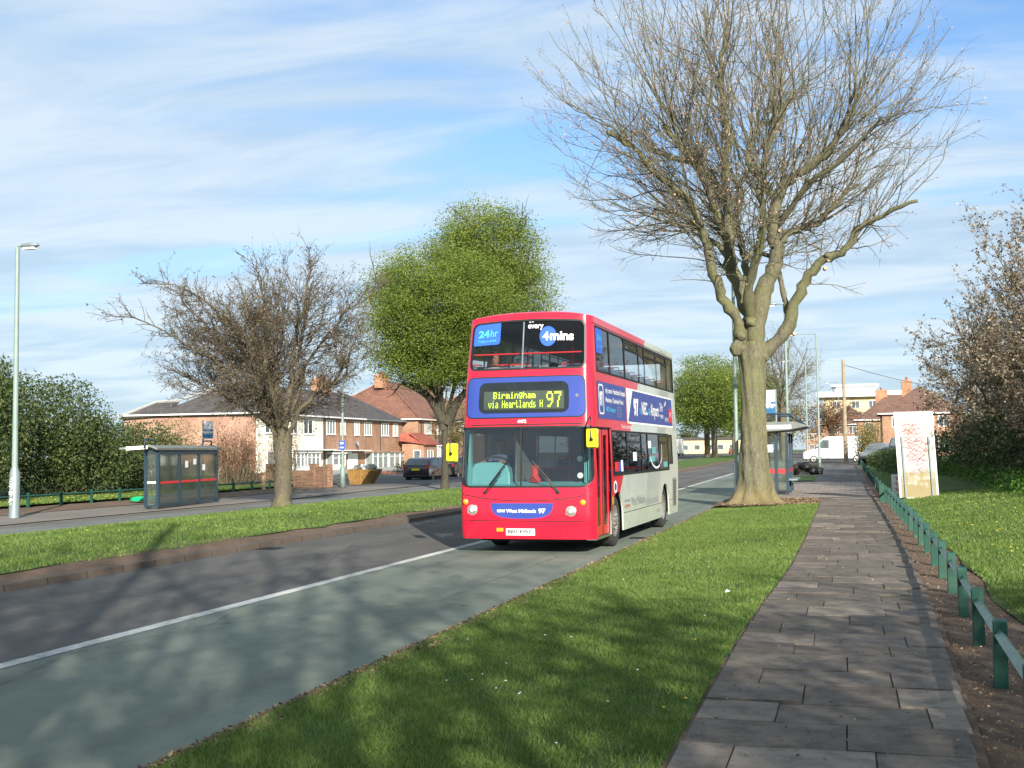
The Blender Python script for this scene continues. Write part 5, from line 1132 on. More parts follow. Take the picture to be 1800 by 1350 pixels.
# ---------------------------------------------------------------- people (continuous skinned bodies)
def skin_mesh(verts, edges, rads, root_i=0, sub=2):
    me = bpy.data.meshes.new('sk'); me.from_pydata([tuple(v) for v in verts], edges, []); me.update()
    ob = bpy.data.objects.new('sk', me); COL.objects.link(ob); md = ob.modifiers.new('s', 'SKIN')
    if not me.skin_vertices: me.attributes
    sv = me.skin_vertices[0].data if me.skin_vertices else None
    if sv is None: return None
    for i, r_ in enumerate(rads):
        sv[i].radius = (r_, r_) if not hasattr(r_, '__len__') else r_; sv[i].use_root = (i == root_i)
    md.use_smooth_shade = True; ob.modifiers.new('ss', 'SUBSURF').levels = sub
    dg = bpy.context.evaluated_depsgraph_get(); dg.update(); out = bpy.data.meshes.new_from_object(ob.evaluated_get(dg)); bpy.data.objects.remove(ob); bpy.data.meshes.remove(me); return out
def person(loc, rz, skin, cloth, hair, label, reach=0.0):
    root = empty('person', loc, rz, label, 'person')
    v = [(0, 0, .50), (0, .01, .66), (0, .0, .85), (0, .0, 1.0), (0, -.01, 1.07), (0, -.03, 1.15), (0, -.035, 1.235), (0, -.02, 1.30)]
    r_ = [(.17, .12), (.15, .11), (.18, .12), (.13, .09), (.055, .055), (.078, .088), (.092, .105), (.06, .07)]
    e = [(i, i + 1) for i in range(7)]
    for s in (-1, 1):
        b = len(v); ex_, ey, ez = .24 * s, -.06 - .08 * reach, .74 + .04 * reach; wx, wy, wz = (.20 - .02 * reach) * s, -.28 - .20 * reach, .62 + .30 * reach
        v += [(.19 * s, .0, .98), (ex_, ey, ez), (wx, wy, wz), (wx - .01 * s, wy - .07, wz)]; r_ += [.062, .045, .028, (.036, .018)]; e += [(3, b), (b, b + 1), (b + 1, b + 2), (b + 2, b + 3)]
        for f in range(4):
            k = len(v); fx = wx + s * (-.03 + f * .02); ln = [.035, .042, .040, .030][f]
            v += [(fx, wy - .10, wz), (fx, wy - .10 - ln, wz - .012), (fx, wy - .10 - ln * 1.3, wz - .04)]; r_ += [.009, .008, .007]; e += [(b + 3, k), (k, k + 1), (k + 1, k + 2)]
        k = len(v); v += [(wx - s * .045, wy - .06, wz - .005), (wx - s * .055, wy - .09, wz - .01)]; r_ += [.010, .008]; e += [(b + 3, k), (k, k + 1)]
        k = len(v); v += [(.10 * s, -.08, .50), (.11 * s, -.42, .52), (.11 * s, -.46, .10), (.11 * s, -.58, .04)]; r_ += [.085, .062, .045, .035]; e += [(0, k), (k, k + 1), (k + 1, k + 2), (k + 2, k + 3)]
    me = skin_mesh(v, e, r_, 0, 2)
    if me is None: return root
    mm, t, b_ = newmat('skin_and_clothes'); g = t.nodes.new('ShaderNodeTexCoord'); sp = nd(t, 'ShaderNodeSeparateXYZ', {0: g.outputs['Object']})
    f1 = mathn(t, 'GREATER_THAN', sp.outputs[2], 1.055); f2 = mathn(t, 'LESS_THAN', sp.outputs[1], -.26 - .18 * reach); f3 = mathn(t, 'GREATER_THAN', sp.outputs[2], .555); fh = mathn(t, 'MULTIPLY', f2, f3)
    t.links.new(mixc_(t, mathn(t, 'MAXIMUM', f1, fh), cloth, skin), b_.inputs['Base Color']); b_.inputs['Roughness'].default_value = .75
    me.materials.clear(); me.materials.append(mm); o = bpy.data.objects.new('body', me); COL.objects.link(o); o.parent = root
    m = MB(); bmt = bmesh.new(); bmesh.ops.create_icosphere(bmt, subdivisions=3, radius=1)
    vs = [Vector((p.co.x * .098, p.co.y * .112 - .015, p.co.z * .095 + 1.262)) for p in bmt.verts]; ff = [[q.index for q in f.verts] for f in bmt.faces if not (sum(q.co.y for q in f.verts) / 3 < -.30 and sum(q.co.z for q in f.verts) / 3 < .45) and sum(q.co.z for q in f.verts) / 3 > -.55]; bmt.free()
    m.add(vs, ff); m.build('hair', hair, root, smooth='all')
    fc = MB()
    for s in (-1, 1): fc.lathe([(0, .006), (.010, .004), (.013, 0)], Matrix.Translation((.034 * s, -.131, 1.225)) @ Matrix.Rotation(R(90), 4, 'X'), 10)
    fc.build('eyes', M['dark'], root)
    fc = MB(); fc.prism([(-.012, -.128, 1.175), (.012, -.128, 1.175), (0, -.128, 1.225)], (0, -.022, -.005)); fc.box(-.024, .024, -.124, -.118, 1.142, 1.149); fc.build('nose_and_mouth', plain('lip', (.22, .08, .06), .6), root); return root
hb = plain('dark_hair', (.02, .013, .01), .7, .3, 20); hbr = plain('brown_hair', (.09, .045, .02), .7, .3, 20)
BM = Matrix.Translation((-5.47, 20.44, 0)) @ Matrix.Rotation(-0.0163, 4, 'Z')
def inbus(x, y, z): return BM @ Vector((x, y, z))
person(inbus(-.82, .98, 2.35), -.0163, (.22, .10, .06), (.20, .20, .22), hb, 'dark haired passenger in grey behind the upper front window, left seat')
person(inbus(-.10, 2.55, 2.22), -.0163, (.20, .09, .055), (.35, .05, .05), hb, 'passenger in red farther back on the upper deck near the middle')
person(inbus(.88, 1.35, 2.30), -.0163, (.24, .11, .065), (.10, .09, .10), hbr, 'brown haired passenger at the nearside front corner of the upper deck')
person(inbus(-.80, 1.22, .72), -.0163, (.30, .15, .10), (.05, .07, .13), hb, 'bus driver in dark uniform holding the steering wheel', 1.0)

# ---------------------------------------------------------------- street furniture
def lamp(loc, h, arm, label, r0=.085, r1=.045, hx=-1, base=True, mat='galv', head=.62, rise=.12, lean=0.0):
    root = empty('street_lamp', loc, 0, label, 'street lamp')
    m = MB(); m.tube([(0, 0, -.05), (lean * .3, 0, h * .3), (lean, 0, h)], [r0, (r0 + r1) / 2, r1], 14); m.build('pole', M[mat], root, smooth=True)
    if base: m = MB(); m.tube([(0, 0, -.05), (0, 0, 1.25), (0, 0, 1.42)], [r0 * 1.55, r0 * 1.5, r0], 14); m.box(-.05, .05, -r0 * 1.62, -r0 * 1.4, .35, .8); m.build('base_compartment', M['galvd' if mat == 'galv' else mat], root, smooth=True)
    m = MB(); m.tube([(lean, 0, h - .02), (lean + hx * arm * .15, 0, h + rise * .8), (lean + hx * arm, 0, h + rise)], [r1, .032, .028], 8); m.build('arm', M[mat], root, smooth=True)
    m = MB(); a = lean + hx * arm; b = a + hx * head
    pr_ = [(a, .0, .04), (a + hx * head * .15, .10, .065), (a + hx * head * .55, .14, .085), (a + hx * head * .9, .11, .05), (b, .03, .02)]
    V = []; 
    for x, wy, wz in pr_:
        for k in range(10): an = 2 * math.pi * k / 10; V.append((x, math.cos(an) * max(wy, .03), h + rise + math.sin(an) * wz))
    m.add(V, [(i * 10 + j, i * 10 + (j + 1) % 10, (i + 1) * 10 + (j + 1) % 10, (i + 1) * 10 + j) for i in range(4) for j in range(10)] + [tuple(range(40, 50))]); hd = m.build('lamp_head', M['galvd'], root, smooth='all')
    m = MB(); m.box(min(a, b) + .12, max(a, b) - .12, -.08, .08, h + rise - .12, h + rise - .06); m.build('lamp_glass', M['white'], hd)
    return root
l1 = lamp((-23.55, 29.95, .09), 7.95, .12, 'tall pale street lamp at the left edge with graffiti on its base', .10, .06, 1, True, 'galv', .62, .05)
m = MB(); rr = random.Random(3)
for k in range(14): z = .35 + k * .06; a = rr.uniform(-.5, .5); seam(m, lambda u, v, o: Vector((u, -.163, v)), [(rr.uniform(-.08, 0), z), (rr.uniform(0, .09), z + rr.uniform(-.05, .08))], .010, 0)
m.build('graffiti_scribble', M['white'], l1)
lamp((-3.97, 46.2, .02), 10.6, .25, 'street lamp standing directly behind the big bare tree', .085, .06, -1, True, 'galv', .8, .1)
lamp((-2.55, 57.5, .14 + G(57.5)), 8.35, .35, 'street lamp whose thick base stands beside the right hand bus shelter', .10, .05, -1, True, 'galv', .45, .1)
lamp((-1.82, 92.2, .14 + G(92)), 9.95, 1.4, 'slender street lamp standing in front of the white van', .10, .06, -1, False, 'galv', .7, .05)
lamp((-3.6, 124, .1 + G(124)), 10.1, 1.6, 'distant street lamp just left of the one by the white van', .10, .06, -1, False, 'galv', .8, .05)
lamp((-.6, 160, .1 + G(160)), 9.5, 1.0, 'most distant thin street lamp behind the white van roof', .08, .05, -1, False, 'galv', .7, .05)
# lamp post whose shadow falls across the lane
pl_ = lamp((-1.13, -1.84, .12), 11.6, .8, 'lamp post with a square sign plate on the verge behind the camera', .13, .10, -1, True, 'galv', .7)
m = MB(); m.box(-.46, .46, -.02, .02, 3.55, 4.5); m.build('sign_plate', M['galvd'], pl_, bevel=.04)
# slim pole with blue plate on the far side
sp_ = empty('sign_post', (-24.7, 56.4, .02), 0, 'slim grey green post with a small blue plate between the budding tree and the skip', 'post')
m = MB(); m.tube([(0, 0, 0), (0, 0, 1.1), (0, 0, 1.15), (0, 0, 5.2)], [.13, .13, .07, .06], 12); m.build('pole', M['galv'], sp_, smooth=True)
m = MB(); m.box(-.16, .16, -.10, -.08, 2.0, 2.45); m.build('blue_plate', M['skyblue'], sp_); m = MB(); m.box(-.09, .09, -.108, -.102, 2.28, 2.38); m.box(-.10, .10, -.108, -.102, 2.08, 2.14); m.build('plate_marks', M['txt'], sp_)
# bus stop flags
def flag(loc, z0, z1, wd, label, side=1):
    root = empty('bus_stop_flag', loc, 0, label, 'bus stop sign'); m = MB(); m.tube([(0, 0, 0), (0, 0, z1 + .03)], .035, 10); m.build('pole', M['galvd'], root, smooth=True)
    x0, x1 = (-.03 - wd, -.03) if side < 0 else (.03, .03 + wd); m = MB(); m.box(x0, x1, -.02, .02, z0, z1); pn = m.build('panel', M['txt'], root, bevel=.004); H = z1 - z0
    m = MB(); y = -.0245; m.quad((x0, y, z0 + H * .0), (x1, y, z0 + H * .0), (x1, y, z0 + H * .32), (x0, y, z0 + H * .32)); m.quad((x0, y, z0 + H * .42), (x1, y, z0 + H * .42), (x1, y, z0 + H * .52), (x0, y, z0 + H * .52)); m.build('blue_band', M['busblue'] if False else M['flagblue'], pn)
    m = MB()
    for k in range(3): a = x0 + wd * (.12 + .29 * k); m.quad((a, y - .002, z0 + H * .25), (a + wd * .18, y - .002, z0 + H * .25), (a + wd * .18, y - .002, z0 + H * .29), (a, y - .002, z0 + H * .29))
    m.quad((x0 + wd * .25, y - .002, z0 + H * .45), (x0 + wd * .72, y - .002, z0 + H * .45), (x0 + wd * .72, y - .002, z0 + H * .48), (x0 + wd * .25, y - .002, z0 + H * .48)); m.build('white_marks', M['txt'], pn)
    m = MB()
    for k in range(5): seam(m, lambda u, v, o: Vector((u, y - .003, v)), [(x0 + wd * (.35 + .06 * k), z0 + H * (.70 + .05 * math.sin(k * 2.1))), (x0 + wd * (.42 + .06 * k), z0 + H * (.86 + .04 * math.cos(k * 1.7)))], .006, 0)
    m.build('emblem', M['greytxt'], pn)
M['flagblue'] = plain('sign_blue', (.02, .12, .26), .4, .05, 3)
flag((-23.75, 41, .1), 2.35, 3.02, .40, 'white and blue bus stop sign above the far bus shelter'); flag((-2.52, 47.2, .14), 3.02, 3.95, .55, 'white and blue bus stop sign beside the trunk of the big bare tree', -1)
# shelters
M['shglass'] = glassmat('shelter_glass', (.74, .80, .76), .45, .05, .10); M['roofgrey'] = plain('shelter_roof', (.16, .18, .165), .7, .2, 2)
def bar(m, a, b, w_=.035): 
    a, b = Vector(a), Vector(b); m.tube([a, b], w_ * 1.25, 4)
def shelter_left():
    root = empty('bus_shelter', (0, 0, .09), 0, 'navy glass bus shelter with red band on the far pavement', 'bus shelter')
    A = Vector((-22.10, 35.25, 0)); B = Vector((-22.95, 40.6, 0)); d = (B - A) / 3; e = Vector((-.42, -.05, 0)); H = 1.92
    m = MB(); [m.box(p.x - .05, p.x + .05, p.y - .05, p.y + .05, 0, H) for p in (A, A + e)]; m.build('end_post', M['navy'], root)
    for k in range(1, 4): p = A + d * k; m = MB(); m.box(p.x - .04, p.x + .04, p.y - .05, p.y + .05, 0, H); m.build('post', M['navy'], root)
    m = MB(); m.prism([A + Vector((.04, 0, H - .16)), A + Vector((-.04, 0, H - .16)), A + Vector((-.04, 0, H)), A + Vector((.04, 0, H))], B - A); m.prism([A + Vector((.03, 0, .04)), A + Vector((-.03, 0, .04)), A + Vector((-.03, 0, .10)), A + Vector((.03, 0, .10))], B - A)
    m.prism([A + Vector((0, .03, .03)), A + Vector((0, -.03, .03)), A + Vector((0, -.03, .09)), A + Vector((0, .03, .09))], e); m.prism([A + Vector((0, .03, H - .1)), A + Vector((0, -.03, H - .1)), A + Vector((0, -.03, H)), A + Vector((0, .03, H))], e); m.build('frame_rail', M['navy'], root)
    for k in range(3):
        a, b = A + d * (k + .02), A + d * (k + .98); m = MB(); m.prism([a + Vector((.006, 0, .1)), a + Vector((-.006, 0, .1)), a + Vector((-.006, 0, H - .16)), a + Vector((.006, 0, H - .16))], b - a); g = m.build('glass_panel', M['shglass'], root)
        m = MB(); m.prism([a + Vector((.014, 0, .78)), a + Vector((.010, 0, .78)), a + Vector((.010, 0, .86)), a + Vector((.014, 0, .86))], b - a); m.build('red_band', M['red'], g)
        if k: 
            for (t, z, hh) in ((.28, 1.30, .24), (.72, 1.40, .2)) if k == 1 else ((.18, 1.18, .22),):
                c = a + (b - a) * t; m = MB(); m.prism([c + Vector((.016, 0, z)), c + Vector((.012, 0, z)), c + Vector((.012, 0, z + hh)), c + Vector((.016, 0, z + hh))], d.normalized() * .26); m.build('notice', M['txt'], g)
    m = MB(); m.prism([A + Vector((0, .006, .1)), A + Vector((0, -.006, .1)), A + Vector((0, -.006, H - .1)), A + Vector((0, .006, H - .1))], e); g = m.build('glass_panel', M['shglass'], root)
    m = MB(); m.prism([A + Vector((-.06, -.014, .80)), A + Vector((-.06, -.010, .80)), A + Vector((-.06, -.010, .87)), A + Vector((-.06, -.014, .87))], e * .75); m.build('white_band', M['white'], g)
    n = Vector((-1, -.16, 0)).normalized(); o = (A - B).normalized() * .3
    V = [A + o - n * .10, A + o + n * .15, A + o + n * 1.22, B - o - n * .10, B - o + n * .15, B - o + n * 1.22]
    P = [V[0] + Vector((0, 0, H)), V[1] + Vector((0, 0, H + .10)), V[2] + Vector((0, 0, H + .02)), V[3] + Vector((0, 0, H)), V[4] + Vector((0, 0, H + .10)), V[5] + Vector((0, 0, H + .02))]
    Q = [p + Vector((0, 0, .07)) for p in P]
    m = MB(); m.add(P + Q, [(0, 3, 4, 1), (1, 4, 5, 2), (6, 7, 10, 9), (7, 8, 11, 10), (0, 1, 7, 6), (1, 2, 8, 7), (3, 9, 10, 4), (4, 10, 11, 5), (0, 6, 9, 3), (2, 5, 11, 8)]); rf = m.build('roof', M['roofgrey'], root)
    a = V[2] + (V[1] - V[2]) * .22; b = V[2] + (V[1] - V[2]) * .92; off = (A - B).normalized() * .012
    m = MB(); m.quad(a + off + Vector((0, 0, H + .0)), b + off + Vector((0, 0, H + .04)), b + off + Vector((0, 0, H + .15)), a + off + Vector((0, 0, H + .12))); m.build('name_strip', M['txt'], rf)
    m = MB(); m.prism([A + Vector((.052, .55 * 3 + 2.0, H + .03)), A + Vector((.056, 3.6, H + .03)), A + Vector((.056, 3.6, H + .08)), A + Vector((.052, 3.65, H + .08))], (0, .18, 0))
    for t in (.08, .80):
        c = A + (B - A) * t; m = MB(); u_ = (B - A).normalized() if t > .5 else (A - B).normalized()
        m.tube([c + n * .2 + Vector((0, 0, H + .05)), c + n * .2 + u_ * .25 + Vector((0, 0, H + .30)), c + n * .2 + u_ * .45 + Vector((0, 0, H + .34)), c + n * .2 + u_ * 1.05 + Vector((0, 0, H + .34)), c + n * .2 + u_ * 1.1 + Vector((0, 0, H + .05))], .028, 8); m.build('roof_hoop', M['navy'], root, smooth='all')
    return root
shelter_left()
def shelter_right():
    root = empty('bus_shelter', (0, 0, .14), 0, 'navy bus shelter seen end on behind the big bare tree', 'bus shelter'); H = 2.25; y0_, y1 = 44.6, 48.6
    for x, y in ((-2.42, y0_), (-2.02, y0_), (-2.02, (y0_ + y1) / 2), (-2.02, y1), (-2.9, y1)): m = MB(); m.box(x - .045, x + .045, y - .045, y + .045, 0, H); m.build('post', M['navy'], root)
    for (a, b) in ((-2.38, -2.065), (-3.2, -2.465)):
        m = MB(); m.box(a, b, y0_ - .006, y0_ + .006, .12, H - .1); g = m.build('glass_panel', M['shglass'], root)
        m = MB(); m.box(a + .02, b - .02, y0_ - .014, y0_ - .009, .78, .94); m.build('red_band', M['red'], g)
        if a < -3: m = MB(); m.box(-2.92, -2.52, y0_ - .014, y0_ - .009, 1.55, 1.82); m.build('notice', M['txt'], g)
    m = MB(); m.box(-3.24, -3.16, y0_ - .04, y0_ + .04, 0, H); m.build('post', M['navy'], root)
    for k in range(2): a = y0_ + .05 + k * 2; m = MB(); m.box(-2.026, -2.014, a, a + 1.9, .12, H - .1); g = m.build('glass_panel', M['shglass'], root); m = MB(); m.box(-2.011, -2.006, a, a + 1.9, .78, .94); m.build('red_band', M['red'], g)
    m = MB(); pr_ = [(-3.3, H + .02), (-1.95, H + .10), (-1.30, H + .22), (-1.34, H + .28), (-1.7, H + .40), (-3.0, H + .40), (-3.3, H + .30)]
    m.prism([(x, y0_ - .35, z) for x, z in pr_], (0, y1 - y0_ + .7, 0)); rf = m.build('roof', M['roofgrey'], root)
    m = MB(); m.box(-2.82, -1.84, y0_ - .358, y0_ - .354, H + .14, H + .28); m.build('name_strip', M['txt'], rf)
    m = MB(); m.box(-2.78, -1.9, y0_ - .362, y0_ - .360, H + .19, H + .21); m.build('name_text', M['greytxt'], rf)
    for y in (y0_ + .2, y1 - .6):
        m = MB(); m.tube([(-2.95, y, H + .36), (-2.82, y, H + .62), (-2.68, y, H + .70), (-2.0, y, H + .70), (-1.82, y, H + .62), (-1.45, y, H + .34)], .035, 8); m.build('roof_hoop', M['navy'], root, smooth='all')
    m = MB(); m.box(-2.1, -1.7, y0_ + .6, y1 - .6, .5, .55); m.build('bench_seat', M['galvd'], root)
shelter_right()
# knee rail on the right : posts and rail share one fence
fr = empty('knee_rail_fence', (0, 0, 0), 0, 'green timber knee rail running along the right of the footpath', 'fence')
def fx(y): return float(np.interp(y, [2, 9, 14, 18, 24, 38, 90], [.86, 1.01, 1.13, 1.20, 1.25, 1.22, 1.16]))
pm = MB(); pm.box(-.047, .047, -.045, .045, -.1, .46); pm.add([(-.047, -.045, .46), (.047, -.045, .46), (.047, .045, .46), (-.047, .045, .46), (0, 0, .475)], [(0, 1, 4), (1, 2, 4), (2, 3, 4), (3, 0, 4)])
p0 = pm.build('post', M['greenpaint'], fr, bevel=.006); ys = []; y = 3.55
while y < 95: ys.append(y); y += 1.83
rr = random.Random(8)
for i, y in enumerate(ys):
    p = p0 if i == 0 else p0.copy()
    if i: COL.objects.link(p); p.parent = fr
    p.location = (fx(y), y, .14 + G(y)); p.rotation_euler = (rr.uniform(-.02, .02), rr.uniform(-.02, .02), rr.uniform(-.06, .06)); p.scale = (1, 1, rr.uniform(.97, 1.03))
m = MB(); m.tube([(fx(y), y, .14 + .36 + G(y)) for y in ys], .040, 4, True); m.build('rail', M['railpaint'], fr)
bp_ = empty('timber_post', (1.06, 38.4, .14), 0, 'thicker dark green post standing in the line of the knee rail near the graffiti board', 'post')
m = MB(); m.box(-.075, .075, -.07, .07, -.1, .56); m.build('post', M['greenpaint'], bp_, bevel=.012); m = MB(); m.box(-.078, .078, -.073, .073, .562, .58); m.build('post_cap', M['navy'], bp_)
# far side knee rail
fl_ = empty('knee_rail_fence', (0, 0, 0), 0, 'low green knee rail in front of the dark bushes on the far side', 'fence')
for i, y in enumerate([21 + 1.85 * k for k in range(20)]):
    p = p0.copy(); COL.objects.link(p); p.parent = fl_; p.location = (-27.3 - .008 * y, y, .10); p.rotation_euler = (0, 0, .05)
m = MB(); m.tube([(-27.3 - .008 * y, y, .46) for y in (20, 30, 40, 57)], .038, 4); m.build('rail', M['greenpaint'], fl_)
# graffiti board
gb = empty('graffiti_board', (1.66, 40.0, .16), 0, 'tall leaning white board covered in red graffiti beside the knee rail', 'board')
gm, gt, gbs = newmat('stained_board'); g = gt.nodes.new('ShaderNodeTexCoord'); sp = nd(gt, 'ShaderNodeSeparateXYZ', {0: g.outputs['Object']})
n = noise_(gt, 3.2, 6, .7); mossf = ramp(gt, mathn(gt, 'ADD', mathn(gt, 'MULTIPLY', sp.outputs[2], -.42), mathn(gt, 'MULTIPLY', n, 1.0)), [(.12, (0,)*3), (.26, (1,)*3)])
c0 = ramp(gt, noise_(gt, 2.1, 6, .7), [(.3, (.36, .32, .24)), (.55, (.50, .49, .45))]); gt.links.new(mixc_(gt, mathn(gt, 'MULTIPLY', mossf, .85), c0, (.25, .19, .06)), gbs.inputs['Base Color']); gbs.inputs['Roughness'].default_value = .7
Lean = Matrix.Shear('XY', 4, (-.045, 0))
m = MB(); m.box(.06, 1.12, 0, .10, .06, 2.76, Lean); m.build('panel', gm, gb)
m = MB(); m.box(0, .06, -.012, .11, .05, 2.78, Lean); m.box(1.12, 1.18, -.012, .11, .05, 2.78, Lean); m.box(.06, 1.12, -.012, .11, 2.70, 2.78, Lean); m.box(.22, 1.0, -.03, 0, .02, .06, Lean); m.build('frame', M['white'], gb)
for x in (.17, .98): m = MB(); m.box(x, x + .05, -.045, -.002, -.1, 1.98, Lean); m.build('channel', M['galvd'], gb)
rr = random.Random(12); m = MB(); m2 = MB()
def scrib(mm, x, z, sx, sz, n, wd):
    pts = [(x, z)]
    for k in range(n): pts.append((pts[-1][0] + sx / n * rr.uniform(.2, 1.8), z + rr.uniform(-sz, sz)))
    seam(mm, lambda u, v, o: Vector((u - .045 * v, -.004, v)), pts, wd, 0)
for k in range(6): scrib(m, .20 + .1 * rr.random(), 2.35 - k * .10 + rr.uniform(-.03, .03), .55, .05, 16, .011)
for k in range(8): scrib(m, .22 + .2 * rr.random(), 1.85 - k * .085, .6, .06, 14, .012)
for k in range(6): scrib(m2, .3 + .2 * rr.random(), 1.25 - k * .08, .45, .05, 12, .009)
M['gred'] = plain('spray_red', (.42, .15, .17), .7, .2, 5); M['gpurple'] = plain('spray_purple', (.33, .25, .33), .7, .2, 5)
m.build('red_graffiti', M['gred'], gb); m2.build('purple_graffiti', M['gpurple'], gb)
sb_ = empty('small_sign', (1.49, 41.5, .18), 0, 'small white board with red marks at the foot of the graffiti board', 'sign')
m = MB(); m.box(-.02, .32, 0, .03, .06, .74); m.build('panel', M['txt'], sb_); m = MB()
for k in range(3): seam(m, lambda u, v, o: Vector((u, -.004, v)), [(.07, .62 - k * .18), (.15, .66 - k * .18), (.13, .56 - k * .18), (.22, .60 - k * .18)], .010, 0)
m.build('red_marks', M['red'], sb_); m = MB(); m.box(0, .04, .03, .07, -.1, .7); m.build('stake', M['wood'], sb_)
# telegraph pole with wire
tp_ = empty('telegraph_pole', (.10, 104, G(104)), 0, 'brown timber telegraph pole in front of the white van', 'pole')
m = MB(); m.tube([(0, 0, -.1), (-.03, 0, 8.9)], [.20, .12], 12); m.build('pole', M['wood'], tp_, smooth=True)
m = MB(); m.box(-.05, .05, -.14, .14, 8.4, 8.5); m.build('bracket', M['galvd'], tp_)
m = MB(); m.tube([(0 + 12 * t, 12 * t, 8.45 - 2.1 * t - .35 * math.sin(math.pi * t)) for t in lin(0, 1, 10)], .02, 4); m.build('wire', M['black'], tp_)
# heap of dark rubbish on the pavement
r_ = np.random.default_rng(4)
hp = empty('rubbish_heap', (-2.35, 71.5, .12 + G(71)), 0, 'heap of dark rubbish sacks and branches by the pavement grass', 'rubbish')
m = MB()
for k in range(16):
    c = Vector((r_.uniform(-.95, .95), r_.uniform(-.4, .4), 0)); R_ = r_.uniform(.18, .34); c.z = R_ * .7 + (.22 if abs(c.x) < .35 else 0); bmt = bmesh.new(); bmesh.ops.create_icosphere(bmt, subdivisions=2, radius=R_)
    for v in bmt.verts: v.co *= 1 + .8 * noise.noise(v.co * 9 + c * 3); v.co.z *= .7
    m.add([v.co + c for v in bmt.verts], [[v.index for v in f.verts] for f in bmt.faces]); bmt.free()
m.build('sacks', M['black'], hp, smooth='all')
L = [(smooth_line([(r_.uniform(-1, 1), r_.uniform(-.4, .4), .05), (r_.uniform(-1, 1), r_.uniform(-.4, .4), .5), (r_.uniform(-1.2, 1.2), r_.uniform(-.4, .4), r_.uniform(.2, .7))], 6), np.full(6, .012)) for _ in range(60)]
V, Fc = tubes_np(L, 4); np_mesh('branches', V, Fc, M['twig'], hp)
# green bag in the grass
bag = MB(); bmt = bmesh.new(); bmesh.ops.create_icosphere(bmt, subdivisions=3, radius=1)
for v in bmt.verts: v.co = Vector((v.co.x * .62, v.co.y * .3, max(-.02, v.co.z * .16))) * (1 + .3 * noise.noise(v.co * 3))
bag.add([v.co for v in bmt.verts], [[v.index for v in f.verts] for f in bmt.faces]); bmt.free()
M['bag'] = plain('green_plastic', (.01, .48, .18), .35, .15, 6)
o = bag.build('plastic_bag', M['bag'], None, smooth='all'); o.location = (-25.6, 39.9, .13); tag(o, 'bright green plastic bag lying beside the far bus shelter', 'bag')
# pale litter on the verge
lt = MB(); lt.add([(0, 0, 0), (.07, .01, .02), (.06, .05, .01), (.01, .045, .03)], [(0, 1, 2, 3)]); o = lt.build('paper_scrap', M['txt']); o.location = (-1.36, 13.9, .18); tag(o, 'white scrap of paper on the mown verge', 'litter')

# ---------------------------------------------------------------- houses
M['brick'] = brick('red_brick', (.34, .155, .085), (.46, .245, .145), (.33, .26, .20)); M['brickwall'] = brick('end_wall_brick', (.40, .20, .14), (.50, .27, .19), (.40, .31, .25))
M['brickold'] = brick('old_garden_brick', (.15, .07, .045), (.34, .17, .10), (.28, .22, .16)); M['slate'] = tiles('dark_roof_tiles', (.075, .067, .066), (.10, .088, .083)); M['redtile'] = tiles('orange_roof_tiles', (.25, .115, .075), (.20, .092, .065))
M['browntile'] = tiles('brown_roof_tiles', (.19, .105, .075), (.15, .085, .065)); M['clay'] = tiles('bright_clay_tiles', (.36, .10, .065), (.30, .085, .055)); M['render'] = plain('cream_render', (.72, .70, .58), .85, .06, 1.5, 0, .3, .1); M['chim'] = brick('chimney_brick', (.44, .19, .10), (.52, .25, .13), (.34, .25, .18))
def window(parent, x, y0_, y1, z0, z1, cols=3, mat='curtain', out=.05, sx=1, transom=.28):    # facing +x
    m = MB(); f = .055; X0, X1 = x - .02 * sx, x + out * sx; lo, hi = min(X0, X1), max(X0, X1)
    m.box(lo, hi, y0_, y0_ + f, z0, z1); m.box(lo, hi, y1 - f, y1, z0, z1); m.box(lo, hi, y0_ + f, y1 - f, z0, z0 + f); m.box(lo, hi, y0_ + f, y1 - f, z1 - f, z1)
    for k in range(1, cols): c = y0_ + (y1 - y0_) * k / cols; m.box(lo, hi - .006, c - .03, c + .03, z0 + f, z1 - f)
    w_ = m.build('window', M['upvc'], parent)
    m = MB(); X = x + .012 * sx; m.add([(X, y0_ + .01, z0 + .01), (X, y1 - .01, z0 + .01), (X, y1 - .01, z1 - .01), (X, y0_ + .01, z1 - .01)], [(0, 1, 2, 3)]); m.build('pane', M[mat], w_)
    m = MB(); m.box(lo, x + .12 * sx, y0_ - .05, y1 + .05, z0 - .07, z0 - .003); m.build('sill', M['upvc'], w_); return w_
def window_y(parent, y, x0, x1, z0, z1, cols=2, mat='winglass'):     # facing -y
    m = MB(); f = .06; m.box(x0, x0 + f, y - .05, y + .02, z0, z1); m.box(x1 - f, x1, y - .05, y + .02, z0, z1); m.box(x0 + f, x1 - f, y - .05, y + .02, z0, z0 + f); m.box(x0 + f, x1 - f, y - .05, y + .02, z1 - f, z1)
    for k in range(1, cols): c = x0 + (x1 - x0) * k / cols; m.box(c - .03, c + .03, y - .045, y + .02, z0 + f, z1 - f)
    w_ = m.build('window', M['upvc'], parent); m = MB(); m.quad((x0, y - .01, z0), (x1, y - .01, z0), (x1, y - .01, z1), (x0, y - .01, z1)); m.build('pane', M[mat], w_)
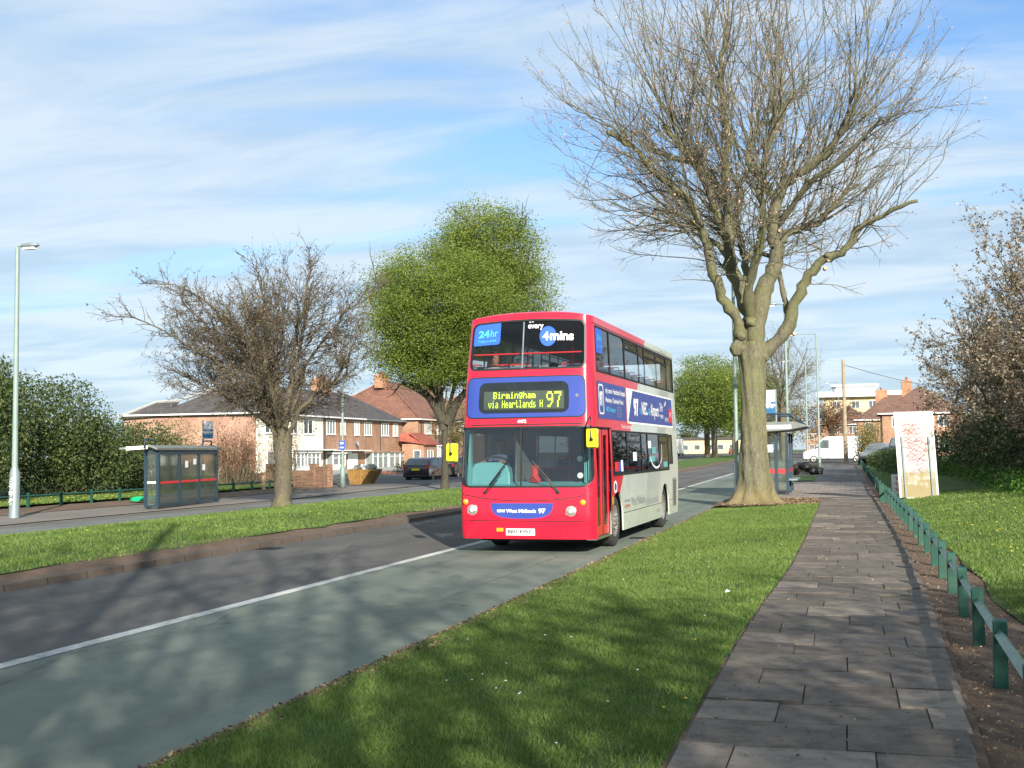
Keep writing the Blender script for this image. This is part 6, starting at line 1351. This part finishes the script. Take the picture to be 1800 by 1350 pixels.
def bay(parent, x, y0_, y1, z0, z1, d=.75, wallm='upvc', cols=3):
    b = MB(); b.box(x - .05, x + d - .04, y0_ + .04, y1 - .04, -.1, z0 - .02); b.box(x - .05, x + d + .12, y0_ - .12, y1 + .12, z1 + .02, z1 + .16); bb = b.build('bay', M[wallm], parent)
    m = MB(); m.box(x - .02, x + d - .06, y0_ + .06, y1 - .06, z0 - .02, z1 + .02); m.build('bay_glass', M['curtain'], bb)
    m = MB(); n = cols
    for k in range(n + 1): c = y0_ + (y1 - y0_) * k / n; m.box(x + d - .07, x + d, c - .05 if 0 < k < n else (c if k == 0 else c - .09), c + .05 if 0 < k < n else (c + .09 if k == 0 else c), z0, z1)
    m.box(x + d - .065, x + d - .005, y0_, y1, z0 - .01, z0 + .07); m.box(x + d - .065, x + d - .005, y0_, y1, z1 - .07, z1 + .01); m.box(x + d - .065, x + d - .005, y0_, y1, z1 - .42, z1 - .36)
    m.box(x - .02, x + d, y0_ - .005, y0_ + .035, z0, z0 + .07); m.box(x, x + .08, y0_ - .01, y0_ + .03, z0, z1); m.build('bay_frame', M['upvc'], bb); return bb
def chimney(parent, x, y, z0, z1, wx=.8, wy=1.3, pots=3):
    m = MB(); m.box(x - wx / 2, x + wx / 2, y - wy / 2, y + wy / 2, z0, z1); m.box(x - wx / 2 - .06, x + wx / 2 + .06, y - wy / 2 - .06, y + wy / 2 + .06, z1 - .28, z1 - .14); c = m.build('chimney', M['chim'], parent)
    for k in range(pots): m = MB(); m.lathe([(.13, 0), (.11, .32), (.13, .34), (.09, .34)], Matrix.Translation((x, y - wy / 2 + wy * (k + .5) / pots, z1)), 10); m.build('chimney_pot', M['clay'], c)
def dish(parent, x, y, z): 
    m = MB(); m.lathe([(.02, 0), (.18, .03), (.30, .10), (.29, .11)], Matrix.Translation((x + .25, y, z)) @ Matrix.Rotation(R(70), 4, 'Y'), 16); m.tube([(x, y, z), (x + .25, y, z)], .02, 5); m.build('satellite_dish', M['greytxt'], parent)
def downpipe(parent, x, y, z0, z1): m = MB(); m.tube([(x, y, z0), (x, y, z1)], .04, 6); m.build('drainpipe', M['black'], parent)
# row A : cream rendered corner house, two brick houses. front wall x=-46, local origin at (-46, 88)
XA = -46.0
def rowhouse(name, label, y0_, y1, wall, cat='house', front=None):
    root = empty(name, (XA, y0_, .05), 0, label, cat, None); L_ = y1 - y0_
    m = MB(); m.box(-9.0, 0, .004, L_ - .004, -.3, 5.15); m.build('wall', M[wall], root); return root, L_
hA, L1 = rowhouse('rendered_house', 'cream rendered end house with a dark hipped roof and brick side wall', 88.0, 100.6, 'render')
m = MB(); m.box(-12.2, -.16, -.25, -.002, -.3, 5.15); m.box(-12.2, -9.02, 0, 10, -.3, 4.2); m.build('side_wall', M['brickwall'], hA)
def slab_roof(pts_faces, parent, mat, name='roof'):
    m = MB()
    for f in pts_faces: m.poly([Vector(p) for p in f])
    o = m.build(name, M[mat], parent); s_ = o.modifiers.new('t', 'SOLIDIFY'); s_.thickness = .12; s_.offset = -1; return o
E0, RZ = 5.15, 8.05; ov = .35
hx0, hx1 = -9.0 - ov, ov; rx = -4.5
slab_roof([[(hx1, -.25 - ov, E0), (hx1, L1, E0), (rx, L1, RZ), (rx, 4.6, RZ)], [(hx0, L1, E0), (hx0, -.25 - ov, E0), (rx, 4.6, RZ), (rx, L1, RZ)], [(hx0, -.25 - ov, E0), (hx1, -.25 - ov, E0), (rx, 4.6, RZ)]], hA, 'slate')
slab_roof([[(-12.5, -.25 - ov, 4.95), (-9.2, -.25 - ov, 5.12), (-8.2, 1.6, 6.3), (-10.4, 1.6, 6.25)], [(-12.5, 9, 4.95), (-12.5, -.25 - ov, 4.95), (-10.4, 1.6, 6.25), (-10.4, 9, 6.25)]], hA, 'slate', 'rear_roof')
m = MB(); m.box(-12.55, hx1 + .1, -.25 - ov - .1, -.25 - ov + .01, E0 - .06, E0 + .06); m.box(hx1 - .01, hx1 + .1, -.25 - ov, L1, E0 - .07, E0 + .05); m.build('gutter', M['white'], hA)
m = MB(); m.tube([(-12.5, -.55, 5.1), (-10.4, 1.6, 6.36)], .09, 6); m.tube([(-10.4, 1.6, 6.36), (-8.2, 1.7, 6.42)], .09, 6); m.tube([(-8.2, 1.7, 6.42), (rx, 4.6, RZ + .10)], .09, 6); m.tube([(hx1, -.6, E0 + .1), (rx, 4.6, RZ + .1)], .09, 6); m.build('hip_tiles', M['concrete'], hA)
chimney(hA, -4.2, 9.3, 7.0, 9.2, 1.0, 2.2, 3)
for a, b in ((93.8, 95.3), (96.5, 98.4)): window(hA, 0, a - 88, b - 88, 3.55, 4.80, 2, 'winglass')
window(hA, 0, 89.2 - 88, 91.0 - 88, 3.55, 4.80, 2, 'winglass'); window(hA, 0, 89.6 - 88, 91.0 - 88, .6, 2.0, 1, 'curtain')
bay(hA, 0, 93.0 - 88, 95.4 - 88, .62, 1.85, .7); bay(hA, 0, 95.9 - 88, 98.6 - 88, .62, 1.85, .7)
m = MB(); m.box(-.02, 1.0, 4.6, 13.4, 2.08, 2.18); m.build('canopy', M['white'], hA); m = MB(); m.box(0, .05, 11.0, 11.9, .05, 2.0); m.build('door', M['upvc'], hA)
for i, (a, b, lab) in enumerate(((100.6, 110.0, 'brick terraced house beside the cream house, satellite dish on its front'), (110.0, 121.0, 'brick terraced house at the far end of the dark roofed terrace'))):
    h, L_ = rowhouse('brick_house', lab, a, b, 'brick'); end = i == 1; oy = L_ + (ov if end else 0); ry = L_ - 4.6 if end else L_
    fc = [[(hx1, 0, E0), (hx1, oy, E0), (rx, ry, RZ), (rx, 0, RZ)], [(hx0, oy, E0), (hx0, 0, E0), (rx, 0, RZ), (rx, ry, RZ)]]
    if end: fc.append([(hx1, oy, E0), (hx0, oy, E0), (rx, ry, RZ)])
    slab_roof(fc, h, 'slate'); m = MB(); m.box(hx1 - .01, hx1 + .1, 0, oy, E0 - .07, E0 + .05); m.build('gutter', M['white'] if i == 0 else M['galvd'], h)
    ws_ = ((101.4, 103.3), (104.6, 105.7), (107.9, 109.1)) if i == 0 else ((110.4, 112.2), (114.9, 116.9), (118.2, 119.6))
    for (p, q_) in ws_: window(h, 0, p - a, q_ - a, 3.58, 4.90, 3)
    if i == 0: bay(h, 0, 101.3 - a, 104.2 - a, .7, 1.75, .7, 'upvc', 2); m = MB(); m.box(0, .06, 106.2 - a, 107.1 - a, 0, 1.95); m.box(0, .05, 107.2 - a, 108.6 - a, .1, 1.8); m.build('door', M['upvc'], h); dish(h, .05, 7.2, 2.75); m = MB(); m.box(0, 1.0, .3, 9.3, 2.02, 2.1); m.build('canopy', M['white'], h); downpipe(h, .08, .25, 0, 5)
    else: bay(h, 0, 110.6 - a, 114.8 - a, .25, 1.85, .85, 'brick', 3); bay(h, 0, 115.2 - a, 119.8 - a, .3, 1.82, .8, 'brick', 3); downpipe(h, .08, 4.5, 0, 5)
    if i == 0: chimney(h, -4.4, 9.3, 7.2, 9.3, 1.0, 2.3, 4)
# row B beyond : bigger orange roofed houses
def big_house(loc, Lh, D, eave, ridge, label, wallm='brick', roofm='redtile', hip0=True, hip1=True, wins=(), face='x', chim=None, name='brick_house', pots=3, rz=0):
    root = empty(name, loc, rz, label, 'house'); m = MB(); m.box(-D, 0, 0, Lh, -.3, eave); m.build('wall', M[wallm], root); o = .4; a = D / 2
    r0 = (a if hip0 else -o); r1 = Lh - (a if hip1 else -o); X0, X1 = -D - o, o
    fc = [[(X1, -o, eave), (X1, Lh + o, eave), (-a, r1, ridge), (-a, r0, ridge)], [(X0, Lh + o, eave), (X0, -o, eave), (-a, r0, ridge), (-a, r1, ridge)]]
    if hip0: fc.append([(X0, -o, eave), (X1, -o, eave), (-a, r0, ridge)])
    if hip1: fc.append([(X1, Lh + o, eave), (X0, Lh + o, eave), (-a, r1, ridge)])
    slab_roof(fc, root, roofm); m = MB(); m.box(o - .02, o + .08, -o, Lh + o, eave - .07, eave + .05)
    if hip0: m.box(X0, X1 + .08, -o - .09, -o + .01, eave - .06, eave + .06)
    m.build('gutter', M['white'], root)
    if hip0: m = MB(); m.tube([(X1, -o, eave + .08), (-a, r0, ridge + .1)], .10, 6); m.tube([(X0, -o, eave + .08), (-a, r0, ridge + .1)], .10, 6); m.build('hip_tiles', M[roofm], root)
    for wv in wins: window(root, 0, *wv)
    if chim: chimney(root, *chim)
    return root
hB = big_house((-44.4, 121.5, .2), 12.5, 12.5, 5.25, 9.9, 'brick house with a big orange hipped roof behind the dark roofed terrace', wins=((2.2, 4.2, 3.7, 5.0, 3), (6.3, 7.6, 3.7, 4.95, 3), (9.3, 11, 3.7, 4.95, 3)), hip1=False, chim=(-6.2, 5.2, 9.0, 10.5, 1.0, 2.2, 3)); dish(hB, .05, 5.2, 3.0); downpipe(hB, .08, 1.0, 0, 5)
bay(hB, 0, 4.6, 7.0, .6, 2.3, .7); bay(hB, 0, 8.2, 10.4, .6, 2.3, .7)
m = MB(); m.box(0, 1.5, -2.2, 1.8, 0, 2.55); m.box(-1, 0, -2.2, -.005, 0, 2.55); po = m.build('porch_wall', M['brick'], hB); slab_roof([[(1.8, -2.5, 2.5), (1.8, 2.1, 2.5), (-.02, 2.1, 3.75), (-.02, -2.5, 3.75)], [(-1.2, -2.52, 2.9), (1.8, -2.52, 2.48), (-.02, -2.0, 3.76), (-1.2, -2.0, 3.76)]], hB, 'clay', 'porch_roof'); window(hB, 1.5, -1.2, .6, .7, 1.9, 2); window_y(hB, -2.2, .3, 1.1, .6, 1.9, 1)
big_house((-44.4, 134.3, .25), 13, 12, 5.25, 9.6, 'brick house next beyond the orange roofed one, half hidden by the leafy tree trunks', wins=((1.5, 3.2, 3.7, 5.0, 3), (5, 6.5, 3.7, 5, 3), (9, 10.5, 3.7, 5, 3)), hip0=False, chim=(-6, 7, 8.8, 10.4))
big_house((-44.0, 150, .35), 14, 12, 5.3, 9.6, 'distant brick house beyond the leafy trees, seen left of the bus mirror', wins=((1.5, 3.2, 3.7, 5.0, 3), (5, 6.5, 3.7, 5, 3)), chim=(-6, 7, 8.8, 10.4))
# right side houses
def right_house(x0, y, W, D, eave, ridge, label, roofm, chims, wallm='brick'):
    root = empty('brick_house', (x0, y, G(150)), 0, label, 'house'); m = MB(); m.box(0, W, 0, D, -.3, eave); m.build('wall', M[wallm], root); o = .4; a = D / 2
    slab_roof([[(-o, -o, eave), (W + o, -o, eave), (W - a, a, ridge), (a, a, ridge)], [(-o, D + o, eave), (-o, -o, eave), (a, a, ridge)], [(W + o, D + o, eave), (-o, D + o, eave), (a, a, ridge), (W - a, a, ridge)], [(W + o, -o, eave), (W + o, D + o, eave), (W - a, a, ridge)]], root, roofm)
    m = MB(); m.box(-o, W + o, -o - .10, -o + .01, eave - .08, eave + .06); m.box(-o - .10, -o + .01, -o, D + o, eave - .08, eave + .06); m.build('gutter', M['white'], root)
    for c in chims: chimney(root, *c)
    for xx in lin(1.6, W - 2, 3): window_y(root, 0, xx - .6, xx + .6, 3.4, 4.6, 2); window_y(root, 0, xx - .6, xx + .6, .9, 2.2, 2)
    return root
right_house(4.1, 138, 8.4, 8, 4.9, 8.0, 'red brick house with brown roof partly hidden by the graffiti board', 'browntile', [(2.9, 4.6, 6.6, 8.8, 1.1, .8, 3)])
right_house(1.8, 172, 13, 8.5, 5.0, 8.6, 'red roofed house left of and beyond the one behind the graffiti board', 'browntile', [(3.4, 4.2, 7.0, 9.3, 1.6, .8, 3)])
right_house(-3.2, 196, 8, 8, 4.9, 8.0, 'small house with a brown roof below the cream flats', 'browntile', [])
bfl = empty('apartment_block', (-3.2, 214, .6), 0, 'cream flats with a stepped white flat roof beyond the telegraph pole', 'flats'); M['cream'] = plain('cream_wall', (.60, .50, .30), .85, .06, 1)
m = MB(); m.box(0, 14, 0, 12, 0, 10.0); m.build('wall', M['cream'], bfl); m = MB(); m.box(-1.2, 15, -1.2, 13, 10.0, 10.9); rf = m.build('roof', M['white'], bfl); m = MB(); m.box(2.0, 8.6, 1, 10, 10.9, 11.9); m.box(1.2, 9.2, .2, 11, 11.9, 12.2); m.build('penthouse', M['white'], bfl)
for xx in (1.4, 4.6, 7.4, 10.2):
    for z in (1.4, 4.4, 8.0): window_y(bfl, 0, xx, xx + 1.3, z, z + 1.3, 2)
fb = empty('low_building', (-58, 330, .7), 0, 'long low cream building far behind the row of reservation trees', 'building'); m = MB(); m.box(0, 34, 0, 10, 0, 3.8); m.build('wall', M['cream'], fb); m = MB(); m.box(-.5, 34.5, -.5, 10.5, 3.8, 4.4); m.build('roof', M['slate'], fb)
for xx in lin(2, 31, 9): window_y(fb, 0, xx, xx + 1.6, 1.0, 2.4, 1)
for i, (x, y, W_, H_) in enumerate(((-95, 300, 16, 6), (-72, 330, 14, 6.5), (-10, 330, 16, 6), (12, 300, 14, 6))):
    h = right_house(x, y, W_, 9, 5, 8.3, ['far brick house on the skyline left of the leafy trees', 'far brick house showing between the leafy trees and the bus', 'far brick house behind the shelter end of the road', 'far brick house beyond the red roofed ones'][i], 'browntile', [(3, 4, 7, 9, 1, .8, 2)])
# distant tree line : one tree each
r_ = random.Random(77)
for k in range(26):
    x = -330 + k * 17 + r_.uniform(-4, 4); y = 380 + r_.uniform(-30, 60); h = r_.uniform(7, 12)
    leafy_tree((x, y, .7), 'distant hazy tree standing on the skyline', .3, 2.5, [(0, 0, h * .55, h * .55, h * .5, h * .45)], 90, 14, .35, 1.0, 300 + k, M['evergreen'] if k % 3 else M['olive'], M['barkdark'], name='distant_tree', group='distant trees on the skyline', surf=.6)
# garden wall, barrier, skip, picket fence, rubble, hedge
gw = empty('garden_wall', (0, 0, 0), 0, 'old crumbling brick garden wall behind the budding tree', 'wall')
a, b = Vector((-32.5, 60.0, 0)), Vector((-25.35, 55.9, 0)); d = (b - a).normalized(); n = Vector((-d.y, d.x, 0)); T = Matrix(((d.x, n.x, 0, a.x), (d.y, n.y, 0, a.y), (0, 0, 1, 0), (0, 0, 0, 1)))
Lw = (b - a).length; pr_ = [(0, -.1), (Lw, -.1), (Lw, 1.20), (Lw - 1.2, 1.16), (Lw - 1.3, .98), (Lw - 3.2, .96), (Lw - 3.3, .90), (2.2, .86), (2.1, .80), (0, .78)]
m = MB(); m.prism([T @ Vector((x, 0, z)) for x, z in pr_], n * .24); m.build('wall', M['brickold'], gw)
for x in (2.9, Lw - 1.25, Lw - .1): m = MB(); m.box(x - .2, x + .2, -.04, .30, -.1, 1.32 if x < Lw - 1 else 1.28, T); m.build('pier', M['brickold'], gw)
m = MB(); m.box(0, Lw - 1.4, -.03, .28, .865, .93, T); m.build('coping', M['kerb'], gw) if False else None
for (x, lab) in (((-31.0), 'weathered wooden barrier left of the budding tree trunk'), ((-28.4), 'end post of a wooden barrier right of the budding tree trunk')):
    o = empty('wooden_barrier', (x, 53.2, .08), 0, lab, 'barrier')
    m = MB(); m.box(.85, 1.0, -.06, .06, -.1, .72); m.build('post', M['palewood'], o)
    if x < -30: m = MB(); m.box(-1.6, -1.45, -.06, .06, -.1, .72); m.build('post', M['palewood'], o); m = MB(); m.box(-1.7, 1.02, -.05, .05, .72, .84); m.build('rail', M['palewood'], o)
sk = empty('skip', (-25.85, 61.0, .03), R(6), 'yellow skip heaped with rubbish beside the garden wall', 'skip'); M['skip'] = plain('skip_yellow', (.22, .12, .022), .6, .3, 3)
pf = [(-.40, 0), (.15, 0), (.68, .80), (.68, .90), (-.58, .90), (-.58, .80)]
m = MB(); m.prism([(x, 0, z) for x, z in pf], (0, 2.6, 0)); [m.box(x - .04, x + .04, -.05, 0, .1, .95) for x in (-.3, -.1, .1)]; m.build('hull', M['skip'], sk)
m = MB(); rr = random.Random(2)
for k in range(70): x, y, z = rr.uniform(-.48, .5), rr.uniform(.1, 2.4), .86 + rr.uniform(0, .22); s_ = rr.uniform(.05, .14); m.box(-s_, s_, -s_, s_, -s_ * .4, s_ * .4, Matrix.Translation((x, y, z)) @ Euler((rr.uniform(-1, 1), rr.uniform(-1, 1), rr.uniform(0, 3))).to_matrix().to_4x4())
m.build('rubble', M['concrete'], sk); m = MB(); m.box(-.1, .25, .1, .5, .88, 1.22, Matrix.Rotation(.2, 4, 'Y')); m.build('white_sack', M['white'], sk, bevel=.08)
rb_ = empty('rubble_pile', (-33.5, 85, .05), 0, 'pile of broken orange bricks in front of the brick house', 'rubble'); m = MB()
for k in range(240): t = rr.random(); x, y = rr.gauss(0, .9), rr.gauss(0, .8); z = max(0, .42 - .28 * math.hypot(x, y)) * rr.random(); m.box(-.1, .1, -.055, .055, -.04, .04, Matrix.Translation((x, y, z + .04)) @ Euler((rr.uniform(-1, 1), rr.uniform(-1, 1), rr.uniform(0, 3))).to_matrix().to_4x4())
m.build('bricks', M['rub'], rb_)
sa = empty('sand_pile', (-35.6, 84.5, .04), 0, 'low grey pile of sand beside the broken bricks', 'rubble'); m = MB(); m.lathe([(1.3, -.02), (1.0, .12), (.5, .34), (.12, .45), (0, .46)], None, 20); m.build('sand', M['concrete'], sa, smooth='all')
shrub('garden_hedge', (-33.0, 91, .05), [(0, 0, .55, 2.4, 1.0, .75), (3.0, -3, .5, 1.8, 1.2, .7)], 7000, .06, M['evergreen'], 88, 'clipped green hedge in front of the brick house bay windows', stems=10)
pk = empty('picket_fence', (-31.6, 85.2, .04), R(10), 'low pale picket fence in front of the green hedge', 'fence')
for k in range(22): m = MB(); x = k * .19; m.prism([(x, 0, 0), (x + .09, 0, 0), (x + .09, 0, .52), (x + .045, 0, .60), (x, 0, .52)], (0, .02, 0)); m.build('picket', M['palewood'], pk)
m = MB(); m.box(-.1, 4.2, .022, .05, .15, .20); m.box(-.1, 4.2, .022, .05, .40, .45); m.build('rail', M['palewood'], pk)
# ---------------------------------------------------------------- vehicles
def car(loc, rz, col, label, van=False, L_=4.0, W_=1.72, H_=1.5, est=False):
    root = empty('parked_car' if not van else 'delivery_van', loc, rz, label, 'car' if not van else 'van'); paint = plain('car_paint', col, .25, .05, 2, .2, .5, 0, .7)
    if van: prof = [(0, .38), (0, .85), (.15, 1.08), (.95, 1.28), (1.75, 2.28), (2.2, 2.45), (L_ - .08, 2.48), (L_, 2.35), (L_, .38)]; gl = 1.28
    else: prof = [(0, .30), (-.02, .62), (.12, .80), (.95, .95), (1.62, H_ - .06), (2.1, H_), (L_ - .95, H_ - .03), (L_ - .62, H_ - .10), (L_ - .12, .98), (L_, .80), (L_, .30)]; gl = .92
    m = MB(); k = len(prof); secs = [(-1, .5), (-.96, 1), (-.5, 1), (.5, 1), (.96, 1), (1, .5)]
    V = []
    for sx in (-1, -.93, .93, 1):
        for (y, z) in prof:
            ins = (z - gl) * (.16 if not van else .06) if z > gl else 0; sh_ = 1 if abs(sx) < 1 else 0
            V.append((sx / 1 * (W_ / 2 - ins) if not sh_ else math.copysign(W_ / 2 - ins - .05, sx), y + (0 if sh_ else (.05 if y < L_ / 2 else -.05)), z + (0 if sh_ else (-.04 if z > .5 else .03))))
    fs = [(j * k + i, (j + 1) * k + i, (j + 1) * k + i + 1, j * k + i + 1) for j in range(3) for i in range(k - 1)] + [(j * k + k - 1, (j + 1) * k + k - 1, (j + 1) * k, j * k) for j in range(3)] + [tuple(range(k)), tuple(range(4 * k - 1, 3 * k - 1, -1))]
    m.add(V, fs); bd = m.build('body', paint, root, smooth=True, bevel=.02)
    g = MB()
    def sidepoly(pts):
        for sx in (-1, 1):
            P = [(sx * (W_ / 2 - max(0, z - gl) * (.16 if not van else .06) + .006), y, z) for y, z in pts]; g.add(P, [tuple(range(len(P))) if sx > 0 else tuple(range(len(P)))[::-1]])
    if van: sidepoly([(1.12, 1.36), (1.78, 2.12), (2.35, 2.12), (2.35, 1.36)]); wsb = [(1.02, 1.34), (1.66, 2.14)]
    else: sidepoly([(1.12, .98), (1.66, H_ - .13), (2.15, H_ - .08), (2.15, .98)]); sidepoly([(2.22, .98), (2.22, H_ - .08), (L_ - 1.0, H_ - .12), (L_ - .42, 1.0)]); wsb = [(1.03, 1.0), (1.58, H_ - .10)]
    (ya, za), (yb, zb) = wsb; dx_ = .012; wa, wb = W_ / 2 - .14, W_ / 2 - .22
    g.quad((-wa, ya - .012, za + .02), (wa, ya - .012, za + .02), (wb, yb - .012, zb + .02), (-wb, yb - .012, zb + .02))
    if not van: ya, za, yb, zb = L_ - .15, 1.02, L_ - .58, H_ - .14; g.quad((wa, ya + .025, za), (-wa, ya + .025, za), (-wb, yb + .03, zb), (wb, yb + .03, zb))
    g.build('windows', M['winglass'], root)
    r_w = .31 if not van else .35
    for y in (.72 if not van else .95, L_ - .75 if not van else L_ - 1.2):
        for sx in (-1, 1): wheel('wheel', root, sx * (W_ / 2 - .0), y, r_w, .2, sx)
    for sx in (-1, 1):
        m = MB(); m.box(sx * (W_ / 2 - .22) - .12, sx * (W_ / 2 - .22) + .12, -.035, .03, .66 if not van else .86, .78 if not van else 1.04); m.build('headlight', M['lens'], root, bevel=.02)
        m = MB(); x = sx * (W_ / 2 - .10); m.box(x - .09, x + .07, L_ - .06, L_ + .02, .82, 1.06) if not van else m.box(x - .05, x + .05, L_ - .02, L_ + .02, .9, 1.3); m.build('tail_light', M['red'], root, bevel=.02)
        m = MB(); m.box(sx * W_ / 2 - .02 + sx * .08, sx * W_ / 2 + .02 + sx * .14, 1.15, 1.22, gl + .02, gl + (.16 if not van else .4)); m.build('mirror', M['black'] if van else paint, root, bevel=.02)
    m = MB(); m.box(-.26, .26, L_ + .012, L_ + .03, .70, .82); m.build('number_plate', M['yellow'], root); m = MB(); m.box(-W_ / 2 + .05, W_ / 2 - .05, -.04, .0, .30, .48); m.box(-W_ / 2 + .05, W_ / 2 - .05, L_, L_ + .04, .30, .46); m.box(-W_ / 2 + .12, W_ / 2 - .12, .2, L_ - .2, .22, .30); m.build('bumper', M['dark'], root)
    return root
car((-25.3, 73.0, .03), R(180) - .02, (.022, .012, .020), 'dark maroon hatchback parked beside the picket fence', est=True)
car((-25.7, 79.2, .03), R(180) - .02, (.02, .02, .024), 'dark car parked beyond the maroon hatchback, half hidden by the tree trunks')
v = car((-3.75, 116.2, .02 + G(116)), R(-90), (.74, .75, .75), 'white high roofed van crossing the junction behind the telegraph pole', True, 6.0, 2.0); 
c1 = car((1.9, 97, .35 + G(96)), R(-22), (.20, .22, .24), 'silver grey car parked behind the low hedge left of the graffiti board')
c2 = car((3.75, 93, .45 + G(90)), R(-14), (.02, .035, .04), 'dark green people carrier parked just left of the graffiti board', False, 4.4, 1.8, 1.85)
car((-26.2, 292, .7), 0, (.45, .02, .03), 'small red car far away on the other carriageway'); car((-24.6, 330, .7), 0, (.6, .6, .6), 'pale car far away beyond the red one')
car((-27.4, 342, .7), 0, (.7, .7, .7), 'white car farthest away on the other carriageway')
car((-20.0, 338, .7), R(90), (.02, .02, .025), 'dark car far away behind the reservation tree trunks')
lv = empty('box_lorry', (-28.9, 208, .6), 0, 'white box lorry just behind the rear of the bus on the other carriageway', 'lorry'); m = MB(); m.box(-1.15, 1.15, 0, 5.5, .55, 3.1); m.build('box', M['white'], lv, bevel=.03); m = MB(); m.box(-1.05, 1.05, 5.55, 7.2, .5, 2.3); m.build('cab', M['white'], lv, bevel=.1); m = MB(); m.box(-1.0, 1.0, .1, 7, .35, .55); m.box(-.9, .9, -.02, 0, .6, .75); m.build('chassis', M['dark'], lv)
for y in (1.2, 6.3):
    for sx in (-1, 1): wheel('wheel', lv, sx * 1.1, y, .45, .25, sx)
